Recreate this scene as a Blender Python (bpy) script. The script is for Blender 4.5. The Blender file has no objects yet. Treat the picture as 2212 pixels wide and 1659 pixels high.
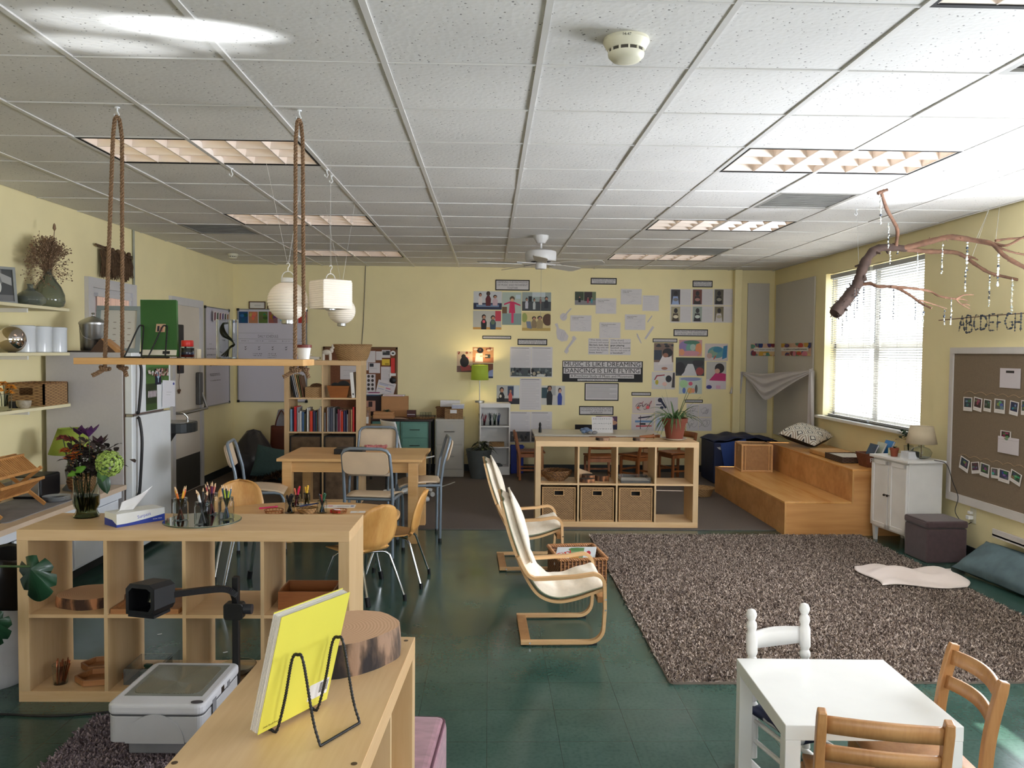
import bpy, math, random
from mathutils import Vector, Matrix, Euler
random.seed(7)
SC = bpy.context.scene
COL = SC.collection
PI = math.pi
D = math.radians
# ---------------------------------------------------------------- camera
F_PX, YAW, PIT, ROL, CAMZ = 1763.0, .0275, .0394, .0090, 1.632
cy, sy, cp, sp = math.cos(YAW), math.sin(YAW), math.cos(PIT), math.sin(PIT)
_f = Vector((sy*cp, cy*cp, -sp)); _r = Vector((cy, -sy, 0)); _u = _r.cross(_f)
_r2 = _r*math.cos(ROL)+_u*math.sin(ROL); _u2 = -_r*math.sin(ROL)+_u*math.cos(ROL)
cam = bpy.data.cameras.new('camera'); cam.sensor_width = 36; cam.lens = F_PX/2212*36
cam.clip_start = .05; cam.clip_end = 200
cam_o = bpy.data.objects.new('camera', cam); COL.objects.link(cam_o)
cam_o.matrix_world = Matrix(((_r2.x, _u2.x, -_f.x, 0), (_r2.y, _u2.y, -_f.y, 0), (_r2.z, _u2.z, -_f.z, CAMZ), (0, 0, 0, 1)))
SC.camera = cam_o
# ---------------------------------------------------------------- world, sun, daylight, exposure
SC.view_settings.view_transform = 'Standard'; SC.view_settings.look = 'None'
SC.view_settings.gamma = 1; SC.view_settings.exposure = 0.46
SC.cycles.use_denoising = True
SC.cycles.max_bounces = 7; SC.cycles.transparent_max_bounces = 12
SC.cycles.caustics_reflective = False; SC.cycles.caustics_refractive = False
SC.cycles.sample_clamp_indirect = 6
W = bpy.data.worlds.new('sky'); SC.world = W; W.use_nodes = True
_bg = W.node_tree.nodes['Background']; _bg.inputs[0].default_value = (.80, .90, 1, 1); _bg.inputs[1].default_value = 3.6
sun = bpy.data.lights.new('sun', 'SUN'); sun.energy = 15; sun.angle = D(.55); sun.color = (1, .93, .82)
sun_o = bpy.data.objects.new('sun', sun); COL.objects.link(sun_o)
sun_o.rotation_euler = Vector((-1, .12, -1.02)).to_track_quat('-Z', 'Y').to_euler()
def area(name, loc, size, direction, power, color):
    l = bpy.data.lights.new(name, 'AREA'); l.shape = 'RECTANGLE'; l.size, l.size_y = size; l.energy = power; l.color = color
    o = bpy.data.objects.new(name, l); COL.objects.link(o); o.location = loc
    o.rotation_euler = Vector(direction).to_track_quat('-Z', 'Y').to_euler(); return o
DAY = (.90, .95, 1.04)
area('daylight_window_one', (4.9, 8.3, 2.3), (2.6, 1.6), (-1, 0, -.35), 40, DAY)
area('daylight_window_two', (3.80, 4.3, 1.75), (1.8, 1.5), (-1, 0, .5), 205, DAY)
area('daylight_window_three', (3.82, .4, 1.75), (2.1, 1.5), (-1, 0, .5), 92, DAY)
area('daylight_window_four', (.2, -2.86, 1.7), (4.2, 1.5), (0, 1, .3), 92, DAY)
# spots added behind the camera, standing in for sun reflected on to the ceiling
def glint(px, py, L, Wd, e):
    s = bpy.data.lights.new('glint_spot', 'SPOT'); s.energy = e; s.spot_size = D(L); s.spot_blend = 1; s.shadow_soft_size = .01; s.color = (.9, .95, 1)
    o = bpy.data.objects.new('glint_spot', s); COL.objects.link(o); src = Vector((-.9, -.9, 1.2)); o.location = src
    d = PZ(px, py, 2.766)-src; z = -d.normalized(); x = Vector((1, 0, .0)); x = (x-z*x.dot(z)).normalized(); y = z.cross(x)
    a = D(-4); x, y = x*math.cos(a)+y*math.sin(a), -x*math.sin(a)+y*math.cos(a)
    m = Matrix((x, y, z)).transposed().to_4x4(); m.translation = src; o.matrix_world = m @ Matrix.Diagonal((1, Wd, 1, 1))
GLINTS = [(220, 48, 9.0, .16, 1100), (420, 64, 9.5, .13, 4200), (230, 98, 8.5, .13, 1300), (450, 96, 6, .16, 1000)]
# ---------------------------------------------------------------- pixel of the photograph -> point in the room
def ray(x, y): return _f+_r2*((x-1106)/F_PX)-_u2*((y-829.5)/F_PX)
CAMP = Vector((0, 0, CAMZ))
def _un(x, y, i, v):
    d = ray(x, y); return CAMP+d*((v-CAMP[i])/d[i])
def PX(x, y, v): return _un(x, y, 0, v)
def PY(x, y, v): return _un(x, y, 1, v)
def PZ(x, y, v=0.0): return _un(x, y, 2, v)
for _g in GLINTS: glint(*_g)
# ---------------------------------------------------------------- materials
MATS = {}
def lin(c):
    c = [x/255 for x in c]
    return tuple(((x+.055)/1.055)**2.4 if x > .04 else x/12.92 for x in c)+(1,)
def nn(nt, t, **k):
    n = nt.nodes.new(t)
    for a, b in k.items():
        if a.startswith('i_'):
            key = a[2:].replace('_', ' ')
            n.inputs[key].default_value = b
        else: setattr(n, a, b)
    return n
def base(name):
    m = bpy.data.materials.new(name); m.use_nodes = True; nt = m.node_tree
    return m, nt, nt.nodes['Principled BSDF']
def coord(nt, scale=(1, 1, 1)):
    t = nt.nodes.new('ShaderNodeTexCoord'); mp = nt.nodes.new('ShaderNodeMapping')
    mp.inputs['Scale'].default_value = scale; nt.links.new(t.outputs['Object'], mp.inputs[0]); return mp.outputs[0]
def ramp(nt, fac, stops):
    r = nt.nodes.new('ShaderNodeValToRGB'); e = r.color_ramp.elements
    while len(e) < len(stops): e.new(.5)
    for el, (p, c) in zip(e, stops): el.position = p; el.color = c if len(c) == 4 else lin(c)
    nt.links.new(fac, r.inputs[0]); return r.outputs[0]
def bump(nt, b, fac, strength, dist=.002):
    n = nt.nodes.new('ShaderNodeBump'); n.inputs['Strength'].default_value = strength; n.inputs['Distance'].default_value = dist
    nt.links.new(fac, n.inputs['Height']); nt.links.new(n.outputs[0], b.inputs['Normal'])
def mat(name, c, rough=.55, metal=0, var=.12, scale=8, stretch=(1, 1, 1), bmp=0, emit=0, trans=0, alpha=1, spec=.5, sheen=0, ior=1.45):
    """plain colour with a soft procedural variation"""
    if name in MATS: return MATS[name]
    m, nt, b = base(name)
    b.inputs['Roughness'].default_value = rough; b.inputs['Metallic'].default_value = metal
    b.inputs['Specular IOR Level'].default_value = spec; b.inputs['IOR'].default_value = ior
    b.inputs['Transmission Weight'].default_value = trans; b.inputs['Alpha'].default_value = alpha
    b.inputs['Sheen Weight'].default_value = sheen
    C0 = lin(c)
    n = nn(nt, 'ShaderNodeTexNoise'); n.inputs['Scale'].default_value = scale; n.inputs['Detail'].default_value = 3
    nt.links.new(coord(nt, stretch), n.inputs['Vector'])
    lo = tuple(x*(1-var) for x in C0[:3])+(1,); hi = tuple(min(1, x*(1+var)) for x in C0[:3])+(1,)
    o = ramp(nt, n.outputs[0], [(.3, lo), (.7, hi)])
    nt.links.new(o, b.inputs['Base Color'])
    if bmp: bump(nt, b, n.outputs[0], bmp)
    if emit:
        nt.links.new(o, b.inputs['Emission Color']); b.inputs['Emission Strength'].default_value = emit
    MATS[name] = m; return m
def wood(name, c, c2, rough=.45, axis=0, scale=7, ring=4.0, bmp=.05):
    if name in MATS: return MATS[name]
    m, nt, b = base(name); b.inputs['Roughness'].default_value = rough
    s = [scale, scale, scale]; s[axis] = scale*.09
    n = nn(nt, 'ShaderNodeTexNoise'); n.inputs['Scale'].default_value = 1.6; n.inputs['Detail'].default_value = 6; n.inputs['Distortion'].default_value = .6
    nt.links.new(coord(nt, s), n.inputs['Vector'])
    n2 = nn(nt, 'ShaderNodeTexNoise'); n2.inputs['Scale'].default_value = ring*4; n2.inputs['Detail'].default_value = 2
    nt.links.new(coord(nt, s), n2.inputs['Vector'])
    mx = nn(nt, 'ShaderNodeMath', operation='MULTIPLY_ADD'); mx.inputs[1].default_value = .35
    nt.links.new(n2.outputs[0], mx.inputs[0]); nt.links.new(n.outputs[0], mx.inputs[2])
    o = ramp(nt, mx.outputs[0], [(.45, c2), (.85, c)]); nt.links.new(o, b.inputs['Base Color'])
    if bmp: bump(nt, b, n.outputs[0], bmp)
    MATS[name] = m; return m
def weave(name, c, c2, fu=150, fz=120, rough=.65, strength=.8):
    """over-and-under wicker"""
    if name in MATS: return MATS[name]
    m, nt, b = base(name); b.inputs['Roughness'].default_value = rough
    t = nt.nodes.new('ShaderNodeTexCoord'); s = nt.nodes.new('ShaderNodeSeparateXYZ'); nt.links.new(t.outputs['Object'], s.inputs[0])
    def M_(op, a, b_=None):
        n = nt.nodes.new('ShaderNodeMath'); n.operation = op
        for i, v in enumerate((a, b_)):
            if v is None: continue
            if isinstance(v, (int, float)): n.inputs[i].default_value = v
            else: nt.links.new(v, n.inputs[i])
        return n.outputs[0]
    u = M_('MULTIPLY', M_('ADD', s.outputs[0], s.outputs[1]), fu); z = M_('MULTIPLY', s.outputs[2], fz)
    w = M_('MULTIPLY', M_('SINE', u), M_('SINE', z)); rows = M_('ABSOLUTE', M_('SINE', z))
    v = M_('ADD', M_('MULTIPLY', w, .35), M_('MULTIPLY', rows, .55))
    n = nn(nt, 'ShaderNodeTexNoise'); n.inputs['Scale'].default_value = 25; nt.links.new(t.outputs['Object'], n.inputs['Vector'])
    v = M_('ADD', v, M_('MULTIPLY', n.outputs[0], .35))
    o = ramp(nt, v, [(.15, c2), (.75, c)]); nt.links.new(o, b.inputs['Base Color']); bump(nt, b, v, strength, .004)
    MATS[name] = m; return m
def attr_mat(name, rough=.5, spec=.4):
    if name in MATS: return MATS[name]
    m, nt, b = base(name); b.inputs['Roughness'].default_value = rough; b.inputs['Specular IOR Level'].default_value = spec
    a = nt.nodes.new('ShaderNodeVertexColor'); a.layer_name = 'Col'; nt.links.new(a.outputs[0], b.inputs['Base Color'])
    MATS[name] = m; return m
# ---------------------------------------------------------------- mesh builder
class MB:
    def __init__(s, m=None):
        s.v = []; s.f = []; s.mi = []; s.fc = []; s.mats = []; s.cur = 0; s.col = None; s.T = None; s.has = False
        if m: s.m(m)
    def m(s, m):
        if m not in s.mats: s.mats.append(m)
        s.cur = s.mats.index(m); return s
    def c(s, col): s.col = lin(col); s.has = True; return s
    def add(s, vs, fs):
        o = len(s.v)
        s.v += [tuple(s.T @ Vector(p)) if s.T is not None else tuple(p) for p in vs]
        for f in fs:
            s.f.append([i+o for i in f]); s.mi.append(s.cur); s.fc.append(s.col)
        return s
    def box(s, x0, x1, y0, y1, z0, z1):
        return s.add([(x0, y0, z0), (x1, y0, z0), (x1, y1, z0), (x0, y1, z0), (x0, y0, z1), (x1, y0, z1), (x1, y1, z1), (x0, y1, z1)],
                     [(0, 3, 2, 1), (4, 5, 6, 7), (0, 1, 5, 4), (1, 2, 6, 5), (2, 3, 7, 6), (3, 0, 4, 7)])
    def cb(s, c, d, e=None):
        """box by centre, size, euler"""
        h = [x/2 for x in d]; R = Euler(e).to_matrix() if e else None
        vs = [(a, b, g) for g in (-h[2], h[2]) for a, b in ((-h[0], -h[1]), (h[0], -h[1]), (h[0], h[1]), (-h[0], h[1]))]
        vs = [((R @ Vector(v)) if R else Vector(v))+Vector(c) for v in vs]
        return s.add(vs, [(0, 3, 2, 1), (4, 5, 6, 7), (0, 1, 5, 4), (1, 2, 6, 5), (2, 3, 7, 6), (3, 0, 4, 7)])
    def bar(s, p, q, w, h, up=(0, 0, 1)):
        """rectangular bar from p to q"""
        p = Vector(p); q = Vector(q); d = (q-p).normalized(); a = d.cross(Vector(up))
        if a.length < 1e-4: a = d.cross(Vector((1, 0, 0)))
        a.normalize(); b = a.cross(d); vs = []
        for c in (p, q): vs += [c-a*w/2-b*h/2, c+a*w/2-b*h/2, c+a*w/2+b*h/2, c-a*w/2+b*h/2]
        return s.add(vs, [(0, 1, 2, 3), (7, 6, 5, 4), (0, 4, 5, 1), (1, 5, 6, 2), (2, 6, 7, 3), (3, 7, 4, 0)])
    def tube(s, pts, r, n=8, cap=True, sx=1.0):
        pts = [Vector(p) for p in pts]; k = len(pts); rr = r if isinstance(r, (list, tuple)) else [r]*k
        vs = []; a = None
        for i, p in enumerate(pts):
            d = (pts[min(i+1, k-1)]-pts[max(i-1, 0)])
            if d.length < 1e-9: d = Vector((0, 0, 1))
            d.normalize()
            if a is None:
                a = d.cross(Vector((0, 0, 1)))
                if a.length < 1e-3: a = d.cross(Vector((0, 1, 0)))
            else: a = a-d*a.dot(d)
            a.normalize(); b = d.cross(a)
            for j in range(n):
                t = 2*PI*j/n; vs.append(p+(a*math.cos(t)*sx+b*math.sin(t))*rr[i])
        fs = [(i*n+j, i*n+(j+1) % n, (i+1)*n+(j+1) % n, (i+1)*n+j) for i in range(k-1) for j in range(n)]
        if cap: fs += [tuple(range(n))[::-1], tuple((k-1)*n+j for j in range(n))]
        return s.add(vs, fs)
    def lathe(s, prof, c=(0, 0, 0), n=24, sx=1, sy=1, cap=True):
        vs = []; fs = []
        for r, z in prof:
            for j in range(n):
                t = 2*PI*j/n; vs.append((c[0]+r*sx*math.cos(t), c[1]+r*sy*math.sin(t), c[2]+z))
        for i in range(len(prof)-1):
            for j in range(n): fs.append((i*n+j, i*n+(j+1) % n, (i+1)*n+(j+1) % n, (i+1)*n+j))
        if cap:
            if prof[0][0] > 1e-4: fs.append(tuple(range(n))[::-1])
            if prof[-1][0] > 1e-4: fs.append(tuple((len(prof)-1)*n+j for j in range(n)))
        return s.add(vs, fs)
    def ball(s, c, r, n=12, k=8, sc=(1, 1, 1)):
        pr = [(max(1e-5, math.sin(PI*i/k)), -math.cos(PI*i/k)) for i in range(k+1)]
        vs = []
        for a, z in pr:
            for j in range(n):
                t = 2*PI*j/n; vs.append((c[0]+r*sc[0]*a*math.cos(t), c[1]+r*sc[1]*a*math.sin(t), c[2]+r*sc[2]*z))
        return s.add(vs, [(i*n+j, i*n+(j+1) % n, (i+1)*n+(j+1) % n, (i+1)*n+j) for i in range(k) for j in range(n)])
    def prism(s, pts, a, b, pl='xy'):
        """polygon extruded from a to b along the plane's normal axis"""
        def P(u, v, w): return {'xy': (u, v, w), 'xz': (u, w, v), 'yz': (w, u, v)}[pl]
        n = len(pts); vs = [P(u, v, a) for u, v in pts]+[P(u, v, b) for u, v in pts]
        fs = [tuple(range(n))[::-1], tuple(range(n, 2*n))]+[(i, (i+1) % n, n+(i+1) % n, n+i) for i in range(n)]
        if pl == 'xz': fs = [f[::-1] for f in fs]
        return s.add(vs, fs)
    def grid(s, fn, nu, nv, cu=False, th=0):
        U = nu if cu else nu+1; vs = [fn(i/nu, j/nv) for j in range(nv+1) for i in range(U)]
        fs = [(j*U+i, j*U+(i+1) % U, (j+1)*U+(i+1) % U, (j+1)*U+i) for j in range(nv) for i in range(nu)]
        return s.add(vs, fs)
    def face(s, pts): return s.add(pts, [tuple(range(len(pts)))])
    def build(s, name, par=None, loc=None, rot=None, smooth=0, bevel=0, solid=0, subd=0, seg=2):
        me = bpy.data.meshes.new(name); me.from_pydata(s.v, [], s.f)
        for m in s.mats: me.materials.append(m)
        if len(s.mats) > 1: me.polygons.foreach_set('material_index', s.mi)
        if s.has:
            ca = me.color_attributes.new('Col', 'FLOAT_COLOR', 'CORNER'); buf = []
            for f, c in zip(s.f, s.fc): buf += list(c or (1, 1, 1, 1))*len(f)
            ca.data.foreach_set('color', buf)
        me.update(); me.validate()
        if smooth:
            me.shade_smooth(); me.set_sharp_from_angle(angle=D(smooth))
        o = bpy.data.objects.new(name, me); COL.objects.link(o)
        if par: o.parent = par
        if loc is not None: o.location = loc
        if rot is not None: o.rotation_euler = rot
        if solid:
            q = o.modifiers.new('solid', 'SOLIDIFY'); q.thickness = solid; q.offset = 0
        if bevel:
            q = o.modifiers.new('bevel', 'BEVEL'); q.width = bevel; q.segments = seg; q.limit_method = 'ANGLE'; q.angle_limit = D(40)
        if subd:
            q = o.modifiers.new('subd', 'SUBSURF'); q.levels = subd; q.render_levels = subd
        return o
def tag(o, label, cat, group=None, kind=None):
    o['label'] = label; o['category'] = cat
    if group: o['group'] = group
    if kind: o['kind'] = kind
    return o
def thing(name, label, cat, loc=(0, 0, 0), rz=0, group=None, rot=None):
    o = bpy.data.objects.new(name, None); COL.objects.link(o); o.empty_display_size = .1
    o.location = loc; o.rotation_euler = rot if rot is not None else (0, 0, rz); return tag(o, label, cat, group)
def struct(o, label=None):
    o['kind'] = 'structure'
    if label: o['label'] = label
    return o
def dup(root, loc, rz=None, label=None, group=None, rot=None, par=None):
    r = root.copy(); COL.objects.link(r)
    if par is not None: r.parent = par
    else: r.location = loc
    if rz is not None: r.rotation_euler = (0, 0, rz)
    if rot is not None: r.rotation_euler = rot
    if label: r['label'] = label
    if group: r['group'] = group
    for ch in list(root.children):
        c = ch.copy(); COL.objects.link(c); c.parent = r
        for g in list(ch.children):
            d = g.copy(); COL.objects.link(d); d.parent = c
    return r
def lab(o, l): o['label'] = l; return o
def arc(cx, cy_, r, a0, a1, n=8): return [(cx+r*math.cos(D(a0+(a1-a0)*i/n)), cy_+r*math.sin(D(a0+(a1-a0)*i/n))) for i in range(n+1)]
def rrect(x0, x1, y0, y1, r, n=5):
    return arc(x1-r, y0+r, r, -90, 0, n)+arc(x1-r, y1-r, r, 0, 90, n)+arc(x0+r, y1-r, r, 90, 180, n)+arc(x0+r, y0+r, r, 180, 270, n)
def smooth_path(pts, k=6):
    """Catmull-Rom through the points"""
    P = [Vector(p) for p in pts]; P = [P[0]*2-P[1]]+P+[P[-1]*2-P[-2]]; out = []
    for i in range(1, len(P)-2):
        for j in range(k):
            t = j/k; a, b, c, d = P[i-1:i+3]
            out.append(.5*((2*b)+(c-a)*t+(2*a-5*b+4*c-d)*t*t+(3*b-a-3*c+d)*t**3))
    out.append(P[-2]); return out
def text_mesh(name, body, h, m, par, loc, w=None, bold=0, align='CENTER', rot=None, spacing=1.0):
    cu = bpy.data.curves.new(name, 'FONT'); cu.body = body; cu.size = h; cu.align_x = align; cu.align_y = 'CENTER'; cu.offset = bold
    cu.resolution_u = 2; cu.space_line = spacing; cu.extrude = .0002
    t = bpy.data.objects.new(name, cu); COL.objects.link(t)
    bpy.context.view_layer.update()
    me = bpy.data.meshes.new_from_object(t.evaluated_get(bpy.context.evaluated_depsgraph_get()))
    wd = t.dimensions.x
    bpy.data.objects.remove(t); bpy.data.curves.remove(cu)
    me.name = name; me.materials.clear(); me.materials.append(m)
    o = bpy.data.objects.new(name, me); COL.objects.link(o); o.parent = par; o.location = loc
    if rot is not None: o.rotation_euler = rot
    if w and wd > 0: o.scale.x = w/wd
    return o
# shared materials
birch = wood('birch_veneer', (224, 192, 148), (208, 170, 122), .42, 0, 5)  # paler than the uprights: window reflection on the tops put into the colour
birch_z = wood('birch_veneer_upright', (212, 182, 140), (198, 164, 118), .45, 2, 5)
maple = wood('maple_laminate', (226, 182, 124), (210, 160, 102), .35, 0, 6)
beech = wood('bent_beech', (222, 184, 136), (206, 160, 108), .4, 0, 8)
plywood = wood('moulded_plywood', (214, 164, 96), (192, 136, 70), .35, 2, 6)
seatply = wood('moulded_plywood_seat', (168, 104, 60), (130, 74, 40), .3, 1, 6)
oakdark = wood('brown_school_wood', (158, 96, 50), (122, 68, 34), .45, 2, 8)
honey = wood('honey_wood', (196, 146, 94), (168, 116, 68), .4, 2, 8)
benchw = wood('varnished_plywood', (236, 182, 112), (206, 142, 78), .22, 1, 3.2, 2.0)
benchw2 = wood('varnished_plywood_front', (220, 166, 106), (186, 128, 72), .3, 0, 3.2, 2.0)
pine = wood('pine_plank', (222, 176, 116), (200, 148, 90), .5, 0, 5)
white_p = mat('white_paint', (232, 230, 226), .35, var=.03)
white_g = mat('gloss_white', (240, 240, 236), .12, var=.02)
chrome = mat('chrome', (210, 212, 214), .12, 1, var=.03)
steel = mat('brushed_steel', (170, 170, 168), .28, 1, var=.08, scale=30, stretch=(1, 1, .1))
black = mat('black_plastic', (20, 20, 22), .4, var=.15)
blackw = mat('black_wire', (14, 14, 15), .45, var=.1)
ink = mat('black_ink', (22, 22, 24), .6, var=.02)
paper = mat('white_paper', (226, 224, 224), .7, var=.03)
prt = attr_mat('printed_paper')
glass = mat('clear_glass', (245, 250, 248), .02, trans=1, var=.01, ior=1.35)
greytube = mat('grey_blue_steel_tube', (128, 140, 152), .35, .3, var=.08)
beige = mat('beige_laminate', (214, 192, 164), .4, var=.05)
linen = mat('cream_canvas', (232, 220, 200), .85, var=.05, scale=60, bmp=.2, sheen=.2)
terra = mat('terracotta', (128, 68, 46), .8, var=.1)
wick = weave('rattan_weave', (196, 158, 108), (110, 78, 44), 190, 330)
wickd = weave('dark_wicker', (150, 108, 66), (66, 42, 24), 170, 260)
wickb = weave('woven_rush', (172, 136, 90), (92, 62, 38), 90, 300)
leafm = mat('leaf_green', (66, 104, 52), .45, var=.3, scale=20)
darkleaf = mat('dark_leaf_green', (30, 62, 40), .35, var=.25, scale=12)
# ================================================================ ROOM
XL, XR, YB, YF, CH = -3.44, 3.88, 11.07, -3.0, 2.766
wall_m = mat('yellow_wall_paint', (240, 227, 178), .6, var=.03, scale=3, bmp=.02)
WY = (7.23, 9.38); WZ = (.93, 2.56)
# floor: waxed green vinyl tile
def floor_mat():
    m, nt, b = base('green_vinyl_tile'); c = coord(nt)
    n1 = nn(nt, 'ShaderNodeTexNoise', i_Scale=3.0, i_Detail=6.0); n2 = nn(nt, 'ShaderNodeTexNoise', i_Scale=60.0, i_Detail=3.0)
    for n in (n1, n2): nt.links.new(c, n.inputs['Vector'])
    a = ramp(nt, n1.outputs[0], [(.3, (50, 76, 68)), (.7, (64, 90, 82))])
    s = ramp(nt, n2.outputs[0], [(.45, (255, 255, 255)), (.74, (222, 230, 226)), (.8, (255, 255, 255))])
    mx = nn(nt, 'ShaderNodeMix', data_type='RGBA', blend_type='MULTIPLY'); mx.inputs[0].default_value = 1
    nt.links.new(a, mx.inputs[6]); nt.links.new(s, mx.inputs[7])
    br = nn(nt, 'ShaderNodeTexBrick', offset=0); br.inputs['Scale'].default_value = 1
    br.inputs['Brick Width'].default_value = .305; br.inputs['Row Height'].default_value = .305; br.inputs['Mortar Size'].default_value = .0012
    br.inputs['Color1'].default_value = (1, 1, 1, 1); br.inputs['Color2'].default_value = (.9, .94, .92, 1); br.inputs['Mortar'].default_value = (.35, .4, .38, 1)
    nt.links.new(c, br.inputs[0])
    m2 = nn(nt, 'ShaderNodeMix', data_type='RGBA', blend_type='MULTIPLY'); m2.inputs[0].default_value = 1
    nt.links.new(mx.outputs[2], m2.inputs[6]); nt.links.new(br.outputs[0], m2.inputs[7]); nt.links.new(m2.outputs[2], b.inputs['Base Color'])
    r = ramp(nt, n1.outputs[0], [(.3, (.13, .13, .13, 1)), (.75, (.26, .26, .26, 1))]); nt.links.new(r, b.inputs['Roughness'])
    b.inputs['Specular IOR Level'].default_value = .4
    return m
o = MB(floor_mat()).box(XL-.2, XR+.2, YF-.2, YB+.2, -.12, 0).build('floor'); struct(o)
cpt = mat('brown_grey_carpet', (106, 98, 93), .95, var=.2, scale=220, bmp=.5, spec=.1)
o = MB(cpt).box(XL, XR, 7.43, YB, 0, .008).build('carpet_floor'); struct(o, 'dark grey-brown carpet laid over the far part of the room')
# walls
def wall_x(name, x0, x1, holes):
    mb = MB(wall_m); y = YF
    for (a, b_, z0, z1) in holes:
        mb.box(x0, x1, y, a, 0, CH+.1); mb.box(x0, x1, a, b_, 0, z0); mb.box(x0, x1, a, b_, z1, CH+.1); y = b_
    mb.box(x0, x1, y, YB, 0, CH+.1); return struct(mb.build(name))
wall_x('wall_right', XR, XR+.22, [(-.7, 1.5, .93, 2.56), (2.9, 5.1, .93, 2.56), (WY[0], WY[1], WZ[0], WZ[1])])
wall_x('wall_left', XL-.2, XL, [])
struct(MB(wall_m).box(XL-.2, XR+.22, YB, YB+.2, 0, CH+.1).build('wall_back'))
mb = MB(wall_m); mb.box(XL-.2, -2.1, YF-.2, YF, 0, CH+.1); mb.box(2.5, XR+.22, YF-.2, YF, 0, CH+.1); mb.box(-2.1, 2.5, YF-.2, YF, 0, .9); mb.box(-2.1, 2.5, YF-.2, YF, 2.5, CH+.1)
struct(mb.build('wall_front'))
bs = mat('dark_rubber_base', (46, 52, 54), .5, var=.05)
struct(MB(bs).box(XL, XR, YB-.012, YB, 0.008, .10).build('baseboard_back')); struct(MB(bs).box(XR-.012, XR, YF, YB, 0.0, .10).build('baseboard_right'))
struct(MB(bs).box(XL, XL+.012, 9.9, YB, 0, .10).build('baseboard_left'))
struct(MB(wall_m).box(3.30, 3.40, YB-.1, YB, 0, CH).build('trim_1', bevel=.006), 'yellow painted pilaster strip near the corner')
# ceiling
def ceil_mat():
    m, nt, b = base('acoustic_ceiling_tile'); b.inputs['Roughness'].default_value = .9; c = coord(nt)
    v = nn(nt, 'ShaderNodeTexVoronoi', i_Scale=46.0); v.inputs['Randomness'].default_value = 1
    n = nn(nt, 'ShaderNodeTexNoise', i_Scale=38.0, i_Detail=4.0); n3 = nn(nt, 'ShaderNodeTexNoise', i_Scale=1.2)
    for q in (v, n, n3): nt.links.new(c, q.inputs['Vector'])
    mm = nn(nt, 'ShaderNodeMath', operation='MULTIPLY_ADD'); mm.inputs[1].default_value = .55
    nt.links.new(n.outputs[0], mm.inputs[0]); nt.links.new(v.outputs['Distance'], mm.inputs[2])
    a = ramp(nt, mm.outputs[0], [(.36, (120, 118, 114)), (.42, (226, 224, 220))])
    d = ramp(nt, n3.outputs[0], [(.3, (236, 236, 236)), (.7, (255, 255, 255))])
    mx = nn(nt, 'ShaderNodeMix', data_type='RGBA', blend_type='MULTIPLY'); mx.inputs[0].default_value = 1
    nt.links.new(a, mx.inputs[6]); nt.links.new(d, mx.inputs[7]); nt.links.new(mx.outputs[2], b.inputs['Base Color'])
    bump(nt, b, mm.outputs[0], .3, .003); return m
dark = mat('ceiling_void', (40, 38, 36), .9)
GX = [.186+.61*i for i in range(-6, 7)]; GY = [2.668+.61*j for j in range(-10, 15)]
FIX = [(-2.254, 4.498), (-2.254, 6.938), (-2.254, 9.378), (1.406, 4.498), (1.406, 6.938), (1.406, 9.378), (1.406, 2.058), (-2.254, 2.058), (1.406, -.382), (-2.254, -.382)]
VENT = [(-2.864, 7.548), (2.016, 5.718), (2.016, 8.768), (2.016, 2.668)]
def hole(x, y):
    for fx, fy in FIX:
        if abs(y-fy) < .1 and -.1 < x-fx < 1.1: return True
    return any(abs(x-a) < .1 and abs(y-b_) < .1 for a, b_ in VENT)
mb = MB(ceil_mat()); rnd = random.Random(3)
for i, x in enumerate(GX[:-1]+[GX[-1]]):
    for y in GY[:-1]:
        if hole(x, y): continue
        x0, x1 = max(x, XL)+.007, min(x+.61, XR)-.007; y0, y1 = max(y, YF)+.006, min(y+.61, YB)-.006
        if x1-x0 < .03 or y1-y0 < .03: continue
        z = CH; t = [z+rnd.uniform(0, .006) for _ in range(4)]; e = .018
        mb.add([(x0, y0, t[0]), (x1, y0, t[1]), (x1, y1, t[2]), (x0, y1, t[3]), (x0, y0, z+e), (x1, y0, z+e), (x1, y1, z+e), (x0, y1, z+e)],
               [(0, 3, 2, 1), (0, 1, 5, 4), (1, 2, 6, 5), (2, 3, 7, 6), (3, 0, 4, 7)])
mb.m(dark); mb.box(XL-.2, XR+.22, YF-.2, YB+.2, CH+.14, CH+.2)
struct(mb.build('ceiling'))
mb = MB(mat('white_grid_metal', (214, 212, 208), .4, var=.03))
for x in GX:
    if XL < x < XR: mb.box(x-.012, x+.012, YF, YB, CH-.003, CH+.03)
struct(mb.build('ceiling_grid'), 'white metal runners of the suspended ceiling')
mb = MB(mat('white_grid_metal', (214, 212, 208)))
for y in GY:
    if YF < y < YB: mb.box(XL, XR, y-.0035, y+.0035, CH-.0015, CH+.03)
struct(mb.build('ceiling_grid'), 'white cross tees of the suspended ceiling')
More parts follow.
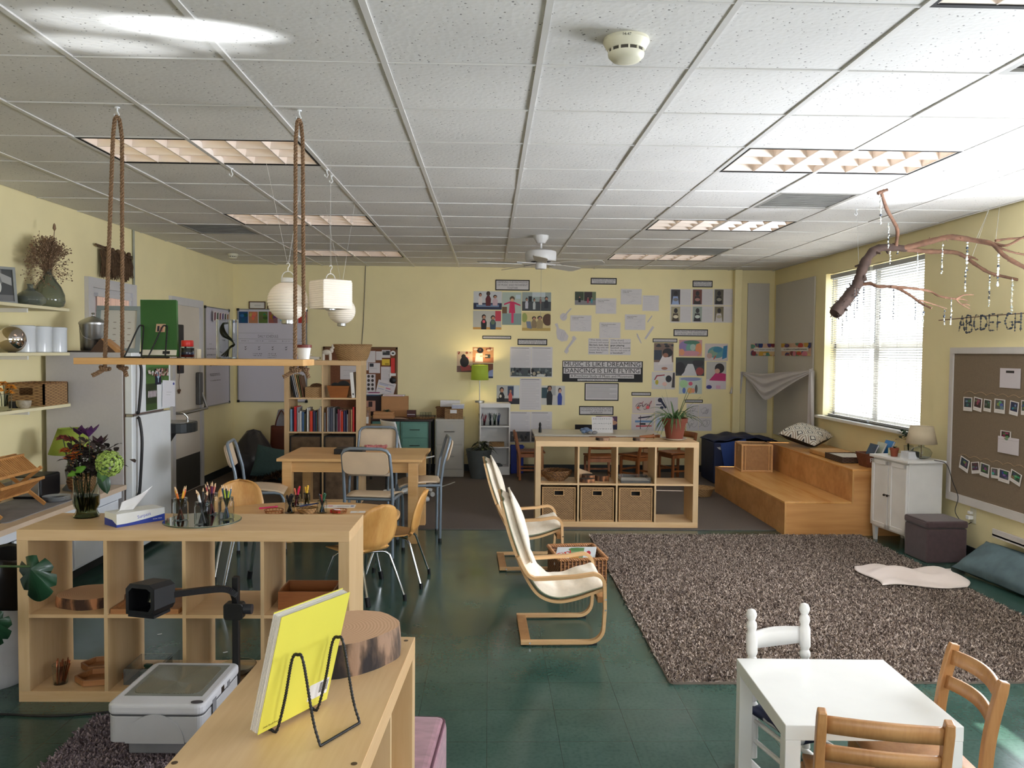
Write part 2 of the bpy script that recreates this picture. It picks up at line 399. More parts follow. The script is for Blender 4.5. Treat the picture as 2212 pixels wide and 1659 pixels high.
# fluorescent troffers
lens = mat('lit_fluorescent_diffuser', (255, 226, 204), .6, var=.04, scale=4, emit=1.15)
refl = mat('louvre_blade', (236, 226, 216), .25, .3, var=.03)
def make_fix():
    t = thing('ceiling_light', 'x', 'ceiling light', (0, 0, 0), group='fluorescent troffers in the suspended ceiling')
    b = MB(mat('black_gap', (18, 17, 16), .8))
    L, Wd = 1.22, .61
    for a in ((.004, L-.004, .004, .026), (.004, L-.004, Wd-.026, Wd-.004), (.004, .026, .004, Wd-.004), (L-.026, L-.004, .004, Wd-.004)): b.box(a[0], a[1], a[2], a[3], -.002, .03)
    b.build('edge_frame', t)
    MB(lens).box(.03, L-.03, .03, Wd-.03, .05, .056).build('diffuser', t)
    lv = MB(refl)
    for k in range(7):
        x = .03+k*(L-.06)/6; lv.prism([(x-.003, .0), (x+.003, .0), (x+.016, .05), (x-.016, .05)], .028, Wd-.028, 'xz')
    for k in range(4):
        y = .03+k*(Wd-.06)/3; lv.prism([(y-.003, .002), (y+.003, .002), (y+.02, .05), (y-.02, .05)], .028, L-.028, 'yz')
    lv.build('louvre', t); return t
F0 = make_fix()
flab = ['lit fluorescent ceiling light crossed by the two rope pairs, largest on the left side', 'lit fluorescent ceiling light in the middle of the left row', 'farthest lit ceiling light of the left row, above the paper lanterns',
        'lit fluorescent ceiling light nearest the hanging branch', 'lit fluorescent ceiling light in the middle of the right row', 'farthest lit ceiling light of the right row, beside the ceiling fan',
        'ceiling light cut off by the top right corner of the frame', 'ceiling light behind the photo frame on the left', 'ceiling light behind the camera on the right', 'ceiling light behind the camera on the left']
for i, (x, y) in enumerate(FIX[:7]):
    o = F0 if i == 0 else dup(F0, (0, 0, 0)); o.location = (x, y, CH); o['label'] = flab[i]
vm = mat('grey_vent_metal', (150, 148, 142), .6, var=.1)
def make_vent():
    t = thing('ceiling_vent', 'x', 'air vent', (0, 0, 0), group='square vents in the ceiling grid')
    b = MB(vm)
    for k in range(15): b.cb((.305, .06+k*.035, .006), (.54, .022, .002), (D(35), 0, 0))
    b.build('louvre', t)
    f = MB(mat('vent_frame_grey', (150, 148, 142), .5)); f.box(.01, .6, .01, .04, -.003, .01); f.box(.01, .6, .57, .6, -.003, .01); f.box(.01, .04, .01, .6, -.003, .01); f.box(.57, .6, .01, .6, -.003, .01)
    f.build('frame', t); MB(vm).box(.02, .59, .02, .59, .02, .024).build('duct', t); return t
V0 = make_vent()
for i, (x, y) in enumerate(VENT):
    o = V0 if i == 0 else dup(V0, (0, 0, 0)); o.location = (x, y, CH)
    o['label'] = ['dark ceiling vent at the left, beyond the middle light', 'dusty square ceiling vent above the hanging branch', 'square ceiling vent beside the farthest right light', 'ceiling vent cut by the right edge of the photo'][i]
# smoke detectors and hooks
def detector(x, y, s, label):
    t = thing('smoke_detector', label, 'smoke detector', (x, y, CH))
    m = mat('ivory_plastic', (216, 212, 190), .45, var=.03)
    MB(m).lathe([(.082*s, 0), (.084*s, -.012*s), (.078*s, -.022*s), (.07*s, -.036*s), (.066*s, -.04*s)], n=32).build('base', t, smooth=35)
    MB(mat('dark_slots', (70, 66, 58), .8)).lathe([(.062*s, -.038*s), (.06*s, -.056*s)], n=32).build('slot_ring', t, smooth=35)
    b = MB(m).lathe([(.066*s, -.052*s), (.064*s, -.062*s), (.05*s, -.076*s), (.02*s, -.082*s), (.0001, -.083*s)], n=32)
    for k in range(12): b.cb((.063*s*math.cos(k*PI/6), .063*s*math.sin(k*PI/6), -.046*s), (.006, .006, .02*s), (0, 0, k*PI/6))
    b.build('cap', t, smooth=35); return t
t = detector(.485, 2.99, 1.0, 'ivory smoke detector on the ceiling near the camera, marked in pen')
text_mesh('pen_mark', '14-47', .014, ink, t, (-.012, -.0835, -.012), rot=(PI/2, 0, 0))
detector(-3.06, 9.83, .75, 'small ivory smoke detector near the far left corner of the ceiling')
hk = mat('white_plastic_hook', (236, 238, 240), .3, var=.02)
def hook(x, y, label, g=None):
    b = MB(hk).tube([(0, 0, 0), (0, 0, -.02), (.008, 0, -.035), (.0, 0, -.05), (-.012, 0, -.042), (-.014, 0, -.032)], .0035, 6).lathe([(.012, 0), (.012, -.006)], n=12)
    return tag(b.build('ceiling_hook', smooth=40, loc=(x, y, CH)), label, 'hook', g)
for px, py, l in [(2042, 376, 'white plastic ceiling hook with nothing on it, left of a pair above the branch'), (2160, 376, 'white plastic ceiling hook, right of the pair above the branch'),
                  (500, 370, 'white ceiling hook between the two rope pairs'), (706, 372, 'white ceiling hook right of the second rope pair'), (716, 385, 'lower white ceiling hook right of the second rope pair')]:
    p = PZ(px, py-6, CH); hook(p.x, p.y, l)
# ---------------------------------------------------------------- window one (seen) : frame, sashes, glass, blinds, sill
wf = mat('white_window_frame', (236, 236, 232), .35, var=.02)
def window(n, y0, y1, z0, z1):
    b = MB(wf); x0, x1 = XR+.12, XR+.19; w = .045; ym = (y0+y1)/2; zm = z0+(z1-z0)*.49
    b.box(x0, x1, y0, y0+w, z0, z1); b.box(x0, x1, y1-w, y1, z0, z1); b.box(x0, x1, y0, y1, z0, z0+w); b.box(x0, x1, y0, y1, z1-w, z1); b.box(x0-.02, x1, ym-.055, ym+.055, z0, z1)
    b.box(x0, x1, y0, y1, zm-.03, zm+.03)
    f = struct(b.build('window_%d' % n)); g = MB(clear).box(XR+.15, XR+.154, y0+w, y1-w, z0+w, z1-w).build('window_pane', f); g['kind'] = 'structure'
    g.visible_shadow = True; return f
clear = mat('thin_window_glass', (250, 252, 255), .0, alpha=.06, var=.01, spec=.5)
WF = window(1, WY[0], WY[1], WZ[0], WZ[1])
struct(MB(wf).box(XR-.075, XR+.12, WY[0]-.06, WY[1]+.06, WZ[0]-.03, WZ[0]).build('trim_2', bevel=.004), 'white window sill')
slat_m = mat('white_blind_slat', (176, 178, 178), .45, var=.02)
def blind(name, y0, y1, label, open_=-.42):
    t = thing(name, label, 'window blind', (XR+.045, (y0+y1)/2, 0), group='white venetian blinds of the seen window')
    L = y1-y0; MB(slat_m).box(-.02, .02, -L/2, L/2, 2.50, 2.545).build('head_rail', t)
    s = MB(slat_m); n = 61
    for k in range(n):
        z = 2.488-k*.0252; a = open_
        c, q = math.cos(a)*.0125, math.sin(a)*.0125
        s.add([(-c, -L/2, z-q), (0, -L/2, z+.0018), (c, -L/2, z+q), (-c, L/2, z-q), (0, L/2, z+.0018), (c, L/2, z+q)], [(0, 1, 4, 3), (1, 2, 5, 4)])
    s.build('slats', t, smooth=60)
    l = MB(slat_m)
    for y in (-L/2+.12, -L*.02, L/2-.12):
        for x in (-.014, .014): l.tube([(x, y, 2.5), (x, y, .96)], .0012, 4)
    l.build('ladder_cords', t)
    MB(slat_m).box(-.013, .013, -L/2, L/2, .932, .956).build('bottom_rail', t)
    MB(slat_m).tube([(-.022, L/2-.09, 2.5), (-.024, L/2-.09, 1.75)], .004, 6).build('tilt_wand', t); return t
ymid = (WY[0]+WY[1])/2
blind('window_blind', WY[0]+.03, ymid-.03, 'white venetian blind on the half of the window nearer the lamp')
blind('window_blind', ymid+.03, WY[1]-.07, 'white venetian blind on the half of the window nearer the corner')
# windows outside the frame; plain panels added to block sky and shape the sun
for n, y0, y1, c0 in ((2, 2.9, 5.1, 3.3), (3, -.7, 1.5, -.7)):
    window(n, y0, y1, .93, 2.56)
    struct(MB(slat_m).box(XR+.03, XR+.05, c0+.002, y1-.002, .94, 2.55).build('window_%d_shade' % n))
struct(MB(slat_m).box(XR+.03, XR+.05, 2.902, 3.298, 1.80, 2.55).build('window_2_shade'))  # unseen panel stops short, leaving the gap that shapes the sun patch
struct(MB(slat_m).box(-2.1, 2.5, YF-.1, YF-.08, .9, 2.5).build('window_4'))
# ground and a pale building outside, seen through the blinds
ext = mat('outside_pale_ground', (150, 146, 136), .9)
struct(MB(ext).box(XR+.3, 30, -20, 30, -.6, -.5).build('outside_ground'), 'pale ground outside the window')
# ---------------------------------------------------------------- left wall doors
frm = mat('pale_grey_door_frame', (206, 204, 206), .4, var=.03); dpan = mat('cream_door', (214, 204, 190), .45, var=.04, scale=2)
def door(n, y0, y1, zt):
    b = MB(frm); w = .085; b.box(XL, XL+.035, y0, y0+w, 0, zt); b.box(XL, XL+.035, y1-w, y1, 0, zt); b.box(XL, XL+.035, y0+w, y1-w, zt-w, zt)
    d = struct(b.build('door_%d' % n)); p = MB(dpan if n == 2 else frm).box(XL+.002, XL+.014, y0+w, y1-w, .01, zt-w).build('door_panel', d); return d
d1 = door(1, 7.04, 7.99, 2.24)
cur = MB(mat('orange_lit_curtain', (226, 190, 170), .8, var=.15, scale=6, stretch=(1, 14, .3), emit=.10))  # orange light on the curtain put into its colour and a faint glow
def cf(u, v): return (XL+.03+.008*math.sin(u*60), 7.2+u*.63, 1.15+v*.93)
cur.grid(cf, 120, 1); cur.build('door_curtain', d1, smooth=60); MB(frm).box(XL+.014, XL+.05, 7.18, 7.85, 2.08, 2.11).build('curtain_rail', d1)
d2 = door(2, 8.86, 9.82, 2.20)
MB(black).prism(rrect(9.04, 9.22, 1.36, 1.90, .015), XL+.014, XL+.024, 'yz').build('door_window', d2)
MB(mat('dark_kick_plate', (62, 60, 56), .5)).box(XL+.014, XL+.018, 8.95, 9.73, .02, .42).build('kick_plate', d2)
q = MB(mat('grey_door_hardware', (96, 96, 96), .35, .6)); q.box(XL+.014, XL+.07, 9.60, 9.70, .98, 1.36); q.build('lock_case', d2, bevel=.012)
q = MB(steel); q.tube([(XL+.02, 8.98, .93), (XL+.12, 8.99, .93), (XL+.125, 9.3, .935), (XL+.125, 9.66, .94), (XL+.06, 9.68, 1.12)], .016, 10); q.build('panic_bar', d2, smooth=40)
struct(MB(mat('grey_conduit', (150, 152, 140), .5)).tube([(XL+.014, 7.975, CH), (XL+.014, 7.975, 2.24)], .011, 8).build('trim_3', smooth=40), 'grey conduit running down the wall to the door frame')
# corner boards on back and right wall
felt = mat('off_white_felt_board', (200, 196, 188), .9, var=.02, scale=90, bmp=.2)
def brd(name, label, mb_, cat='display board', **k): return tag(mb_.build(name, **k), label, cat)
a = PY(1615, 612, YB); b_ = PY(1683, 930, YB)
brd('pin_board', 'tall off-white board on the back wall beside the corner', MB(felt).box(a.x, 3.80, YB-.022, YB-.002, .55, a.z), bevel=.003)
a = PX(1686, 612, XR)
brd('pin_board', 'tall off-white board on the window wall beside the corner', MB(felt).box(XR-.022, XR-.002, 9.66, YB-.1, .55, 2.565), bevel=.003)
# ================================================================ FURNITURE
CELL, FR_, DV = .342, .05, .016
def kallax(name, cols, rows, label, loc, rz, group=None, dep=.39):
    t = thing(name, label, 'shelf unit', loc, rz, group); Wd = cols*CELL+(cols-1)*DV+2*FR_; H = rows*CELL+(rows-1)*DV+2*FR_; h = dep/2
    MB(birch).box(-Wd/2, Wd/2, -h, h, H-FR_, H).build('top', t, bevel=.0015)
    MB(birch).box(-Wd/2, Wd/2, -h, h, 0, FR_).build('bottom', t, bevel=.0015)
    for s in (-1, 1): MB(birch_z).box(*sorted((s*Wd/2, s*(Wd/2-FR_))), -h, h, FR_, H-FR_).build('side', t, bevel=.0015)
    for k in range(1, cols):
        x = -Wd/2+FR_+k*CELL+(k-1)*DV; MB(birch_z).box(x, x+DV, -h+.001, h-.001, FR_, H-FR_).build('divider', t)
    for r in range(1, rows):
        z = FR_+r*CELL+(r-1)*DV
        for k in range(cols):
            x = -Wd/2+FR_+k*(CELL+DV); MB(birch).box(x, x+CELL, -h+.002, h-.002, z, z+DV).build('shelf', t)
    t['W'] = Wd; t['H'] = H; return t
KH = 2*CELL+DV+2*FR_
K1 = kallax('shelf_unit', 4, 2, 'long pale birch cube shelf carrying the flower vase, tissue box and pencil jars', (-1.395, 3.945, 0), D(-.6))
K2 = kallax('shelf_unit', 4, 2, 'pale birch cube shelf with three wicker drawers, big potted plant on top', (1.195, 7.705, .008), D(-1.5))
K3 = kallax('bookshelf', 2, 4, 'tall birch cube shelf full of books behind the high table', (-1.752, 8.8, .008), 0)
K4 = kallax('shelf_unit', 4, 2, 'birch cube shelf nearest the camera with the yellow book standing on it', (-.445, 1.606, 0), D(-93))
for px, py in ((877, 1384), (765, 1650), (377, 1648)):
    p = K4.matrix_basis.inverted() @ PZ(px, py, KH); MB(mat('dark_screw', (96, 78, 58), .5, .5)).lathe([(.0065, 0), (.0065, .0008), (.001, .0012)], n=12).build('screw', K4, loc=(p.x, p.y, KH))
# ---- tall wooden table
t = thing('high_table', 'tall honey-coloured wooden table with black case on it', 'table', (-1.165, 7.265, .0), D(-1))
MB(maple).box(-.61, .61, -.415, .415, .695, .72).build('tabletop', t, bevel=.003)
ap = MB(maple); ap.box(-.52, .52, -.36, -.34, .60, .695); ap.box(-.52, .52, .34, .36, .60, .695); ap.box(-.53, -.51, -.34, .34, .60, .695); ap.box(.51, .53, -.34, .34, .60, .695); ap.build('apron', t)
for x in (-.53, .53):
    for y in (-.35, .35): MB(maple).prism([(x-.04, y-.04), (x+.04, y-.04), (x+.04, y+.04), (x-.04, y+.04)], .0 if y < 0 else .009, .695).build('leg', t, bevel=.003)
# ---- low kidney-round table
t = thing('round_table', 'low rounded children\'s table holding marker jars and baskets', 'table', (-1.23, 5.48, 0), 0)
RT = .53
def sup(a, rx, ry, n=2.4):
    c, s = math.cos(a), math.sin(a); return (rx*math.copysign(abs(c)**(2/n), c), ry*math.copysign(abs(s)**(2/n), s))
MB(maple).prism([sup(2*PI*i/64, .63, .44) for i in range(64)], RT-.022, RT).build('tabletop', t, bevel=.002)
MB(black).prism([sup(2*PI*i/64, .632, .442) for i in range(64)], RT-.03, RT-.0225).build('edge_band', t)
for x, y in ((-.38, -.26), (.38, -.26), (-.38, .26), (.38, .26)):
    g = MB(chrome).tube([(x, y, RT-.03), (x*1.22, y*1.22, .03)], .0125, 10).build('leg', t, smooth=40)
    MB(black).tube([(x*1.21, y*1.21, .06), (x*1.235, y*1.235, .0)], .017, 10).build('foot_cap', g, smooth=40)
# ---- moulded plywood children's chairs
def ply_chair(label, group):
    t = thing('plywood_chair', label, 'chair', group=group)
    prof = smooth_path([(0, -.235, .655), (0, -.215, .60), (0, -.19, .52), (0, -.172, .44), (0, -.158, .385), (0, -.115, .343), (0, -.05, .333), (0, .03, .338), (0, .10, .345), (0, .155, .34), (0, .185, .325)], 5)
    N = len(prof)-1
    wk = [(0, .0), (.02, .075), (.06, .118), (.13, .152), (.24, .172), (.34, .160), (.42, .125), (.50, .104), (.57, .13), (.68, .168), (.80, .178), (.90, .165), (.96, .13), (.985, .09), (1, .0)]
    def wd(v):
        for (a, x), (b, y) in zip(wk, wk[1:]):
            if v <= b: q = (v-a)/(b-a); return x+(y-x)*q
        return 0
    def fn(u, v):
        k = min(int(v*N), N-1); q = v*N-k; p = prof[k].lerp(prof[k+1], q); s = (u-.5)*2; w = wd(v); c = s*s
        dy = .03*c if v < .45 else 0; dz = .018*c if v > .5 else 0
        return (s*w, p.y+dy, p.z+dz)
    MB(plywood).grid(fn, 12, 60).build('moulded_shell', t, smooth=70, solid=.009)
    for sx in (-1, 1):
        for sy_ in (-1, 1):
            a = (sx*.03, sy_*.03-.01, .318); b = (sx*.12, sy_*.10-.01, .322); c = (sx*.19, sy_*.205-.01, .018)
            l = MB(chrome).tube(smooth_path([a, (sx*.10, sy_*.085-.01, .322), (sx*.128, sy_*.11-.01, .305), (sx*.14, sy_*.125-.01, .27), c], 5), .0085, 8).build('leg', t, smooth=50)
            MB(black).tube([(sx*.1885, sy_*.203-.01, .04), (sx*.1905, sy_*.206-.01, 0)], .013, 8).build('foot_cap', l, smooth=50)
    return t
G = 'moulded plywood chairs around the low round table'
pc = ply_chair('moulded plywood chair with its back to the camera beside the long shelf end', G)
pc.location = (-.83, 5.30, 0); pc.rotation_euler.z = D(48)
dup(pc, (-.66, 5.76, 0), D(86), 'moulded plywood chair seen side-on at the right end of the round table', G)
dup(pc, (-1.80, 5.95, 0), D(-160), 'moulded plywood chair whose pale back rises behind the pencil jars', G)
# ---- tubular chairs around the high table
def tube_chair(label, group):
    t = thing('high_chair', label, 'chair', group=group); R = .0125
    fr = MB(greytube)
    back = [(-.19, -.16, .012), (-.19, -.165, .5), (-.19, -.185, .66), (-.185, -.235, .84), (-.165, -.245, .872), (-.12, -.247, .885), (.12, -.247, .885), (.165, -.245, .872), (.185, -.235, .84), (.19, -.185, .66), (.19, -.165, .5), (.19, -.16, .012)]
    fr.tube(back, R, 10); fr.build('back_frame', t, smooth=40)
    s = MB(greytube)
    for sx in (-1, 1): s.tube([(sx*.19, -.16, .485), (sx*.185, .12, .485), (sx*.18, .165, .475), (sx*.18, .19, .43), (sx*.185, .20, .012)], R, 10)
    s.tube([(-.18, .12, .485), (.18, .12, .485)], R, 8); s.tube([(-.19, -.155, .485), (.19, -.155, .485)], R, 8); s.build('seat_frame', t, smooth=40)
    for x, y in ((-.19, -.16), (.19, -.16), (-.185, .20), (.185, .20)): MB(black).lathe([(.016, 0), (.016, .02), (.0135, .03)], (x, y, 0), 10).build('foot_cap', t)
    def sf(u, v): return ((u-.5)*.385*(1-.10*(1-v)), -.17+v*.36, .503+.010*math.cos((v-.3)*4)-.02*max(0, v-.85)/.15)
    MB(beige).grid(sf, 8, 16).build('seat', t, smooth=60, solid=.012)
    pts = rrect(-.178, .178, -.088, .088, .045)
    b = MB(beige); v0 = [(x, -.205-(z+.09)*.27+.014*(x/.178)**2*-1, .775+z) for x, z in pts]; n = len(v0)
    v1 = [(x, y-.011, z) for x, y, z in v0]; b.add(v0+v1, [tuple(range(n)), tuple(range(n, 2*n))[::-1]]+[(i, n+i, n+(i+1) % n, (i+1) % n) for i in range(n)])
    b.build('backrest', t, smooth=40); return t
G = 'grey tube chairs around the high table'
tc = tube_chair('nearest grey tube chair at the high table, its back to the camera', G)
tc.location = (-.905, 6.45, 0); tc.rotation_euler.z = D(-8)
dup(tc, (-.60, 7.12, 0), D(98), 'grey tube chair at the right end of the high table, seen from its side', G)
dup(tc, (-1.10, 7.75, .0), D(176), 'grey tube chair on the far side of the high table facing the camera', G)
dup(tc, (-1.86, 6.72, 0), D(-82), 'grey tube chair at the left end of the high table facing right', G)
# ---- white perforated swivel chair
t = thing('swivel_chair', 'white plastic swivel chair with perforated back at the desk', 'chair', (-.88, 8.95, .008), D(-60))
def wc(u, v): x = (u-.5)*.40; return (x, -.20-.10*v+.05*(x/.2)**2, .47+v*.40)
b = MB(mat('white_plastic', (226, 228, 228), .4, var=.02))
nu, nv = 24, 20
vs = [wc(i/nu, j/nv) for j in range(nv+1) for i in range(nu+1)]
fs = [(j*(nu+1)+i, j*(nu+1)+i+1, (j+1)*(nu+1)+i+1, (j+1)*(nu+1)+i) for j in range(nv) for i in range(nu) if not (i % 4 in (2,) and j % 3 == 1 and 1 < j < 19 and i > 1)]
b.add(vs, fs); b.build('backrest', t, smooth=60, solid=.012)
def ws(u, v): x = (u-.5)*.42; return (x, -.19+v*.40, .45+.03*(x/.2)**2-.02*math.sin(v*3.1)+(.06*(1-v*8) if v < .125 else 0))
MB(MATS['white_plastic']).grid(ws, 10, 16).build('seat', t, smooth=60, solid=.014)
MB(mat('grey_column', (150, 158, 170), .4)).lathe([(.03, .12), (.03, .28), (.022, .28), (.022, .43)], n=16).build('gas_column', t, smooth=40)
for k in range(5):
    a = 2*PI*k/5+.3; c, s = math.cos(a), math.sin(a)
    l = MB(MATS['white_plastic']).bar((0, 0, .12), (c*.28, s*.28, .075), .04, .03).build('star_leg', t, bevel=.006)
    MB(MATS['white_plastic']).tube([(c*.28-s*.025, s*.28+c*.025, .028), (c*.28+s*.025, s*.28-c*.025, .028)], .028, 14).build('castor', l, smooth=40)
# ---- brown school chairs at the art table
def school_chair(label, group):
    t = thing('wooden_chair', label, 'chair', group=group); m = oakdark
    for sx in (-1, 1):
        MB(m).bar((sx*.155, -.145, 0), (sx*.155, -.15, .34), .03, .03, (0, 1, 0)).bar((sx*.155, -.15, .33), (sx*.15, -.205, .61), .028, .034, (0, 1, 0)).build('rear_leg', t, bevel=.004)
        MB(m).bar((sx*.15, .145, 0), (sx*.15, .14, .335), .03, .03, (0, 1, 0)).build('front_leg', t, bevel=.004)
        MB(m).bar((sx*.155, -.14, .13), (sx*.15, .14, .13), .016, .022).build('side_stretcher', t)
    def sf(u, v): x = (u-.5)*.34*(1-.08*(1-v)); return (x, -.165+v*.34, .352-.008*math.cos(x*14)*math.sin(v*3))
    MB(m).grid(sf, 10, 10).build('seat', t, smooth=60, solid=.02)
    a = MB(m); a.bar((-.15, .14, .315), (.15, .14, .315), .02, .045); a.bar((-.15, -.15, .315), (.15, -.15, .315), .02, .045); a.bar((-.15, 0, .32), (-.15, 0.01, .32), .02, .04)
    for sx in (-1, 1): a.bar((sx*.15, -.14, .315), (sx*.15, .14, .315), .02, .045)
    a.build('apron', t); MB(m).bar((-.15, .14, .17), (.15, .14, .17), .018, .022).build('front_stretcher', t)
    for z, h in ((.575, .075), (.475, .045)):
        y = -.15-.055*(z-.34)/.27
        MB(m).grid(lambda u, v: ((u-.5)*.30, y-.018*math.sin(u*PI)-.012*(v-.5), z+(v-.5)*h), 10, 2).build('back_slat', t, smooth=60, solid=.014)
    return t
G = 'brown wooden chairs around the white art table'
sc_ = school_chair('brown wooden chair left of the white art table, seen from the side', G)
sc_.location = (.53, 10.42, .008); sc_.rotation_euler.z = D(-88)
dup(sc_, (1.36, 10.0, .008), D(3), 'brown wooden chair seen from behind through the second opening of the cube shelf', G)
dup(sc_, (1.86, 10.12, .008), D(38), 'brown wooden chair turned at an angle behind the third opening of the cube shelf', G)
dup(sc_, (2.40, 10.40, .008), D(112), 'brown wooden chair at the right end of the white art table, behind the potted plant', G)
t = thing('art_table', 'white-topped children\'s table behind the cube shelf, paper and wooden rounds on it', 'table', (1.36, 10.45, .008), 0)
MB(mat('white_laminate', (216, 210, 196), .3, var=.03)).box(-.80, .80, -.34, .36, .575, .60).build('tabletop', t, bevel=.003)
a = MB(honey); a.box(-.72, .72, -.30, -.28, .51, .575); a.box(-.72, .72, .28, .30, .51, .575); a.box(-.74, -.72, -.3, .3, .51, .575); a.box(.72, .74, -.3, .3, .51, .575); a.build('apron', t)
for x in (-.72, .72):
    for y in (-.28, .30): MB(honey).box(x-.035, x+.035, y-.035, y+.035, 0, .575).build('leg', t, bevel=.003)
# ---- bent beech rocking-style armchairs
def strip(b, path, w, th, y0):
    """bentwood strip: path in x,z, width along y, thickness in the plane"""
    P = [Vector((p[0], 0, p[1])) for p in path]; k = len(P); vs = []
    for i, p in enumerate(P):
        d = (P[min(i+1, k-1)]-P[max(i-1, 0)]).normalized(); n = Vector((-d.z, 0, d.x))
        for s, y in ((-1, y0), (1, y0), (1, y0+w), (-1, y0+w)): q = p+n*s*th/2; vs.append((q.x, y, q.z))
    fs = [(i*4+j, i*4+(j+1) % 4, (i+1)*4+(j+1) % 4, (i+1)*4+j) for i in range(k-1) for j in range(4)]+[(3, 2, 1, 0), tuple((k-1)*4+j for j in range(4))]
    return b.add(vs, fs)
def xz(pts, k=6): return [(p.x, p.z) for p in smooth_path([(a, 0, c) for a, c in pts], k)]
def poang(label, group):
    t = thing('bentwood_armchair', label, 'armchair', group=group); Wd = .50
    for y in (0, Wd-.035):
        p = [(.0, .018), (.32, .018)]+[(a, c) for a, c in arc(.38, .10, .082, -90, 0, 8)]+[(.468, .20)]+[(a, c) for a, c in arc(.40, .335, .065, 0, 90, 8)]+[(.30, .385), (.12, .375)]+xz([(.075, .375), (.04, .395), (.01, .44), (-.02, .50)], 4)
        f = strip(MB(beech), p, .035, .018, y).build('side_frame', t, smooth=50)
        for sx, sz in ((.47, .20), (.47, .26), (.05, .018)): MB(chrome).tube([(sx, y-.002 if y == 0 else y+.037, sz), (sx, y+.002 if y == 0 else y+.033, sz)], .005, 8).build('bolt', f)
        sl = xz([(-.115, .80), (-.075, .64), (-.02, .48), (.035, .36), (.10, .275), (.19, .238), (.30, .25), (.46, .305)], 6)
        strip(MB(beech), sl, .024, .016, y+.038 if y == 0 else y-.027).build('seat_rail', t, smooth=50)
        MB(black).cb((.40, y+.017, .006), (.05, .02, .012)).build('glide', t)
    MB(honey).box(.0, .055, .035, Wd-.035, .008, .026).build('rear_crossbar', t, bevel=.002)
    MB(honey).bar((.455, .03, .25), (.455, Wd-.03, .25), .03, .05, (1, 0, 0)).build('front_crossbar', t)
    base_p = smooth_path([(-.105, 0, .80), (-.06, 0, .64), (-.005, 0, .485), (.05, 0, .375), (.115, 0, .295), (.20, 0, .262), (.30, 0, .275), (.40, 0, .305), (.475, 0, .325)], 7); N = len(base_p)-1
    def at(v): k = min(int(v*N), N-1); return base_p[k].lerp(base_p[k+1], v*N-k), (base_p[k+1]-base_p[k]).normalized()
    def cu(off0, amp):
        def fn(u, v):
            p, d = at(v); n = Vector((-d.z, 0, d.x)) if d.x*1 > -9 else Vector()
            if n.z < 0: n = -n
            n = Vector((abs(n.x) if v < .6 else n.x, 0, abs(n.z)))
            e = 1-(2*u-1)**8; e2 = 1-(2*v-1)**30; o_ = off0+amp*e*e2+.004*math.sin(v*37+u*3)*e+.006*math.sin(u*9+v*5)*e
            return (p.x+n.x*o_, .035+u*(Wd-.07), p.z+n.z*o_)
        return fn
    MB(linen).grid(cu(.004, .048), 14, 60).build('cushion', t, smooth=60)
    MB(mat('green_grey_piping', (150, 156, 130), .8)).grid(cu(.0, .003), 10, 60).build('sling', t, smooth=60, solid=.006)
    def hp(u, v):
        p, d = at(v*.30); n = Vector((abs(d.z), 0, abs(d.x))); o_ = .05+.035*math.sin(min(1, v*1.08)*PI)*(1-(2*u-1)**6)
        return (p.x+n.x*o_, .04+u*(Wd-.08), p.z+n.z*o_+.004*math.sin(u*12))
    MB(linen).grid(hp, 12, 16).build('headrest_pillow', t, smooth=60, solid=.012)
    return t
G = 'bent beech armchairs beside the rug'
po = poang('bent beech children\'s armchair with cream canvas cushion, nearer of the two', G); po.location = (.185, 4.46, 0); po.rotation_euler.z = D(1)
dup(po, (.085, 6.0, 0), D(2), 'bent beech children\'s armchair with cream cushion, the farther one behind the wicker basket', G)
# ---- white play table and its chairs
t = thing('white_table', 'small square glossy white children\'s table near the camera', 'table', (1.245, 2.81, 0), D(-1.6))
MB(white_g).box(-.285, .285, -.285, .285, .40, .45).build('tabletop', t, bevel=.0025)
for x in (-1, 1):
    for y in (-1, 1): MB(white_g).box(*sorted((x*.284, x*.234)), *sorted((y*.284, y*.234)), 0, .40).build('leg', t, bevel=.002)
def sweep(b, path, w, h, side=(1, 0, 0)):
    P = [Vector(p) for p in path]; k = len(P); vs = []; a = Vector(side)
    for i, p in enumerate(P):
        d = (P[min(i+1, k-1)]-P[max(i-1, 0)]).normalized(); n = d.cross(a).normalized(); q = 1 if 0 < i < k-1 else .86
        vs += [p-a*w/2*q-n*h/2*q, p+a*w/2*q-n*h/2*q, p+a*w/2*q+n*h/2*q, p-a*w/2*q+n*h/2*q]
    return b.add(vs, [(i*4+j, i*4+(j+1) % 4, (i+1)*4+(j+1) % 4, (i+1)*4+j) for i in range(k-1) for j in range(4)]+[(3, 2, 1, 0), tuple((k-1)*4+j for j in range(4))])
def kid_chair(label, group):
    t = thing('kids_chair', label, 'chair', group=group); m = honey
    for sx in (-1, 1):
        b = MB(m); pr = smooth_path([(sx*.17, -.14, 0), (sx*.17, -.15, .28), (sx*.17, -.165, .44), (sx*.17, -.20, .60)], 5)
        sweep(b, pr, .028, .036)
        b.build('rear_post', t, bevel=.004); MB(m).bar((sx*.165, .15, 0), (sx*.165, .14, .27), .026, .04, (0, 1, 0)).build('front_leg', t, bevel=.004)
        MB(m).bar((sx*.168, -.14, .235), (sx*.166, .14, .235), .016, .05).build('side_rail', t)
    MB(m).grid(lambda u, v: ((u-.5)*.345, -.15+v*.32, .285-.007*math.cos((u-.5)*3)), 8, 8).build('seat', t, smooth=60, solid=.014)
    for z, y, h in ((.555, -.19, .05), (.465, -.172, .045)):
        MB(m).grid(lambda u, v: ((u-.5)*.32, y-.028*math.sin(u*PI)-.008*(v-.5), z+(v-.5)*h+.008*math.sin(u*PI)), 14, 2).build('back_slat', t, smooth=60, solid=.014)
    return t
G = 'honey wood chairs at the white table'
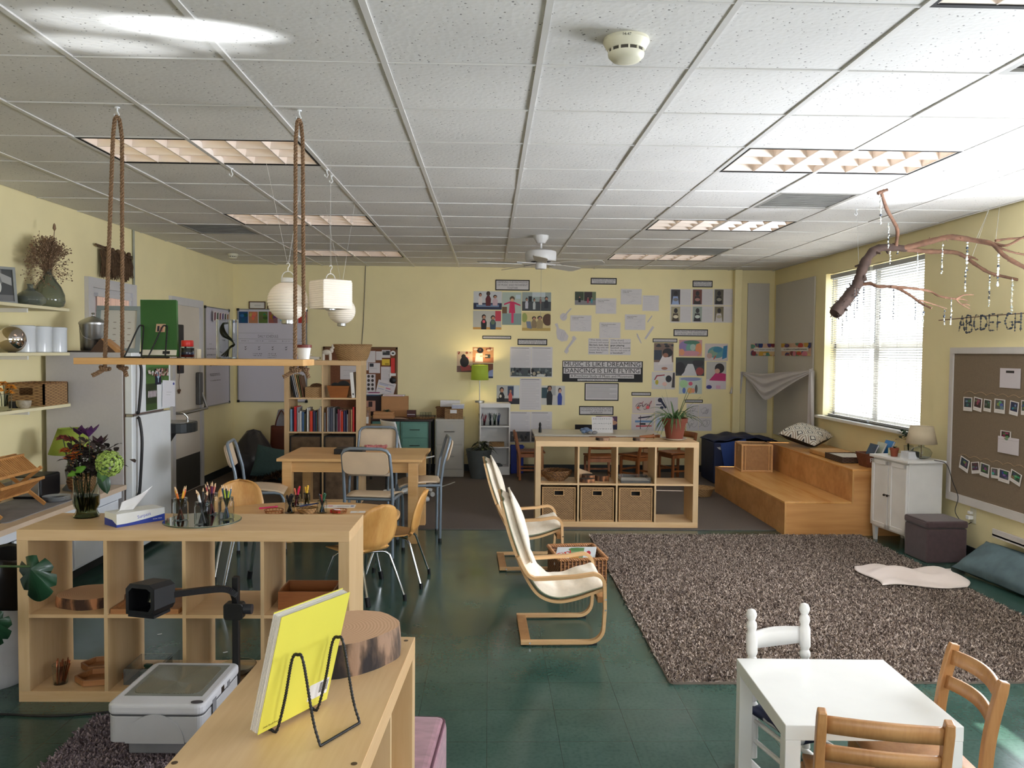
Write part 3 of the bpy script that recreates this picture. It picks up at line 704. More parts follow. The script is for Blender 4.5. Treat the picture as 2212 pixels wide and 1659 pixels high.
kc = kid_chair('honey wood chair in front of the white table, back towards the camera', G); kc.location = (1.187, 2.46, 0); kc.rotation_euler.z = D(-14)
dup(kc, (1.46, 2.70, 0), D(84), 'honey wood chair on the right side of the white table', G)
# ---- white spindle rocking chair
t = thing('rocking_chair', 'white turned-post children\'s chair tucked behind the white table, navy patterned seat', 'chair', (1.205, 3.03, 0), D(-163)); m = white_p
post = [(.016, .05), (.016, .10), (.021, .13), (.021, .26), (.014, .27), (.021, .28), (.021, .40), (.015, .41), (.021, .42), (.021, .435), (.015, .445), (.022, .46), (.022, .53), (.016, .545), (.021, .56), (.02, .575), (.010, .59)]
for sx in (-1, 1):
    p = MB(m).lathe(post, n=16).lathe([(.001, .583), (.015, .589), (.021, .604), (.021, .612), (.015, .626), (.001, .632)], n=16).build('rear_post', t, smooth=40, loc=(sx*.125, -.13, 0), rot=(D(3), 0, 0))
    MB(m).lathe([(.015, .04), (.02, .12), (.013, .13), (.02, .14), (.02, .24)], n=14).build('front_post', t, smooth=40, loc=(sx*.14, .13, 0))
    MB(m).tube(smooth_path([(sx*.135, -.20, .04), (sx*.135, -.14, .026), (sx*.135, 0, .015), (sx*.14, .13, .02), (sx*.14, .17, .03)], 5), .015, 8).build('rocker', t, smooth=50)
    for y, z in ((.0, .12), (0, .2)): MB(m).tube([(sx*.125, -.13, z), (sx*.14, .13, z)], .009, 8).build('rung', t, smooth=40)
MB(m).grid(lambda u, v: ((u-.5)*.225, -.17-.014*math.sin(u*PI), .50+(v-.5)*(.062+.012*math.sin(u*PI))), 12, 2).build('top_slat', t, smooth=60, solid=.016)
MB(m).tube([(-.125, -.14, .33), (.125, -.14, .33)], .009, 8).build('rung', t, smooth=40)
MB(m).tube([(-.14, .13, .14), (.14, .13, .14)], .009, 8).build('rung', t, smooth=40)
nav = base('navy_white_print'); _m, _nt, _b = nav; _n = nn(_nt, 'ShaderNodeTexNoise', i_Scale=11.0, i_Detail=1.0); _nt.links.new(coord(_nt), _n.inputs[0]); _nt.links.new(ramp(_nt, _n.outputs[0], [(.52, (26, 32, 62)), (.55, (206, 208, 210))]), _b.inputs[0]); _b.inputs['Roughness'].default_value = .9
MB(_m).grid(lambda u, v: ((u-.5)*.30, -.13+v*.29, .245+.02*(1-(2*u-1)**4)*(1-(2*v-1)**4)), 10, 10).build('seat', t, smooth=60, solid=.025)
# ---- platform bench
t = thing('platform_bench', 'two-step varnished plywood platform in the window corner', 'bench', (0, 0, .0))
x0, x1, x2, y0, y1 = 2.66, 3.27, 3.86, 7.22, 9.5
MB(benchw2).box(x0+.004, x2, y0+.004, y1, .0, .29).build('lower_box', t)
MB(benchw).box(x0, x1, y0, y1, .29, .308).build('lower_top', t, bevel=.002)
MB(benchw2).box(x1+.004, x2, y0+.004, y1, .2901, .585).build('upper_box', t)
MB(benchw).box(x1, x2, y0, y1, .5851, .603).build('upper_top', t, bevel=.002)
for z0, z1, a, b_ in ((0, .29, x0, x2), (.29, .585, x1, x2)): MB(mat('plywood_edge_trim', (210, 160, 100), .4)).box(a+.002, a+.016, y0-.002, y0+.012, z0, z1).build('corner_trim', t)
# ---- white cabinet
t = thing('white_cabinet', 'white two-door cabinet with lamp on top, between platform and ottoman', 'cabinet', (3.60, 6.90, 0), D(8)); m = white_p
hx, hy = .155, .245
MB(m).box(-hx, hx, -hy, hy, .12, .735).build('carcass', t, bevel=.003)
MB(m).box(-hx-.03, hx+.02, -hy-.02, hy+.02, .735, .758).build('top', t, bevel=.004)
for x in (-hx+.02, hx-.02):
    for y in (-hy+.02, hy-.02): MB(m).prism([(-.02, .13), (.02, .13), (.012, 0), (-.006, 0)], y-.018, y+.018, 'xz').build('leg', t, loc=(x, 0, 0))
for s, y in ((-1, -hy/2), (1, hy/2)):
    b = MB(m); w = hy/2-.006; b.box(-hx-.016, -hx-.001, y-w, y+w, .14, .72)
    for q in ((y-w, y-w+.035), (y+w-.035, y+w)): b.box(-hx-.022, -hx-.016, q[0], q[1], .14, .72)
    b.box(-hx-.022, -hx-.016, y-w, y+w, .14, .175); b.box(-hx-.022, -hx-.016, y-w, y+w, .685, .72)
    d = b.build('door', t, bevel=.0015); MB(mat('dark_bronze', (50, 42, 36), .4, .7)).lathe([(.004, 0), (.004, .012), (.011, .018), (.009, .028), (.001, .03)], n=12).build('knob', d, loc=(-hx-.022, s*.022, .43), rot=(0, -PI/2, 0))
# ---- purple-brown ottoman
om = mat('brown_corduroy', (78, 60, 62), .9, var=.1, scale=30, bmp=.3, sheen=.3)
t = thing('storage_ottoman', 'dark brown cube ottoman in front of the white cabinet', 'ottoman', (3.60, 6.43, 0), D(3))
MB(om).box(-.165, .165, -.16, .16, 0, .27).build('body', t, bevel=.012); MB(om).box(-.172, .172, -.167, .167, .272, .33).build('lid', t, bevel=.018, seg=3)
MB(mat('dark_piping', (46, 34, 34), .8)).tube([(x, y, .322) for x, y in rrect(-.165, .165, -.16, .16, .02, 4)]+[(.165, -.14, .322)], .004, 6).build('piping', t, smooth=40)
# ---- white bookcase, filing cabinet, green desk, planter
t = thing('white_bookcase', 'narrow white open bookcase with green lamp on top', 'bookcase', (.065, 10.86, .008), D(4)); m = white_p
for s in (-1, 1): MB(m).box(*sorted((s*.20, s*.185)), -.15, .15, 0, .925).build('side_panel', t)
MB(m).box(-.205, .205, -.155, .15, .925, .945).build('top', t); MB(m).box(-.185, .185, .14, .149, .0, .925).build('back_panel', t)
MB(m).box(-.185, .185, -.15, -.135, .0, .09).build('plinth', t); MB(m).box(-.185, .185, -.15, -.135, .89, .925).build('top_rail', t)
for z in (.09, .355, .63): MB(m).box(-.185, .185, -.148, .14, z, z+.014).build('shelf', t)
fm = mat('grey_steel_paint', (176, 172, 162), .4, .1, var=.03)
t = thing('filing_cabinet', 'grey steel two-drawer filing cabinet holding woven baskets', 'cabinet', (-.515, 10.74, .008), D(1))
MB(fm).box(-.185, .185, -.22, .22, 0, .75).build('body', t, bevel=.004)
for z in (.10, .42):
    d = MB(fm).box(-.17, .17, -.232, -.221, z, z+.30).build('drawer', t, bevel=.003)
    MB(steel).tube([(-.06, -.233, z+.17), (-.06, -.25, z+.17), (.06, -.25, z+.17), (.06, -.233, z+.17)], .006, 8).build('handle', d, smooth=40)
    h = MB(steel); h.box(-.04, .04, -.236, -.232, z+.21, z+.215); h.box(-.04, .04, -.236, -.232, z+.25, z+.255); h.box(-.04, -.035, -.236, -.232, z+.21, z+.255); h.box(.035, .04, -.236, -.232, z+.21, z+.255); h.build('label_holder', d)
gm = mat('mint_green_steel', (104, 150, 136), .4, .1, var=.05)
t = thing('desk', 'mint green steel desk with dark top behind the bookshelf', 'desk', (-1.10, 10.62, .008), 0)
MB(mat('dark_desk_top', (50, 34, 28), .35, var=.1)).box(-.42, .38, -.34, .36, .735, .765).build('desktop', t, bevel=.004)
MB(gm).box(-.02, .34, -.30, .34, .30, .73).build('drawer_pedestal', t, bevel=.003)
MB(gm).box(-.40, -.03, -.28, -.26, .42, .73).build('modesty_panel', t)
for k, z in enumerate((.33, .53)):
    d = MB(gm).box(.0, .32, -.312, -.301, z, z+.185).build('drawer', t, bevel=.003)
    MB(mat('dark_handle', (60, 70, 66), .4, .5)).tube([(.10, -.313, z+.10), (.10, -.328, z+.10), (.22, -.328, z+.10), (.22, -.313, z+.10)], .005, 8).build('handle', d, smooth=40)
for x in (-.39, .35):
    for y in (-.31, .33): MB(mat('dark_desk_leg', (44, 42, 40), .5)).box(x-.014, x+.014, y-.014, y+.014, 0, .735).build('leg', t)
t = thing('side_desk', 'beige desk return sticking out behind the tall bookshelf', 'desk', (-1.33, 9.62, .008), 0)
MB(mat('beige_desk_top', (170, 150, 112), .5)).box(-.20, .20, -.40, .36, .70, .73).build('desktop', t, bevel=.003)
MB(mat('beige_desk_top', (170, 150, 112), .5)).box(.17, .19, -.38, .34, .46, .70).build('side_panel', t)
for x, y in ((-.17, -.36), (.17, -.36), (-.17, .32), (.17, .32)): MB(black).box(x-.012, x+.012, y-.012, y+.012, 0, .70).build('leg', t)
# ---- fridge
fg = mat('fridge_side_grey', (192, 188, 187), .5, .05, var=.02, scale=60, bmp=.1); fw = mat('fridge_white', (226, 230, 232), .4, var=.02)
t = thing('refrigerator', 'white refrigerator with black handles and photos on its door', 'refrigerator', (0, 0, 0))
MB(fg).box(XL+.04, -2.815, 6.34, 7.10, .03, 1.60).build('cabinet_body', t, bevel=.006)
MB(mat('brown_gasket', (120, 100, 90), .7)).box(-2.815, -2.803, 6.35, 7.09, .06, 1.59).build('door_gasket', t)
for z0, z1 in ((.06, 1.105), (1.125, 1.60)):
    d = MB(fw).box(-2.803, -2.745, 6.34, 7.10, z0, z1).build('fridge_door', t, bevel=.008, seg=3)
    a, b_ = (.50, 1.095) if z0 < 1 else (1.135, 1.55)
    pts = [(-2.735, 6.40, a), (-2.72, 6.40, a+.02), (-2.70, 6.405, (a+b_)/2+.1), (-2.72, 6.41, b_-.02), (-2.735, 6.41, b_)]
    MB(black).tube(smooth_path(pts, 6), .012, 8).build('door_handle', d, smooth=50)
MB(steel).box(-2.79, -2.74, 6.335, 6.36, 1.106, 1.124).build('middle_hinge', t)
MB(dark).box(XL+.06, -2.84, 6.36, 7.08, 0.0, .03).build('plinth', t)
# ---- kitchen counter run
cm = mat('white_cabinet_front', (222, 226, 232), .4, var=.02); ctm = mat('beige_counter_laminate', (206, 184, 160), .35, var=.05)
CT = .585
t = thing('kitchen_base_cabinet', 'low white base cabinets with sliding doors under the kitchen counter', 'cabinet', (0, 0, 0))
MB(cm).box(XL+.005, -2.83, 1.2, 4.19, .11, CT-.036).box(XL+.005, -2.83, 5.31, 6.28, .11, CT-.036).box(XL+.005, -2.83, 4.19, 5.31, .11, CT-.165).build('carcass', t)
MB(dark).box(XL+.02, -2.93, 1.2, 6.25, 0, .11).build('toe_kick', t)
MB(cm).box(-2.829, -2.805, 1.2, 6.28, .49, CT-.036).build('face_rail', t)
for k, (a, b_) in enumerate([(5.58, 6.24), (4.88, 5.56), (4.10, 4.84), (3.3, 4.08)]):
    d = MB(cm).box(-2.829, -2.812, a, b_, .13, .48).build('door', t, bevel=.003); MB(steel).box(-2.812, -2.806, b_-.03, b_-.02, .29, .35).build('hinge', d)
t = thing('countertop', 'beige laminate kitchen countertop with inset sink by the dish rack', 'countertop', (0, 0, 0))
b = MB(ctm); sx0, sx1, sy0, sy1 = -3.22, -2.90, 4.2, 5.30
b.box(XL+.005, -2.78, sy1, 6.31, CT-.035, CT); b.box(XL+.005, -2.78, 1.2, sy0, CT-.035, CT); b.box(XL+.005, sx0, sy0, sy1, CT-.035, CT); b.box(sx1, -2.78, sy0, sy1, CT-.035, CT); b.build('slab', t)
b = MB(mat('grey_sink_steel', (86, 86, 80), .35, .8)); b.box(sx0, sx1, sy0, sy1, CT-.16, CT-.155); b.box(sx0, sx0+.004, sy0, sy1, CT-.16, CT+.004); b.box(sx1-.004, sx1, sy0, sy1, CT-.16, CT+.004); b.box(sx0, sx1, sy0, sy0+.004, CT-.16, CT+.004); b.box(sx0, sx1, sy1-.004, sy1, CT-.16, CT+.004)
b.build('sink_basin', t); MB(mat('pale_backsplash', (200, 196, 184), .5)).box(XL+.005, XL+.02, 1.2, 6.3, CT, CT+.09).build('backsplash', t)
# wall shelves on the left
ws_ = mat('cream_shelf_board', (226, 216, 178), .5, var=.03)
for z, l in ((1.925, 'top cream wall shelf, holding the glass vases'), (1.597, 'middle cream wall shelf, holding the white canisters'), (1.215, 'lowest cream wall shelf, holding the woven basket')):
    t = thing('wall_shelf', l, 'shelf', (0, 0, z), group='cream wall shelves over the kitchen counter')
    MB(ws_).box(XL+.004, -3.14, 2.2, 6.20, -.022, 0).build('board', t, bevel=.002)
    for y in (3.4, 4.5, 5.75):
        MB(white_p).box(XL+.005, -3.20, y-.008, y+.008, -.05, -.0225).build('bracket', t)
for y in (4.5, 5.75): tag(MB(mat('pale_steel', (186, 184, 180), .4, .4)).box(XL+.0005, XL+.004, y-.012, y+.012, .95, 2.12).build('shelf_upright'), 'pale steel shelf upright on the left wall, %s' % ('nearer the fridge' if y > 5 else 'nearer the camera'), 'shelf rail')
# ================================================================ NEAR AND LEFT OBJECTS
def cmat(c, rough=.5, **k): return mat('paint_%02x%02x%02x' % c, c, rough, **k)
def single(b, name, label, cat, group=None, **k): return tag(b.build(name, **k), label, cat, group)
# ---- books
def book(label, loc, rz, w, h, th, col, group=None, rot=None, pagecol=(226, 220, 206), fan=0):
    """standing book: thickness along x, width along y (spine at -y), height z"""
    t = thing('book', label, 'book', loc, rz, group, rot); c = cmat(col, .45)
    b = MB(c); e = .0022; b.box(-th/2, -th/2+e, -w/2, w/2, 0, h); b.box(th/2-e, th/2, -w/2, w/2, 0, h); b.box(-th/2, th/2, -w/2, -w/2+e, 0, h); b.build('cover', t)
    MB(cmat(pagecol, .8)).box(-th/2+e, th/2-e, -w/2+e, w/2-.003, .003, h-.003).build('pages', t); return t
# yellow book on its wire stand
bl, br_ = PZ(557, 1600, KH), PZ(706, 1521, KH)
ux = Vector((br_.x-bl.x, br_.y-bl.y, 0)); BW = ux.length; ux.normalize(); nx = Vector((ux.y, -ux.x, 0))
tilt = D(15); upv = Vector((0, 0, math.cos(tilt)))+nx*math.sin(tilt); BH = .275; B0 = Vector((bl.x, bl.y, KH+.012))
t = thing('book', 'large yellow softcover book leaning on a black wire stand', 'book', B0)
Mx = Matrix((ux, nx, Vector((0, 0, 1)))).transposed().to_4x4()
Rb = Matrix((ux, ux.cross(upv)*-1, upv)).transposed()
# local frame: x along the book, y towards the stand, z up the leaning book
ly = upv.cross(ux); Rb = Matrix((ux, ly, upv)).transposed()
t.rotation_euler = Rb.to_euler()
yl = mat('yellow_card', (220, 212, 84), .45, var=.02)
b = MB(yl); b.box(0, BW, -.0015, 0, 0, BH) if ly.dot(nx) > 0 else b.box(0, BW, 0, .0015, 0, BH)
s_ = 1 if ly.dot(nx) > 0 else -1
def yb(a, c): return tuple(sorted((a*s_, c*s_)))
b = MB(yl).box(0, BW, *yb(-.0015, 0), 0, BH).build('back_cover', t); MB(yl).box(0, BW, *yb(-.024, -.0225), 0, BH).build('front_cover', t)
pg = MB(mat('page_block', (214, 208, 198), .8, var=.25, scale=40, stretch=(.1, 40, .1)))
for k in range(9): y = -.003-k*.0022; pg.box(-.001*(k % 3), BW-.002, *yb(y-.0016, y), .002, BH-.002-.0008*(k % 2))
pg.build('pages', t)
MB(paper).box(BW*.66, BW*.96, *yb(0, .0006), .022, .062).build('barcode_label', t); bc = MB(ink)
rr = random.Random(4); x = BW*.82
while x < BW*.94: w = rr.choice((.0012, .002, .003)); bc.box(x, x+w, *yb(.0006, .001), .032, .058); x += w+.0018
bc.build('barcode', t)
_tx = text_mesh('small_print', 'Little Book Press', .0065, mat('olive_ink', (150, 140, 60), .6), t, (BW*.16, s_*.0003, .012), rot=(PI/2, 0, 0) if s_ < 0 else (PI/2, 0, PI))
_tx.rotation_euler = (PI/2, 0, 0); _tx.location.y = s_*.0004
def wire_stand(label, o, ux, nx, z, w, h, dep, x0, lean, col=blackw, r=.0026):
    t = thing('book_stand', label, 'book stand', (o.x, o.y, z))
    def P(a, b_, c): q = ux*a+nx*b_; return (q.x, q.y, c)
    xa, xb = x0, x0+w
    for x in (xa, xb):
        s = math.sin(lean)/math.cos(lean)
        pts = smooth_path([P(x, -.03, .022), P(x, -.03, .006), P(x, -.008, .004), P(x, .010, .008), P(x, .012+s*h*.45, h*.45), P(x, .010+s*h*.9, h*.92), P(x, .022+s*h, h), P(x, .038+s*h, h*.93), P(x, dep*.85, h*.3), P(x, dep, .004)], 5)
        pts2 = []; n = len(pts)
        b = MB(col).tube(pts, r, 8)
        # twisted beading along the wire
        acc = 0
        for p, q in zip(pts, pts[1:]):
            L = (Vector(q)-Vector(p)).length; k = max(1, int(L/.0058))
            for i in range(k): b.ball(Vector(p).lerp(Vector(q), i/k), r*1.45, 6, 4)
        b.build('wire_leg', t, smooth=60)
    MB(col).tube([P(xa, dep, .004), P(xb, dep, .004)], r*1.2, 8).build('rear_bar', t, smooth=60); return t
wire_stand('twisted black wire stand holding the yellow book', Vector((bl.x, bl.y, 0))+ux*0, ux, nx, KH, .125, .185, .135, .045, tilt)
# log slices
def bark_mat(name, c, c2):
    m, nt, b = base(name); b.inputs['Roughness'].default_value = .9
    n = nn(nt, 'ShaderNodeTexNoise', i_Scale=14.0, i_Detail=5.0); nt.links.new(coord(nt, (1, 1, .35)), n.inputs[0])
    nt.links.new(ramp(nt, n.outputs[0], [(.42, c2), (.52, c), (.60, tuple(min(255, int(x*1.7)) for x in c))]), b.inputs[0]); bump(nt, b, n.outputs[0], .9, .012); return m
bark = bark_mat('grey_bark', (92, 74, 60), (42, 36, 36)); bark2 = bark_mat('brown_bark', (110, 76, 52), (62, 40, 28))
def rings_mat(name, c, c2):
    m, nt, b = base(name); b.inputs['Roughness'].default_value = .7
    w = nn(nt, 'ShaderNodeTexWave', wave_type='RINGS', rings_direction='Z', i_Scale=34.0, i_Distortion=2.0, i_Detail=2.0); nt.links.new(coord(nt), w.inputs[0])
    nt.links.new(ramp(nt, w.outputs[1], [(.1, c2), (.9, c)]), b.inputs[0]); return m
endg = rings_mat('cut_wood_end', (214, 174, 140), (200, 158, 122)); endd = rings_mat('dark_cut_wood', (150, 112, 80), (112, 78, 54))
def slice_(name, label, cat, loc, rx, ry, h, bk, en, rz=0, group=None, seed=1):
    t = thing(name, label, cat, loc, rz, group); r = random.Random(seed); n = 48
    f = [1+.05*math.sin(2*i*2*PI/n+seed)+.03*math.sin(5*i*2*PI/n+seed*2)+r.uniform(-.012, .012) for i in range(n)]
    def ring(k, z): return [(rx*k*f[i]*math.cos(2*PI*i/n), ry*k*f[i]*math.sin(2*PI*i/n), z) for i in range(n)]
    v = []; Z = [(1, 0), (1.01, h*.3), (1.0, h*.7), (.985, h)]
    for k, z in Z: v += ring(k, z)
    MB(bk).add(v, [(j*n+i, j*n+(i+1) % n, (j+1)*n+(i+1) % n, (j+1)*n+i) for j in range(3) for i in range(n)]).build('bark', t, smooth=60)
    MB(en).add(ring(.985, h)+ring(.985, .001), [tuple(range(n)), tuple(range(n, 2*n))[::-1]]).build('cut_face', t); return t
slice_('log_slice', 'thick log slice with grey bark behind the yellow book', 'log slice', (-.41, 2.185, KH), .185, .13, .085, bark, endg, D(25), seed=5)
# ---- items in the long shelf
zl, zm = FR_, FR_+CELL+DV
def inK(K, x, y, z): return K.matrix_basis @ Vector((x, y, z))
def cellx(K, c): return -K['W']/2+FR_+CELL/2+c*(CELL+DV)
slice_('log_slice', 'flat round wood slab in the first upper cube of the long shelf', 'log slice', inK(K1, cellx(K1, 0)+.03, 0, zm), .15, .14, .05, bark2, endg, D(20), seed=2)
t = thing('wooden_tray', 'shallow wooden tray in the second upper cube of the long shelf', 'tray', inK(K1, cellx(K1, 1)-.01, -.01, zm))
wt = wood('tray_wood', (180, 126, 78), (150, 98, 56), .5, 0, 8)
MB(wt).box(-.155, .155, -.165, .165, 0, .008).build('tray_base', t)
b = MB(wt); b.box(-.155, .155, -.17, -.158, 0, .022); b.box(-.155, .155, .158, .17, 0, .022); b.box(-.157, -.145, -.165, .165, 0, .022); b.box(.145, .157, -.165, .165, 0, .022); b.build('tray_rim', t)
def open_box(b, x0, x1, y0, y1, h, th):
    b.box(x0, x1, y0, y1, 0, th); b.box(x0, x1, y0, y0+th, th, h); b.box(x0, x1, y1-th, y1, th, h); b.box(x0, x0+th, y0+th, y1-th, th, h); b.box(x1-th, x1, y0+th, y1-th, th, h); return b
bam = wood('bamboo_brown', (160, 98, 50), (128, 72, 34), .4, 0, 8)
single(open_box(MB(bam), -.13, .13, -.10, .10, .085, .008), 'wooden_box', 'reddish open bamboo box in the last upper cube of the long shelf', 'box', loc=inK(K1, cellx(K1, 3), -.01, zm), bevel=.001)
cop = mat('copper', (196, 120, 84), .25, .9, var=.05)
t = thing('rod_cup', 'glass cup of copper rods on the bottom shelf at the left', 'cup', inK(K1, cellx(K1, 0)-.08, -.10, zl))
MB(glass).lathe([(.03, 0), (.036, .09)], n=20).build('glass_cup', t, smooth=40, solid=.002)
b = MB(cop); r = random.Random(3)
for k in range(16): a = r.uniform(0, 6.28); q = r.uniform(.0, .022); b.tube([(q*math.cos(a), q*math.sin(a), .004), (q*1.7*math.cos(a)+.012, q*1.7*math.sin(a), r.uniform(.085, .12))], .0028, 6)
b.build('rods', t, smooth=40)
def hexframe(label, loc, rz, s):
    b = MB(wt); P = [(s*math.cos(k*PI/3)*1.25, s*math.sin(k*PI/3)) for k in range(6)]
    for a, c in zip(P, P[1:]+P[:1]): b.bar((a[0], a[1], .016), (c[0], c[1], .016), .010, .026)
    b.prism([(x*.95, y*.95) for x, y in P], 0, .004); return single(b, 'wooden_tray', label, 'tray', loc=loc, rot=(0, 0, rz))
hexframe('hexagonal wooden tray on the bottom shelf, front one', inK(K1, cellx(K1, 0)+.085, -.06, zl), .2, .085)
hexframe('hexagonal wooden tray on the bottom shelf, rear one', inK(K1, cellx(K1, 0)+.02, .10, zl), .2, .075)
acr = mat('clear_acrylic', (236, 240, 240), .05, trans=.9, var=.02, ior=1.2)
for k, (cx, cc, l) in enumerate([(cellx(K1, 1)-.06, (60, 90, 70), 'left'), (cellx(K1, 1)+.10, (120, 40, 44), 'right')]):
    t = thing('clear_box', 'clear plastic box of small craft pieces on the bottom shelf, %s one' % l, 'box', inK(K1, cx, .04 if k else -.02, zl))
    open_box(MB(acr), -.075, .075, -.10, .10, .075, .002).build('box', t)
    b = MB(cmat(cc)); r = random.Random(k)
    for i in range(9): b.cb((r.uniform(-.05, .05), r.uniform(-.07, .07), .012+.01*(i % 3)), (.035, .02, .012), (0, 0, r.uniform(0, 3)))
    b.build('craft_pieces', t)
t = thing('glass_bowl', 'low clear glass bowl on the bottom shelf behind the projector', 'bowl', inK(K1, cellx(K1, 2), .02, zl)); MB(glass).lathe([(.03, 0), (.06, .012), (.085, .045)], n=24).build('bowl', t, smooth=50, solid=.002)
# ---- on the long shelf: vase, tissue box, mirror, jars
vx = PZ(187, 1116, KH); vgl = mat('thin_vase_glass', (240, 246, 240), .02, trans=1, var=.01, ior=1.12); wat = mat('murky_water', (150, 150, 96), .05, trans=.85, var=.1, ior=1.1)
t = thing('glass_vase', 'clear footed glass vase of murky water holding the bouquet', 'vase', (vx.x, vx.y, KH))
MB(vgl).lathe([(.058, 0), (.060, .006), (.050, .022), (.046, .036), (.058, .058), (.060, .09), (.058, .15), (.060, .225)], n=32).build('glass_body', t, smooth=50, solid=.002)
MB(wat).lathe([(.052, .004), (.046, .02), (.043, .036), (.055, .058), (.0565, .105)], n=32).build('water', t, smooth=50)
def bloom(name, label, pos, kind, col, s=.03, seed=0, col2=None, stem=True):
    r = random.Random(seed); p = Vector(pos); t = thing(name, label, 'flower', p, group=None)
    b = MB(cmat(col, .6, var=.25, scale=40))
    if kind == 'mum':
        for ring_, (n, rad, z) in enumerate([(14, 1, 0), (12, .75, .25), (9, .5, .42)]):
            for k in range(n):
                a = 2*PI*k/n+ring_*.3+r.uniform(-.1, .1); c, q = math.cos(a), math.sin(a); w = s*.20
                b.face([(0, 0, z*s), (c*rad*s*.6-q*w, q*rad*s*.6+c*w, z*s+.004), (c*rad*s, q*rad*s, z*s+.2*s*r.uniform(-1, 1)), (c*rad*s*.6+q*w, q*rad*s*.6-c*w, z*s+.004)])
        b.build('petals', t, solid=.0012); MB(cmat(col2 or (200, 130, 30))).ball((0, 0, s*.3), s*.28, 10, 6, (1, 1, .6)).build('flower_centre', t, smooth=60)
    elif kind == 'puff':
        for k in range(420):
            v = Vector((r.gauss(0, 1), r.gauss(0, 1), r.gauss(0, 1))).normalized(); q = v*s*r.uniform(.82, 1); a = v.orthogonal().normalized(); c = v.cross(a); w = s*.13
            b.face([q-a*w, q-c*w*.9+v*w*.3, q+a*w, q+c*w*.9+v*w*.3])
        b.build('florets', t, solid=.001)
    else:
        for k in range(7):
            a = 2*PI*k/7; c, q = math.cos(a), math.sin(a); w = s*.32; h = s*r.uniform(.6, 1.0)
            b.add([(0, 0, 0), (c*s*.5-q*w, q*s*.5+c*w, h*.7), (c*s*.9, q*s*.9, h*1.15), (c*s*.5+q*w, q*s*.5-c*w, h*.7)], [(0, 1, 2, 3)])
        b.build('petals', t, solid=.0015)
    if stem:
        e = Vector((vx.x+r.uniform(-.03, .03), vx.y+r.uniform(-.03, .03), KH+.03))-p; m = e*.5+Vector((r.uniform(-.01, .01), 0, .02))
        MB(mat('flower_stem', (54, 66, 34), .6)).tube(smooth_path([(0, 0, 0), m, e], 6), .0024, 6).build('stem', t, smooth=50)
    return t
FL = [('daisy', 'rust orange daisy at the left of the bouquet', (152, 990), 'mum', (184, 84, 24), .026, (214, 150, 40)), ('daisy', 'orange daisy with yellow centre low at the bouquet\'s left', (141, 975), 'mum', (176, 78, 26), .024, (206, 140, 40)),
      ('daisy', 'brown-orange daisy beside the purple petals', (168, 968), 'mum', (160, 70, 26), .028, (214, 140, 30)), ('daisy', 'orange daisy near the centre of the bouquet', (164, 982), 'mum', (190, 90, 28), .024, (220, 160, 40)),
      ('chrysanthemum', 'dark red flower at the top left of the bouquet', (136, 948), 'mum', (112, 38, 32), .026, (90, 30, 26)), ('chrysanthemum', 'dull red flower beside the topmost purple flower', (152, 951), 'mum', (120, 46, 40), .022, (80, 30, 30)),
      ('iris', 'purple flower at the top of the bouquet', (192, 944), 'cup', (74, 36, 84), .040, None), ('iris', 'deep purple flower left of the topmost one', (172, 940), 'cup', (62, 28, 66), .034, None), ('iris', 'dark plum flower at the right of the bouquet', (214, 964), 'cup', (52, 30, 38), .036, None),
      ('hydrangea', 'bright lime green hydrangea head on the right of the bouquet', (236, 1001), 'puff', (150, 174, 84), .046, None), ('rose', 'peach coloured small rose bud in the bouquet', (196, 971), 'cup', (226, 120, 76), .016, None), ('lisianthus', 'pale cream flower behind the orange daisies', (180, 962), 'cup', (186, 174, 130), .026, None)]
for k, (n, l, (px, py), kd, c, s, c2) in enumerate(FL): bloom(n, l, PY(px, py, vx.y+((k % 3)-1)*.03), kd, c, s*1.4, k, c2)
def leaf(b, p, d, L, w, droop=.3, n=6, up=Vector((0, 0, 1)), fold=.15):
    p = Vector(p); d = Vector(d).normalized(); s = d.cross(up); s = s.normalized() if s.length > .01 else Vector((1, 0, 0)); vs = []
    for i in range(n+1):
        q = i/n; c = p+d*L*q-up*droop*L*q*q; ww = w*math.sin(PI*min(1, q*.92+.06))**.8 if i < n else 0
        vs += [c-s*ww+up*fold*ww, c, c+s*ww+up*fold*ww]
    return b.add(vs, [f for i in range(n) for f in ((3*i, 3*i+1, 3*i+4, 3*i+3), (3*i+1, 3*i+2, 3*i+5, 3*i+4))])
LF = [('dark serrated leaf hanging at the right of the vase', (218, 1015), (.3, -.1, -1), .12, .028, darkleaf), ('light green leaf at the left rim of the vase', (186, 1008), (-1, -.1, -.5), .10, .018, mat('fresh_leaf', (90, 140, 40), .4)), ('green leaf below the hydrangea', (226, 1008), (-.2, -.2, -1), .08, .024, leafm)]
for l, (px, py), d, L, w, m in LF: single(leaf(MB(m), (0, 0, 0), d, L, w, .1, 8, Vector((.3, -.9, .3)).normalized()), 'leaf', l, 'leaf', loc=PY(px, py, vx.y-.05), smooth=60, solid=.0008)
b = MB(mat('dark_foliage', (44, 34, 30), .7, var=.4, scale=30)); r = random.Random(9); c0 = PY(196, 990, vx.y)
for k in range(190): v = Vector((r.gauss(-.01, .055), r.gauss(0, .035), r.gauss(-.012, .04))); leaf(b, v, (r.uniform(-1, 1), r.uniform(-1, 1), r.uniform(-.2, 1)), .06, .014, .3, 3)
single(b, 'filler_foliage', 'dark filler foliage in the middle of the bouquet', 'foliage', loc=c0, solid=.0006)['kind'] = 'stuff'
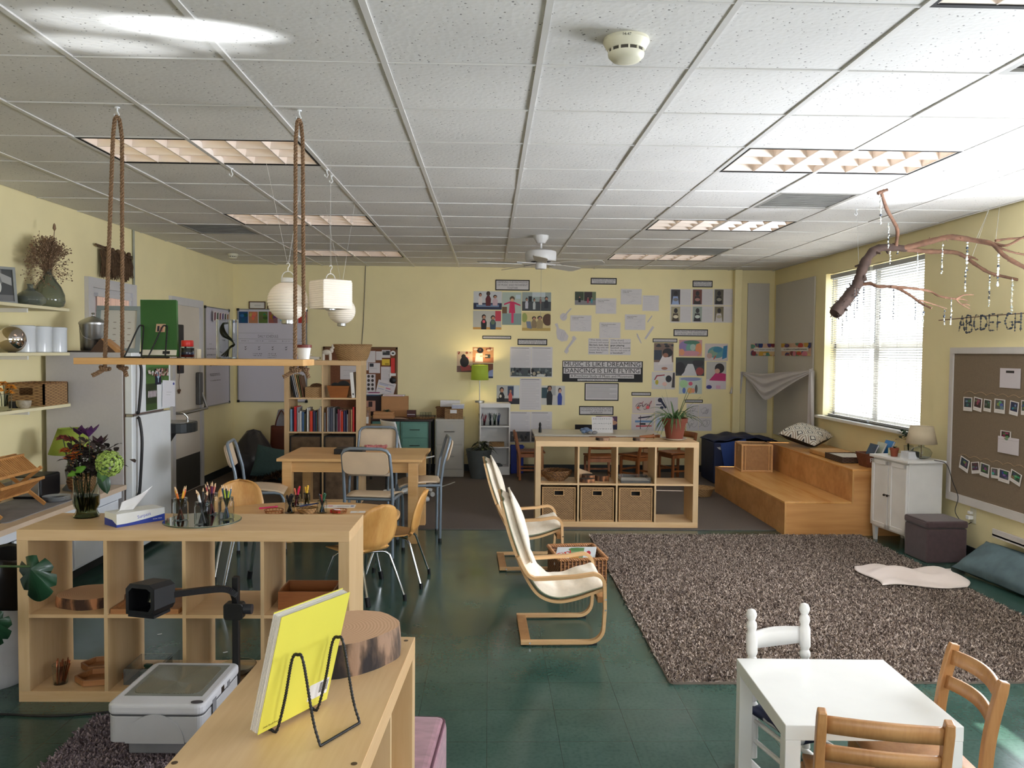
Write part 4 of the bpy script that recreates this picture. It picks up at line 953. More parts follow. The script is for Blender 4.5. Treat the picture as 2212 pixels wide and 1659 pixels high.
# tissue box
P0, P1 = PZ(252, 1140, KH), PZ(349, 1124, KH); d = P1-P0; rz = math.atan2(d.y, d.x)
t = thing('tissue_box', 'long white and blue tissue box with a tissue pulled up', 'tissue box', P0, rz)
Lb, Db, Hb = .235, .115, .062; blu = mat('box_blue', (34, 58, 148), .4, var=.02); wbx = mat('box_white', (226, 228, 226), .45, var=.02)
MB(wbx).box(0, Lb, 0, Db, 0, Hb).build('carton', t, bevel=.001)
def blueband(nn_=14):
    b = MB(blu); top = [(Lb*i/nn_, .012+.026*max(0, (i/nn_-.15))**1.4) for i in range(nn_+1)]
    b.prism([(0, 0), (Lb, 0)]+top[::-1], -.0006, -.0001, 'xz'); b.prism([(0, 0), (Db, 0), (Db, .034), (Db*.35, .03), (0, .012)], -.0006, -.0001, 'yz'); return b.build('blue_band', t)
blueband(); lt = text_mesh('lettering', 'Surpass', .022, mat('box_lavender', (96, 104, 190), .5), t, (Lb*.56, -.0008, .038), rot=(PI/2, 0, 0)); lt.rotation_euler = (PI/2, D(-9), 0)
text_mesh('small_lettering', 'FACIAL TISSUE', .007, paper, t, (Lb*.84, -.0009, .013), rot=(PI/2, 0, 0))
def tf(u, v): return (Lb*(.14+.30*u)+v*.10*(u*.8+.25), Db*(.5+.10*math.sin(u*5+v*2)), Hb+.002+v*.098*(.42+.58*u)-.02*math.sin(v*3)*(1-u))
MB(paper).grid(tf, 16, 12).build('tissue', t, smooth=70, solid=.0006)
# round mirror and pencil jars
mc = (PZ(350, 1131, KH)+PZ(522, 1118, KH))/2; mr = (PZ(350, 1131, KH)-PZ(522, 1118, KH)).length/2
t = thing('round_mirror', 'round mirror tray under the pencil jars', 'mirror', (mc.x, mc.y, KH))
MB(mat('mirror_silver', (200, 206, 200), .03, 1, var=.01)).lathe([(mr-.004, .0045), (mr-.004, .006)], n=64).build('mirror_face', t); MB(mat('green_glass_edge', (70, 84, 76), .1)).lathe([(mr, 0), (mr, .003), (mr-.004, .0045)], n=64).build('bevelled_edge', t, smooth=50)
jg = mat('jar_glass', (242, 246, 246), .02, trans=1, var=.01, ior=1.15)
def jar(label, p, h=.108, r_=.035, cat='jar', name='glass_jar'):
    t = thing(name, label, cat, p); MB(jg).lathe([(r_*.9, 0), (r_, .006), (r_, h*.78), (r_*.9, h*.84), (r_*.92, h)], n=24).build('jar_body', t, smooth=50, solid=.0016)
    b = MB(jg)
    for z in (.88, .93, .985): b.lathe([(r_*.93, h*z-.0015), (r_*.97, h*z), (r_*.93, h*z+.0015)], n=24, cap=False)
    b.build('screw_threads', t, smooth=50); return t
def pencil(p, q, col, label, group, r_=.0036, name='pencil', cat='pencil', woodtip=True):
    p, q = Vector(p), Vector(q); d = (q-p).normalized(); t = thing(name, label, cat, p, group=group)
    MB(cmat(col, .35)).tube([(0, 0, 0), (q-p)-d*.018 if woodtip else (q-p)-d*.02], r_, 6).build('barrel', t)
    if woodtip: MB(mat('pencil_wood', (224, 190, 150), .7)).tube([(q-p)-d*.018, (q-p)-d*.004, (q-p)], [r_, r_*.35, r_*.1], 6).build('tip', t)
    else: MB(cmat(col, .35)).tube([(q-p)-d*.02, (q-p)-d*.018, (q-p)-d*.002, (q-p)], [r_*.8, r_*1.15, r_*1.05, r_*.5], 8).build('cap', t)
CN = {}
def cname(c):
    r, g, b_ = c; ref = {'orange': (232, 120, 52), 'yellow': (236, 186, 70), 'white': (226, 226, 228), 'brown': (74, 44, 34), 'red': (186, 40, 44), 'purple': (92, 50, 90), 'blue': (40, 84, 124), 'green': (44, 96, 60), 'lime green': (170, 184, 60), 'black': (30, 30, 34), 'peach': (240, 150, 110), 'dull pink': (204, 95, 93), 'pink': (210, 55, 90), 'dark teal': (20, 60, 60), 'dark red': (140, 30, 40)}
    return min(ref, key=lambda k: sum((x-y)**2 for x, y in zip(ref[k], c)))
def fill(p, cols, what, seed, L=.165, sp=.024, name='pencil', woodtip=True, cat='pencil', r_=.0044, grp=None):
    r = random.Random(seed)
    for k, c in enumerate(cols):
        a = r.uniform(0, 2*PI); c1, s1 = math.cos(a), math.sin(a); b0 = Vector(p)+Vector((-c1*.014, -s1*.014, .006+.003*(k % 2))); tp = Vector(p)+Vector((c1*sp*1.15, s1*sp*1.15, 0)); tp.z = b0.z+L*r.uniform(.86, 1.0)
        pencil(b0, tp, c, '%s %s %s' % (cname(c), cat, what[what.index(' in the ')+1:] if ' in the ' in what else what[what.index(' beside ')+1:]), grp or ('%ss in one jar: %s' % (cat, what)), r_, name, cat, woodtip)
JZ = KH+.006
jp = [PZ(390, 1124, JZ), PZ(437, 1133, JZ), PZ(456, 1112, JZ), PZ(489, 1122, JZ)]
jl = ['glass jar of orange and yellow pencils, leftmost on the mirror', 'glass jar of white and brown pencils, nearest on the mirror', 'glass jar of red and purple pencils, rear one on the mirror', 'glass jar of blue and green pencils, rightmost on the mirror']
for p, l in zip(jp, jl): jar(l, p)
O, Y, Wt, Br, Rd, Pu, Bl, Gn, Lm, Bk = (232, 120, 52), (236, 186, 70), (226, 226, 228), (74, 44, 34), (176, 40, 44), (92, 50, 90), (40, 84, 124), (48, 96, 60), (170, 184, 60), (30, 30, 34)
fill(jp[0], [O, Y, O, (240, 150, 110), Y, O, (214, 90, 60), O], 'orange or yellow pencil in the leftmost jar on the mirror', 11)
fill(jp[1], [Wt, Wt, Br, Bk, Wt, Br, Bk], 'white, brown or black pencil in the nearest jar on the mirror', 12)
fill(jp[2], [Rd, Pu, Rd, (200, 110, 96), Br, (204, 90, 90), Rd, Pu], 'red or purple pencil in the rear jar on the mirror', 13)
fill(jp[3], [Bl, Bl, Gn, Lm, Bk, Bl, Gn, Lm], 'blue or green pencil in the rightmost jar on the mirror', 14)
# ---- round table items
Z = RT
mj = [PZ(626, 1108, Z), PZ(641, 1094, Z), PZ(696, 1108, Z), PZ(653, 1092, Z)]
jar('glass jar of black markers on the round table', mj[0], .085, .032); jar('glass jar of red markers on the round table', mj[1], .085, .032); jar('glass jar of green markers on the round table', mj[2], .085, .032)
jar('glass jar of yellow markers on the round table', mj[3]+Vector((.025, .03, 0)), .085, .024)
fill(mj[0], [Bk]*9, 'black marker in the left jar on the round table', 21, .125, .020, 'marker', False, 'marker', .006)
fill(mj[1], [(196, 36, 50), (214, 60, 70), (196, 36, 50), (226, 120, 90), (200, 50, 90), (196, 36, 50)], 'red or pink marker in the jar behind the black markers', 22, .135, .018, 'marker', False, 'marker', .006)
fill(mj[3]+Vector((.025, .03, 0)), [(238, 196, 70)]*4, 'yellow marker beside the red markers', 23, .135, .010, 'marker', False, 'marker', .006)
fill(mj[2], [(20, 60, 60), (30, 90, 60), (24, 70, 110), (30, 90, 60), (20, 60, 60), (140, 30, 40), Bk], 'green, blue or dark marker in the right jar on the round table', 24, .125, .022, 'marker', False, 'marker', .006)
p = PZ(664, 1108, Z); t = thing('coiled_basket', 'small coiled straw basket between the marker jars', 'basket', p); b = MB(wick)
for k in range(5): R0 = .048+.005*k; b.tube([(R0*math.cos(a*PI/12), R0*math.sin(a*PI/12), .005+k*.007) for a in range(25)], .0045, 6)
b.lathe([(.046, .003), (.001, .003)], n=20); b.build('coil', t, smooth=50)
pencil(p+Vector((-.05, 0, .045)), p+Vector((.07, .03, .062)), (44, 60, 110), 'dark blue marker lying across the coiled basket', 'loose markers', .005, 'marker', 'marker', False)
pencil(PZ(560, 1098, Z+.006), PZ(600, 1094, Z+.006), (206, 44, 100), 'pink marker lying on the left of the round table', 'loose markers', .0065, 'marker', 'marker', False)
for (px, py), l, rr_ in [((592, 1108), 'left', .062), ((733, 1108), 'right', .05)]:
    q = PZ(px, py, Z); t = thing('wire_basket', 'low brown wicker ring tray on the %s side of the round table' % l, 'basket', q); b = MB(bam)
    for z, R0 in ((.004, rr_*.9), (.022, rr_)): b.tube([(R0*math.cos(a*PI/12), R0*math.sin(a*PI/12), z) for a in range(25)], .003, 6)
    for a in range(16): c, s = math.cos(a*PI/8), math.sin(a*PI/8); b.tube([(rr_*.9*c, rr_*.9*s, .004), (rr_*c, rr_*s, .022)], .0018, 5)
    b.build('ring', t, smooth=50)
def sheet(label, cpx, z, w, h, rz, col=(230, 226, 222), spec=None, name='paper_sheet', cat='paper', th=.0012):
    p = PZ(*cpx, z); b = MB(prt).c(col); b.box(-w/2, w/2, -h/2, h/2, 0, th)
    for i, (k, *a) in enumerate(spec or []):
        z2 = th+.0003*(i+1); b.c(a[-1])
        if k == 'r': x0, y0, x1, y1 = a[:4]; b.face([(x0*w-w/2, y0*h-h/2, z2), (x1*w-w/2, y0*h-h/2, z2), (x1*w-w/2, y1*h-h/2, z2), (x0*w-w/2, y1*h-h/2, z2)])
    return single(b, name, label, cat, loc=(p.x, p.y, z), rot=(0, 0, rz))
sheet('large drawing sheet lying at the back of the round table', (735, 1094), Z, .21, .12, D(4), spec=[('r', .1, .5, .25, .7, (200, 80, 80)), ('r', .4, .4, .8, .5, (120, 120, 124)), ('r', .85, .3, .95, .7, (120, 140, 180))])
sheet('white sheet behind the coiled basket on the round table', (655, 1090), Z, .14, .08, D(-8)); sheet('small note with a yellow mark on the round table', (773, 1106), Z, .10, .06, D(6), spec=[('r', .4, .3, .6, .6, (230, 200, 120))])
single(MB(cmat((226, 196, 60))).box(-.03, .03, -.018, .018, 0, .016).m(paper).box(-.026, .026, -.014, .014, .0161, .022), 'sticky_pad', 'yellow and white block near the right edge of the round table', 'note pad', loc=PZ(822, 1099, Z), rot=(0, 0, .4), bevel=.001)
single(MB(cmat((196, 40, 44))).cb((0, 0, .01), (.07, .02, .02), (0, 0, -.5)).m(paper).cb((.012, .006, .022), (.05, .03, .003), (0, .2, .6)), 'glue_marker', 'red crumpled item in the right ring tray', 'craft item', loc=PZ(724, 1108, Z+.003))
# ---- high table items
p = PZ(757, 978, .72); t = thing('black_case', 'flat black case lying on the high table', 'case', (p.x, p.y-.02, .72), 0)
MB(mat('matt_black_case', (16, 16, 18), .5)).box(-.125, .125, -.10, .10, 0, .045).build('case_body', t, bevel=.004); MB(white_p).lathe([(.012, .045), (.011, .0475), (.001, .048)], (.045, .0, 0), 16).build('round_sticker', t)
b = MB(mat('pink_knit', (206, 132, 132), .9, var=.3, scale=60)); r = random.Random(2)
for k in range(7): a0 = r.uniform(0, 6); b.tube([(.05*math.cos(a0+s*.9)+.045*(k % 3-1), .028*math.sin(a0+s*.9*1.1), .018+.012*math.sin(s*1.7+k)) for s in range(9)], .012, 8)
single(b, 'pink_scarf', 'crumpled pink knitted scrap on the high table behind the chair', 'fabric', loc=PZ(812, 970, .72), smooth=60)
# ---- overhead projector, its rug, cushion
t = thing('overhead_projector', 'grey overhead projector on the floor in front of the long shelf', 'projector', (-1.285, 3.37, .028), D(-1.5))
pg = mat('projector_grey', (176, 176, 178), .35, var=.03); pg2 = mat('projector_light_grey', (196, 196, 200), .3, var=.03)
MB(pg).prism(rrect(-.185, .185, -.215, .215, .03), .07, .175).build('body', t, bevel=.004); MB(pg2).prism(rrect(-.19, .19, -.22, .22, .035), .18, .222).build('top_housing', t, bevel=.012, seg=3)
MB(mat('seam_dark', (70, 70, 72), .6)).prism(rrect(-.183, .183, -.213, .213, .03), .174, .181).build('seam', t)
MB(mat('base_grey', (130, 130, 134), .4)).prism([(-.13, -.16), (.13, -.16), (.12, .16), (-.12, .16)], .0, .07).build('base', t, bevel=.006)
MB(mat('stage_rim', (120, 122, 116), .4)).box(-.155, .155, -.135, .185, .222, .2235).build('stage_rim', t)
m_, nt_, b_ = base('fresnel_stage'); b_.inputs['Roughness'].default_value = .08; w_ = nn(nt_, 'ShaderNodeTexWave', wave_type='RINGS', rings_direction='Z', i_Scale=60.0); nt_.links.new(coord(nt_), w_.inputs[0]); nt_.links.new(ramp(nt_, w_.outputs[1], [(0, (92, 92, 80)), (1, (128, 126, 110))]), b_.inputs[0]); bump(nt_, b_, w_.outputs[1], .25, .002)
MB(m_).prism(rrect(-.135, .135, -.115, .165, .035), .2235, .2255).build('fresnel_stage', t)
b = MB(pg)
for k in range(6): b.prism([(x, .085+k*.009+.0) for x in ()] or arc(0, .07, .115-k*.006, 0, 180, 20), -.2205+.0006*k, -.216+.0006*k, 'xz')
b.build('front_ribs', t)
MB(mat('power_button', (62, 62, 66), .4)).lathe([(.020, .222), (.020, .2245), (.001, .225)], (.155, -.19, 0), 20, 1.2, .7).build('power_button', t)
q = MB(black); q.box(.1901, .1915, -.02, .01, .185, .21); q.m(mat('grey_vent', (120, 120, 124), .5)); q.box(.1901, .1912, .05, .08, .18, .205); q.box(.1901, .1912, -.12, -.08, .10, .20); q.build('side_vents', t)
MB(black).box(.150, .178, .225, .255, .02, .60).build('post', t, bevel=.003)
MB(black).prism(rrect(-.05, .035, -.03, .045, .015), -.022, .026, 'xz').build('focus_block', t, bevel=.003, loc=(.164, .24, .44)); MB(mat('dark_knob', (40, 42, 48), .4)).tube([(.20, .24, .455), (.235, .24, .455)], .022, 16).build('focus_knob', t, smooth=40)
b = MB(black); P = smooth_path([(.165, .235, .49), (.16, .22, .53), (.13, .20, .555), (.06, .16, .562), (-.10, .08, .560)], 6)
for a, c in zip(P, P[1:]): b.bar(a, c, .022, .026)
b.build('arm', t)
h = MB(black); hx = [(-.075, -.065), (.045, -.065), (.06, -.04), (.06, .045), (.035, .062), (-.055, .062), (-.075, .04)]
vs = [(x*1.0, -.055, z) for x, z in hx]+[(x*.92+.02, .06, z*.92) for x, z in hx]; n = len(hx)
h.add(vs, [(i, (i+1) % n, n+(i+1) % n, n+i) for i in range(n)]+[tuple(range(n, 2*n))[::-1]]); h.add([(x*.78-.002, -.056, z*.74) for x, z in hx]+[(x, -.055, z) for x, z in hx], [(i, (i+1) % n, n+(i+1) % n, n+i) for i in range(n)])
ho = h.build('lens_head', t, loc=(-.135, .06, .565), rot=(0, 0, D(-14)), solid=.003); MB(mat('lens_mirror', (110, 112, 104), .06, .9)).cb((.01, .02, .005), (.06, .004, .075), (D(-18), 0, 0)).build('mirror', ho); MB(black).box(-.07, .055, -.05, .055, -.078, -.066).build('lens_base', ho)
def shag(name, label, x0, x1, y0, y1, z, cols, N, h, seed, rz=0.0, cat='rug'):
    r = random.Random(seed); cx, cy0 = (x0+x1)/2, (y0+y1)/2; hx, hy = (x1-x0)/2, (y1-y0)/2
    root = thing(name, label, cat, (cx, cy0, z), rz); MB(cmat(cols[0], .95)).prism(rrect(-hx, hx, -hy, hy, .03, 4), 0, h*.45).build('backing', root)
    b = MB(attr_mat('yarn', .95, .1)); V = b.v; Fc = b.f; lc = [lin(c) for c in cols]; b.has = True
    for i in range(N):
        x = r.uniform(-hx, hx); y = r.uniform(-hy, hy); a = r.uniform(0, 6.283); w = .0045; c, s = math.cos(a)*w, math.sin(a)*w; o = len(V)
        lx, ly = r.gauss(0, .010), r.gauss(0, .010); V.append((x-c, y-s, h*.35)); V.append((x+c, y+s, h*.35)); V.append((x+lx+c*.6, y+ly+s*.6, h*r.uniform(.8, 1.1))); V.append((x+lx-c*.6, y+ly-s*.6, h*r.uniform(.8, 1.1)))
        Fc.append((o, o+1, o+2, o+3)); b.mi.append(0); b.fc.append(lc[r.randrange(len(lc))])
    p = b.build('pile', root); p['kind'] = 'stuff'; return root
shag('shag_rug', 'large brown-grey shag rug in the middle of the room', .90, 3.34, 3.94, 7.18, 0, [(140, 126, 116), (168, 152, 140), (112, 98, 90), (192, 176, 162), (84, 72, 68), (152, 136, 124)], 110000, .026, 1)
shag('shag_rug', 'small mauve-grey shag rug under the overhead projector', -1.72, -.72, 2.3, 3.58, 0, [(140, 124, 128), (118, 104, 108), (160, 144, 146), (96, 84, 88)], 22000, .026, 2)
pk = mat('pink_chenille', (150, 104, 116), .9, var=.25, scale=30, stretch=(.3, 1, 3), bmp=.3, sheen=.4)
t = thing('floor_pouf', 'mauve pink square pouf half hidden beside the nearest shelf', 'pouf', (-.43, 2.70, 0), D(-4))
MB(pk).box(-.27, .27, -.25, .25, .0, .31).build('cushion_body', t, bevel=.035, seg=4); MB(mat('dark_mauve_piping', (96, 62, 74), .9)).tube([(x, y, .298) for x, y in rrect(-.262, .262, -.242, .242, .03, 4)]+[(.262, -.21, .298)], .005, 6).build('piping', t, smooth=50)
# bin, cord, plant at the left edge
t = thing('waste_bin', 'white bin with a black liner at the left edge', 'bin', (-2.44, 4.02, 0))
MB(mat('bin_grey_white', (196, 196, 198), .4)).lathe([(.17, 0), (.185, .03), (.20, .52)], n=32).build('bin_body', t, smooth=50)
def lin_f(u, v): a = 2*PI*u; r0 = .20+.012*math.sin(a*7)*v+.006; return (r0*math.cos(a)*(1-.25*max(0, v-.7)), r0*math.sin(a)*(1-.25*max(0, v-.7)), .38+v*.24+.012*math.sin(a*5))
MB(mat('black_bin_bag', (18, 18, 20), .3)).grid(lin_f, 60, 10, cu=True).build('bin_liner', t, smooth=60, solid=.002); MB(mat('black_bin_bag', (18, 18, 20))).lathe([(.19, .50), (.001, .42)], n=24, cap=False).build('bag_inside', t)
single(MB(blackw).tube(smooth_path([(-2.6, 3.60, .006), (-2.2, 3.62, .006), (-1.9, 3.60, .006), (-1.6, 3.66, .006), (-1.45, 3.68, .006), (-1.30, 3.60, .05)], 8), .005, 6), 'power_cord', 'black power cord running along the floor to the projector', 'cord', smooth=50)
t = thing('monstera_plant', 'monstera leaf reaching in from the left edge of the photo', 'plant', (-2.62, 3.45, 0))
MB(terra).lathe([(.10, 0), (.14, .24), (.15, .24), (.15, .28), (.13, .28), (.12, .24)], n=28, cap=False).build('pot', t, smooth=40)
def monstera(px, py, sc, a, stem_h):
    c = PY(px, py, 3.46)-Vector((-2.62, 3.45, 0)); b = MB(darkleaf); pts = []
    n = 40
    for i in range(n+1):
        q = i/n*2*PI; rad = (1-.25*math.cos(q)) * (.72 if (i % 5 == 2 and 6 < i < 34) else 1); x = math.sin(q)*.075*sc*rad; z = -math.cos(q)*.10*sc*rad; pts.append((x, z))
    M3 = Matrix.Rotation(a, 3, 'Y')
    ctr = Vector(c); vs = [ctr+M3 @ Vector((0, -.01, .07*sc))]+[ctr+M3 @ Vector((x, .03*abs(x)/.075-.002, z)) for x, z in pts]
    b.add(vs, [(0, i, i+1) for i in range(1, len(vs)-1)]); l = b.build('leaf', t, smooth=60, solid=.001)
    top = ctr+M3 @ Vector((0, -.005, .08*sc)); MB(mat('plant_stem', (60, 84, 50), .5)).tube(smooth_path([(0, 0, .2), (top.x*.35, top.y, stem_h*.85), (top.x*.7, top.y, stem_h), top], 8), .005, 6).build('stem', t, smooth=50)
monstera(78, 1262, 1.0, D(-14), .70); monstera(-14, 1368, .8, D(10), .45)
# ================================================================ KITCHEN SIDE, HANGING SHELF, LANTERNS
ropem = mat('jute_rope', (126, 98, 72), .9, var=.2, scale=90)
def rope(b, pts, r, pitch=.046, n=5):
    P = [Vector(p) for p in pts]; L = [0]
    for a, c in zip(P, P[1:]): L.append(L[-1]+(c-a).length)
    N = max(6, int(L[-1]/pitch*7))
    for s in range(3):
        out = []
        for i in range(N+1):
            d = L[-1]*i/N; k = 0
            while k < len(L)-2 and L[k+1] < d: k += 1
            q = (d-L[k])/max(1e-6, L[k+1]-L[k]); p = P[k].lerp(P[k+1], q); t = (P[k+1]-P[k]).normalized()
            a = t.orthogonal().normalized() if abs(t.z) < .9 else Vector((1, 0, 0)); a = (a-t*a.dot(t)).normalized(); c = t.cross(a); w = 2*PI*d/pitch+s*2*PI/3
            out.append(p+(a*math.cos(w)+c*math.sin(w))*r*.60)
        b.tube(out, r*.50, n)
    return b
SY = 3.94; sl, sr = PY(186, 775, SY), PY(667, 772, SY); SZ = (sl.z+sr.z)/2-.002; SB = SZ-.030
t = thing('hanging_shelf', 'pine plank shelf hung on jute ropes from the ceiling', 'hanging shelf', ((sl.x+sr.x)/2, SY, SB))
hw = (sr.x-sl.x)/2
MB(pine).box(-hw, hw, -.12, .12, 0, .030).build('plank', t, bevel=.0015)
# the two ropes, each doubled over a hook and knotted under the plank
for k, (cx, bx) in enumerate(((257, None), (643, None))):
    pc_ = PZ(cx, 234, CH); X0 = pc_.x-t.location.x; top = CH-.04-SB; b = MB(ropem)
    for s in (-1, 1):
        xb = X0+s*.0+(-.028 if k == 0 else -.0); y = s*.09
        rope(b, [(X0+s*.006, s*.012, top-.02), (X0+s*.012, s*.02, top-.10), (xb, y, .02), (xb, y, -.012)], .0095)
        kn = [(xb+.02*math.cos(a)-.0, y+.016*math.sin(a), -.018-.006*math.sin(a*1.5)) for a in [i*PI/4 for i in range(8)]]
        rope(b, kn, .0095, .03); rope(b, [(xb, y, -.02), (xb-.025 if s < 0 else xb+.018, y-.01, -.038), (xb-.05 if s < 0 else xb+.026, y-.015, -.052 if s < 0 else -.06)], .0105, .03)
    rope(b, [(X0-.006, -.012, top-.02), (X0, 0, top), (X0+.006, .012, top-.02)], .0095)
    b.build('rope', t, smooth=60)
    hook(pc_.x, SY, 'white ceiling hook carrying the %s rope of the hanging shelf' % ('left' if k == 0 else 'right'))
# things on the hanging shelf
PT = SZ
gb = PY(338, 768, SY); green = mat('grass_green_cover', (48, 92, 42), .45, var=.12, scale=5)
t = thing('book', 'green paperback with a small photo on its back, on the hanging shelf', 'book', (gb.x-.005, SY-.02, PT+.008), 0, rot=(D(-14), 0, D(-4)))
BWd, BHt = .175, .275
b = MB(green).prism([(-BWd/2+.035, 0), (BWd/2+.035, 0), (BWd/2-.0, BHt), (-BWd/2-.0, BHt)], -.018, 0, 'xz')
b.build('cover', t); MB(paper).prism([(-BWd/2+.037, .001), (BWd/2+.033, .001), (BWd/2-.002, BHt-.002), (-BWd/2, BHt+.002)], -.016, -.002, 'xz').build('pages', t)
b = MB(prt).c((214, 206, 190)).box(-BWd/2+.036, BWd/2+.030, -.0187, -.018, .002, .028); b.c((196, 160, 130)).box(.005, .05, -.019, -.018, .115, .155).c((40, 40, 50)).box(.012, .022, -.0195, -.019, .118, .145).c((170, 90, 90)).box(.026, .038, -.0195, -.019, .118, .14).c((24, 24, 26)).box(.05, .085, -.0192, -.0187, .008, .022).c((24, 24, 26)).box(-.062, -.052, -.0192, -.0187, .008, .018)
b.build('back_cover_print', t)
t = thing('book_stand', 'black wire easel holding the green book on the hanging shelf', 'book stand', (gb.x-.005, SY-.055, PT+.001)); b = MB(blackw)
for x in (-.055, .055):
    b.tube(smooth_path([(x-.055, -.03, .003), (x-.03, -.012, .07), (x-.005, .012, .145), (x+.008, .018, .152), (x+.018, .012, .14), (x+.024, -.02, .05), (x+.03, -.04, .006), (x+.05, -.045, .004)], 6), .0036, 8)
b.tube([(-.11, -.03, .004), (.105, -.045, .004)], .0036, 8); b.build('wire', t, smooth=60)
g = PY(405, 765, SY); t = thing('glue_jar', 'clear jar with a bright red cap on the hanging shelf', 'jar', (g.x, SY, PT)); redc = mat('red_cap', (206, 44, 36), .35)
MB(glass).lathe([(.028, 0), (.030, .004), (.030, .052), (.025, .06)], n=24).build('jar_body', t, smooth=50, solid=.0015); MB(redc).lathe([(.027, .056), (.028, .058), (.028, .082), (.026, .086)], n=24).build('cap', t, smooth=40)
MB(prt).c((212, 60, 40)).lathe([(.0305, .006), (.0305, .018)], n=24, cap=False).c((44, 62, 130)).lathe([(.0305, .018), (.0305, .030)], n=24, cap=False).c((226, 222, 214)).lathe([(.0305, .030), (.0305, .050)], n=24, cap=False).build('label_band', t)
g2 = PY(424, 765, SY); single(MB(mat('cream_wax', (226, 214, 186), .5)).lathe([(.012, 0), (.013, .04), (.011, .045)], n=16), 'candle_stub', 'short cream candle stub beside the red-capped jar', 'candle', loc=(g2.x, SY+.03, PT), smooth=40)
g = PY(491, 768, SY); t = thing('cylinder_vase', 'tall clear cylinder vase with a curl of grass blades inside', 'vase', (g.x, SY, PT)); vh = .185
MB(jg).lathe([(.047, 0), (.049, .003), (.049, vh)], n=36).build('glass_wall', t, smooth=50, solid=.003); MB(jg).lathe([(.047, .001), (.047, .008)], n=36).build('glass_base', t, smooth=30)
b = MB(mat('grey_green_blade', (156, 164, 128), .6, var=.3, scale=30)); r = random.Random(5)
for k in range(16):
    o_ = k*.0016; zz = r.uniform(-.004, .004)
    P = [(.0, .0+o_, vh-.014+zz), (-.026+o_*.3, .01, vh-.02+zz), (-.037+o_, .006, vh-.05+zz), (-.022+o_, -.004+o_, vh-.078+zz), (.012+o_*.5, 0, vh-.095), (.034-o_*.3, .006, vh-.118+zz), (.016, .006-o_, .055+zz), (-.030+o_*1.4, -.004, .012+zz)]
    b.tube(smooth_path(P, 5), .0016, 4, sx=2.2)
b.build('grass_curl', t, smooth=60)
g = PY(650, 766, SY); t = thing('white_pot', 'small white pot with a brown rim at the right end of the hanging shelf', 'pot', (g.x, SY+.06, PT)); MB(white_p).lathe([(.026, 0), (.034, .056)], n=28).build('pot_body', t, smooth=40); MB(mat('brown_rim', (110, 44, 34), .5)).lathe([(.038, .056), (.038, .070), (.032, .071), (.032, .062)], n=28, cap=False).build('rim', t, smooth=40)
# ---- paper lanterns
lantern_m = mat('white_rice_paper', (252, 242, 226), .7, var=.03, trans=0)
def lantern(label, px, py, y, R0, shape='round', topy=None, strx=None):
    c = PY(px, py, y); t = thing('paper_lantern', label, 'paper lantern', c, D(38) if shape == 'box' else 0, group='white paper lanterns under the ceiling')
    if shape == 'round':
        N = 34; pr = []
        for i in range(N+1): a = PI*(.09+.82*i/N); pr.append((R0*math.sin(a)*(1-.03*(i % 2)), -R0*math.cos(a)*.96))
        MB(lantern_m).lathe(pr, n=40, cap=False).build('paper_shade', t, smooth=25); h = R0
    else:
        h = R0*.86; N = 26; b = MB(lantern_m); sq = rrect(-R0, R0, -R0, R0, R0*.08, 3); n = len(sq); vs = []; r = random.Random(8)
        for i in range(N+1):
            k = (1-.016*(i % 2)) * (1 if 1 < i < N-1 else .97); dz = [r.uniform(-.0016, .0016) for _ in range(n)]
            vs += [(x*k, y_*k, -h+2*h*i/N+dz[j]) for j, (x, y_) in enumerate(sq)]
        b.add(vs, [(i*n+j, i*n+(j+1) % n, (i+1)*n+(j+1) % n, (i+1)*n+j) for i in range(N) for j in range(n)])
        b.add([(x*.97, y_*.97, h) for x, y_ in sq]+[(.2*x, .2*y_, h+.014) for x, y_ in sq], [(j, (j+1) % n, n+(j+1) % n, n+j) for j in range(n)]); b.add([(x*.97, y_*.97, -h) for x, y_ in sq], [tuple(range(n))[::-1]])
        b.build('paper_shade', t, smooth=25)
    rr = R0*.33
    MB(white_p).lathe([(rr, h*.93), (rr, h*1.14), (rr*.9, h*1.15)], n=28, cap=False).lathe([(.001, h*1.10), (rr, h*1.10)], n=28, cap=False).build('top_collar', t, smooth=40)
    MB(steel).lathe([(rr*.95, -h*.93), (rr*.95, -h*1.10), (rr*.8, -h*1.12), (.001, -h*1.12)], n=28, cap=False).build('bottom_cap', t, smooth=40)
    b = MB(white_p); b.tube([(rr*.9*math.cos(a), 0, h*1.14+rr*1.0*math.sin(a)) for a in [PI*i/12 for i in range(13)]], .003, 6); z1 = h*1.14+rr
    b.tube(smooth_path([(0, 0, z1), (0, 0, z1+.022), (.010, 0, z1+.036), (.004, 0, z1+.05), (-.008, 0, z1+.044)], 5), .0028, 6); b.build('hanger_hook', t, smooth=60)
    s = MB(mat('nylon_line', (190, 190, 186), .3)); zc = CH-c.z
    s.tube([(-.002, 0, z1+.045), (-.13 if shape == 'round' else -.0, -.0, zc)], .0009, 4).tube([(.004, 0, z1+.045), (.10 if shape == 'round' else .0, .0, zc)], .0009, 4); s.build('hanging_line', t); return t
lantern('round white paper lantern left of the square one', 622, 651, 5.0, .123)
lantern('square white paper lantern with creased sides', 714, 637, 5.0, .098, 'box')
lantern('small round paper lantern half hidden behind the square one', 738, 671, 6.4, .108)
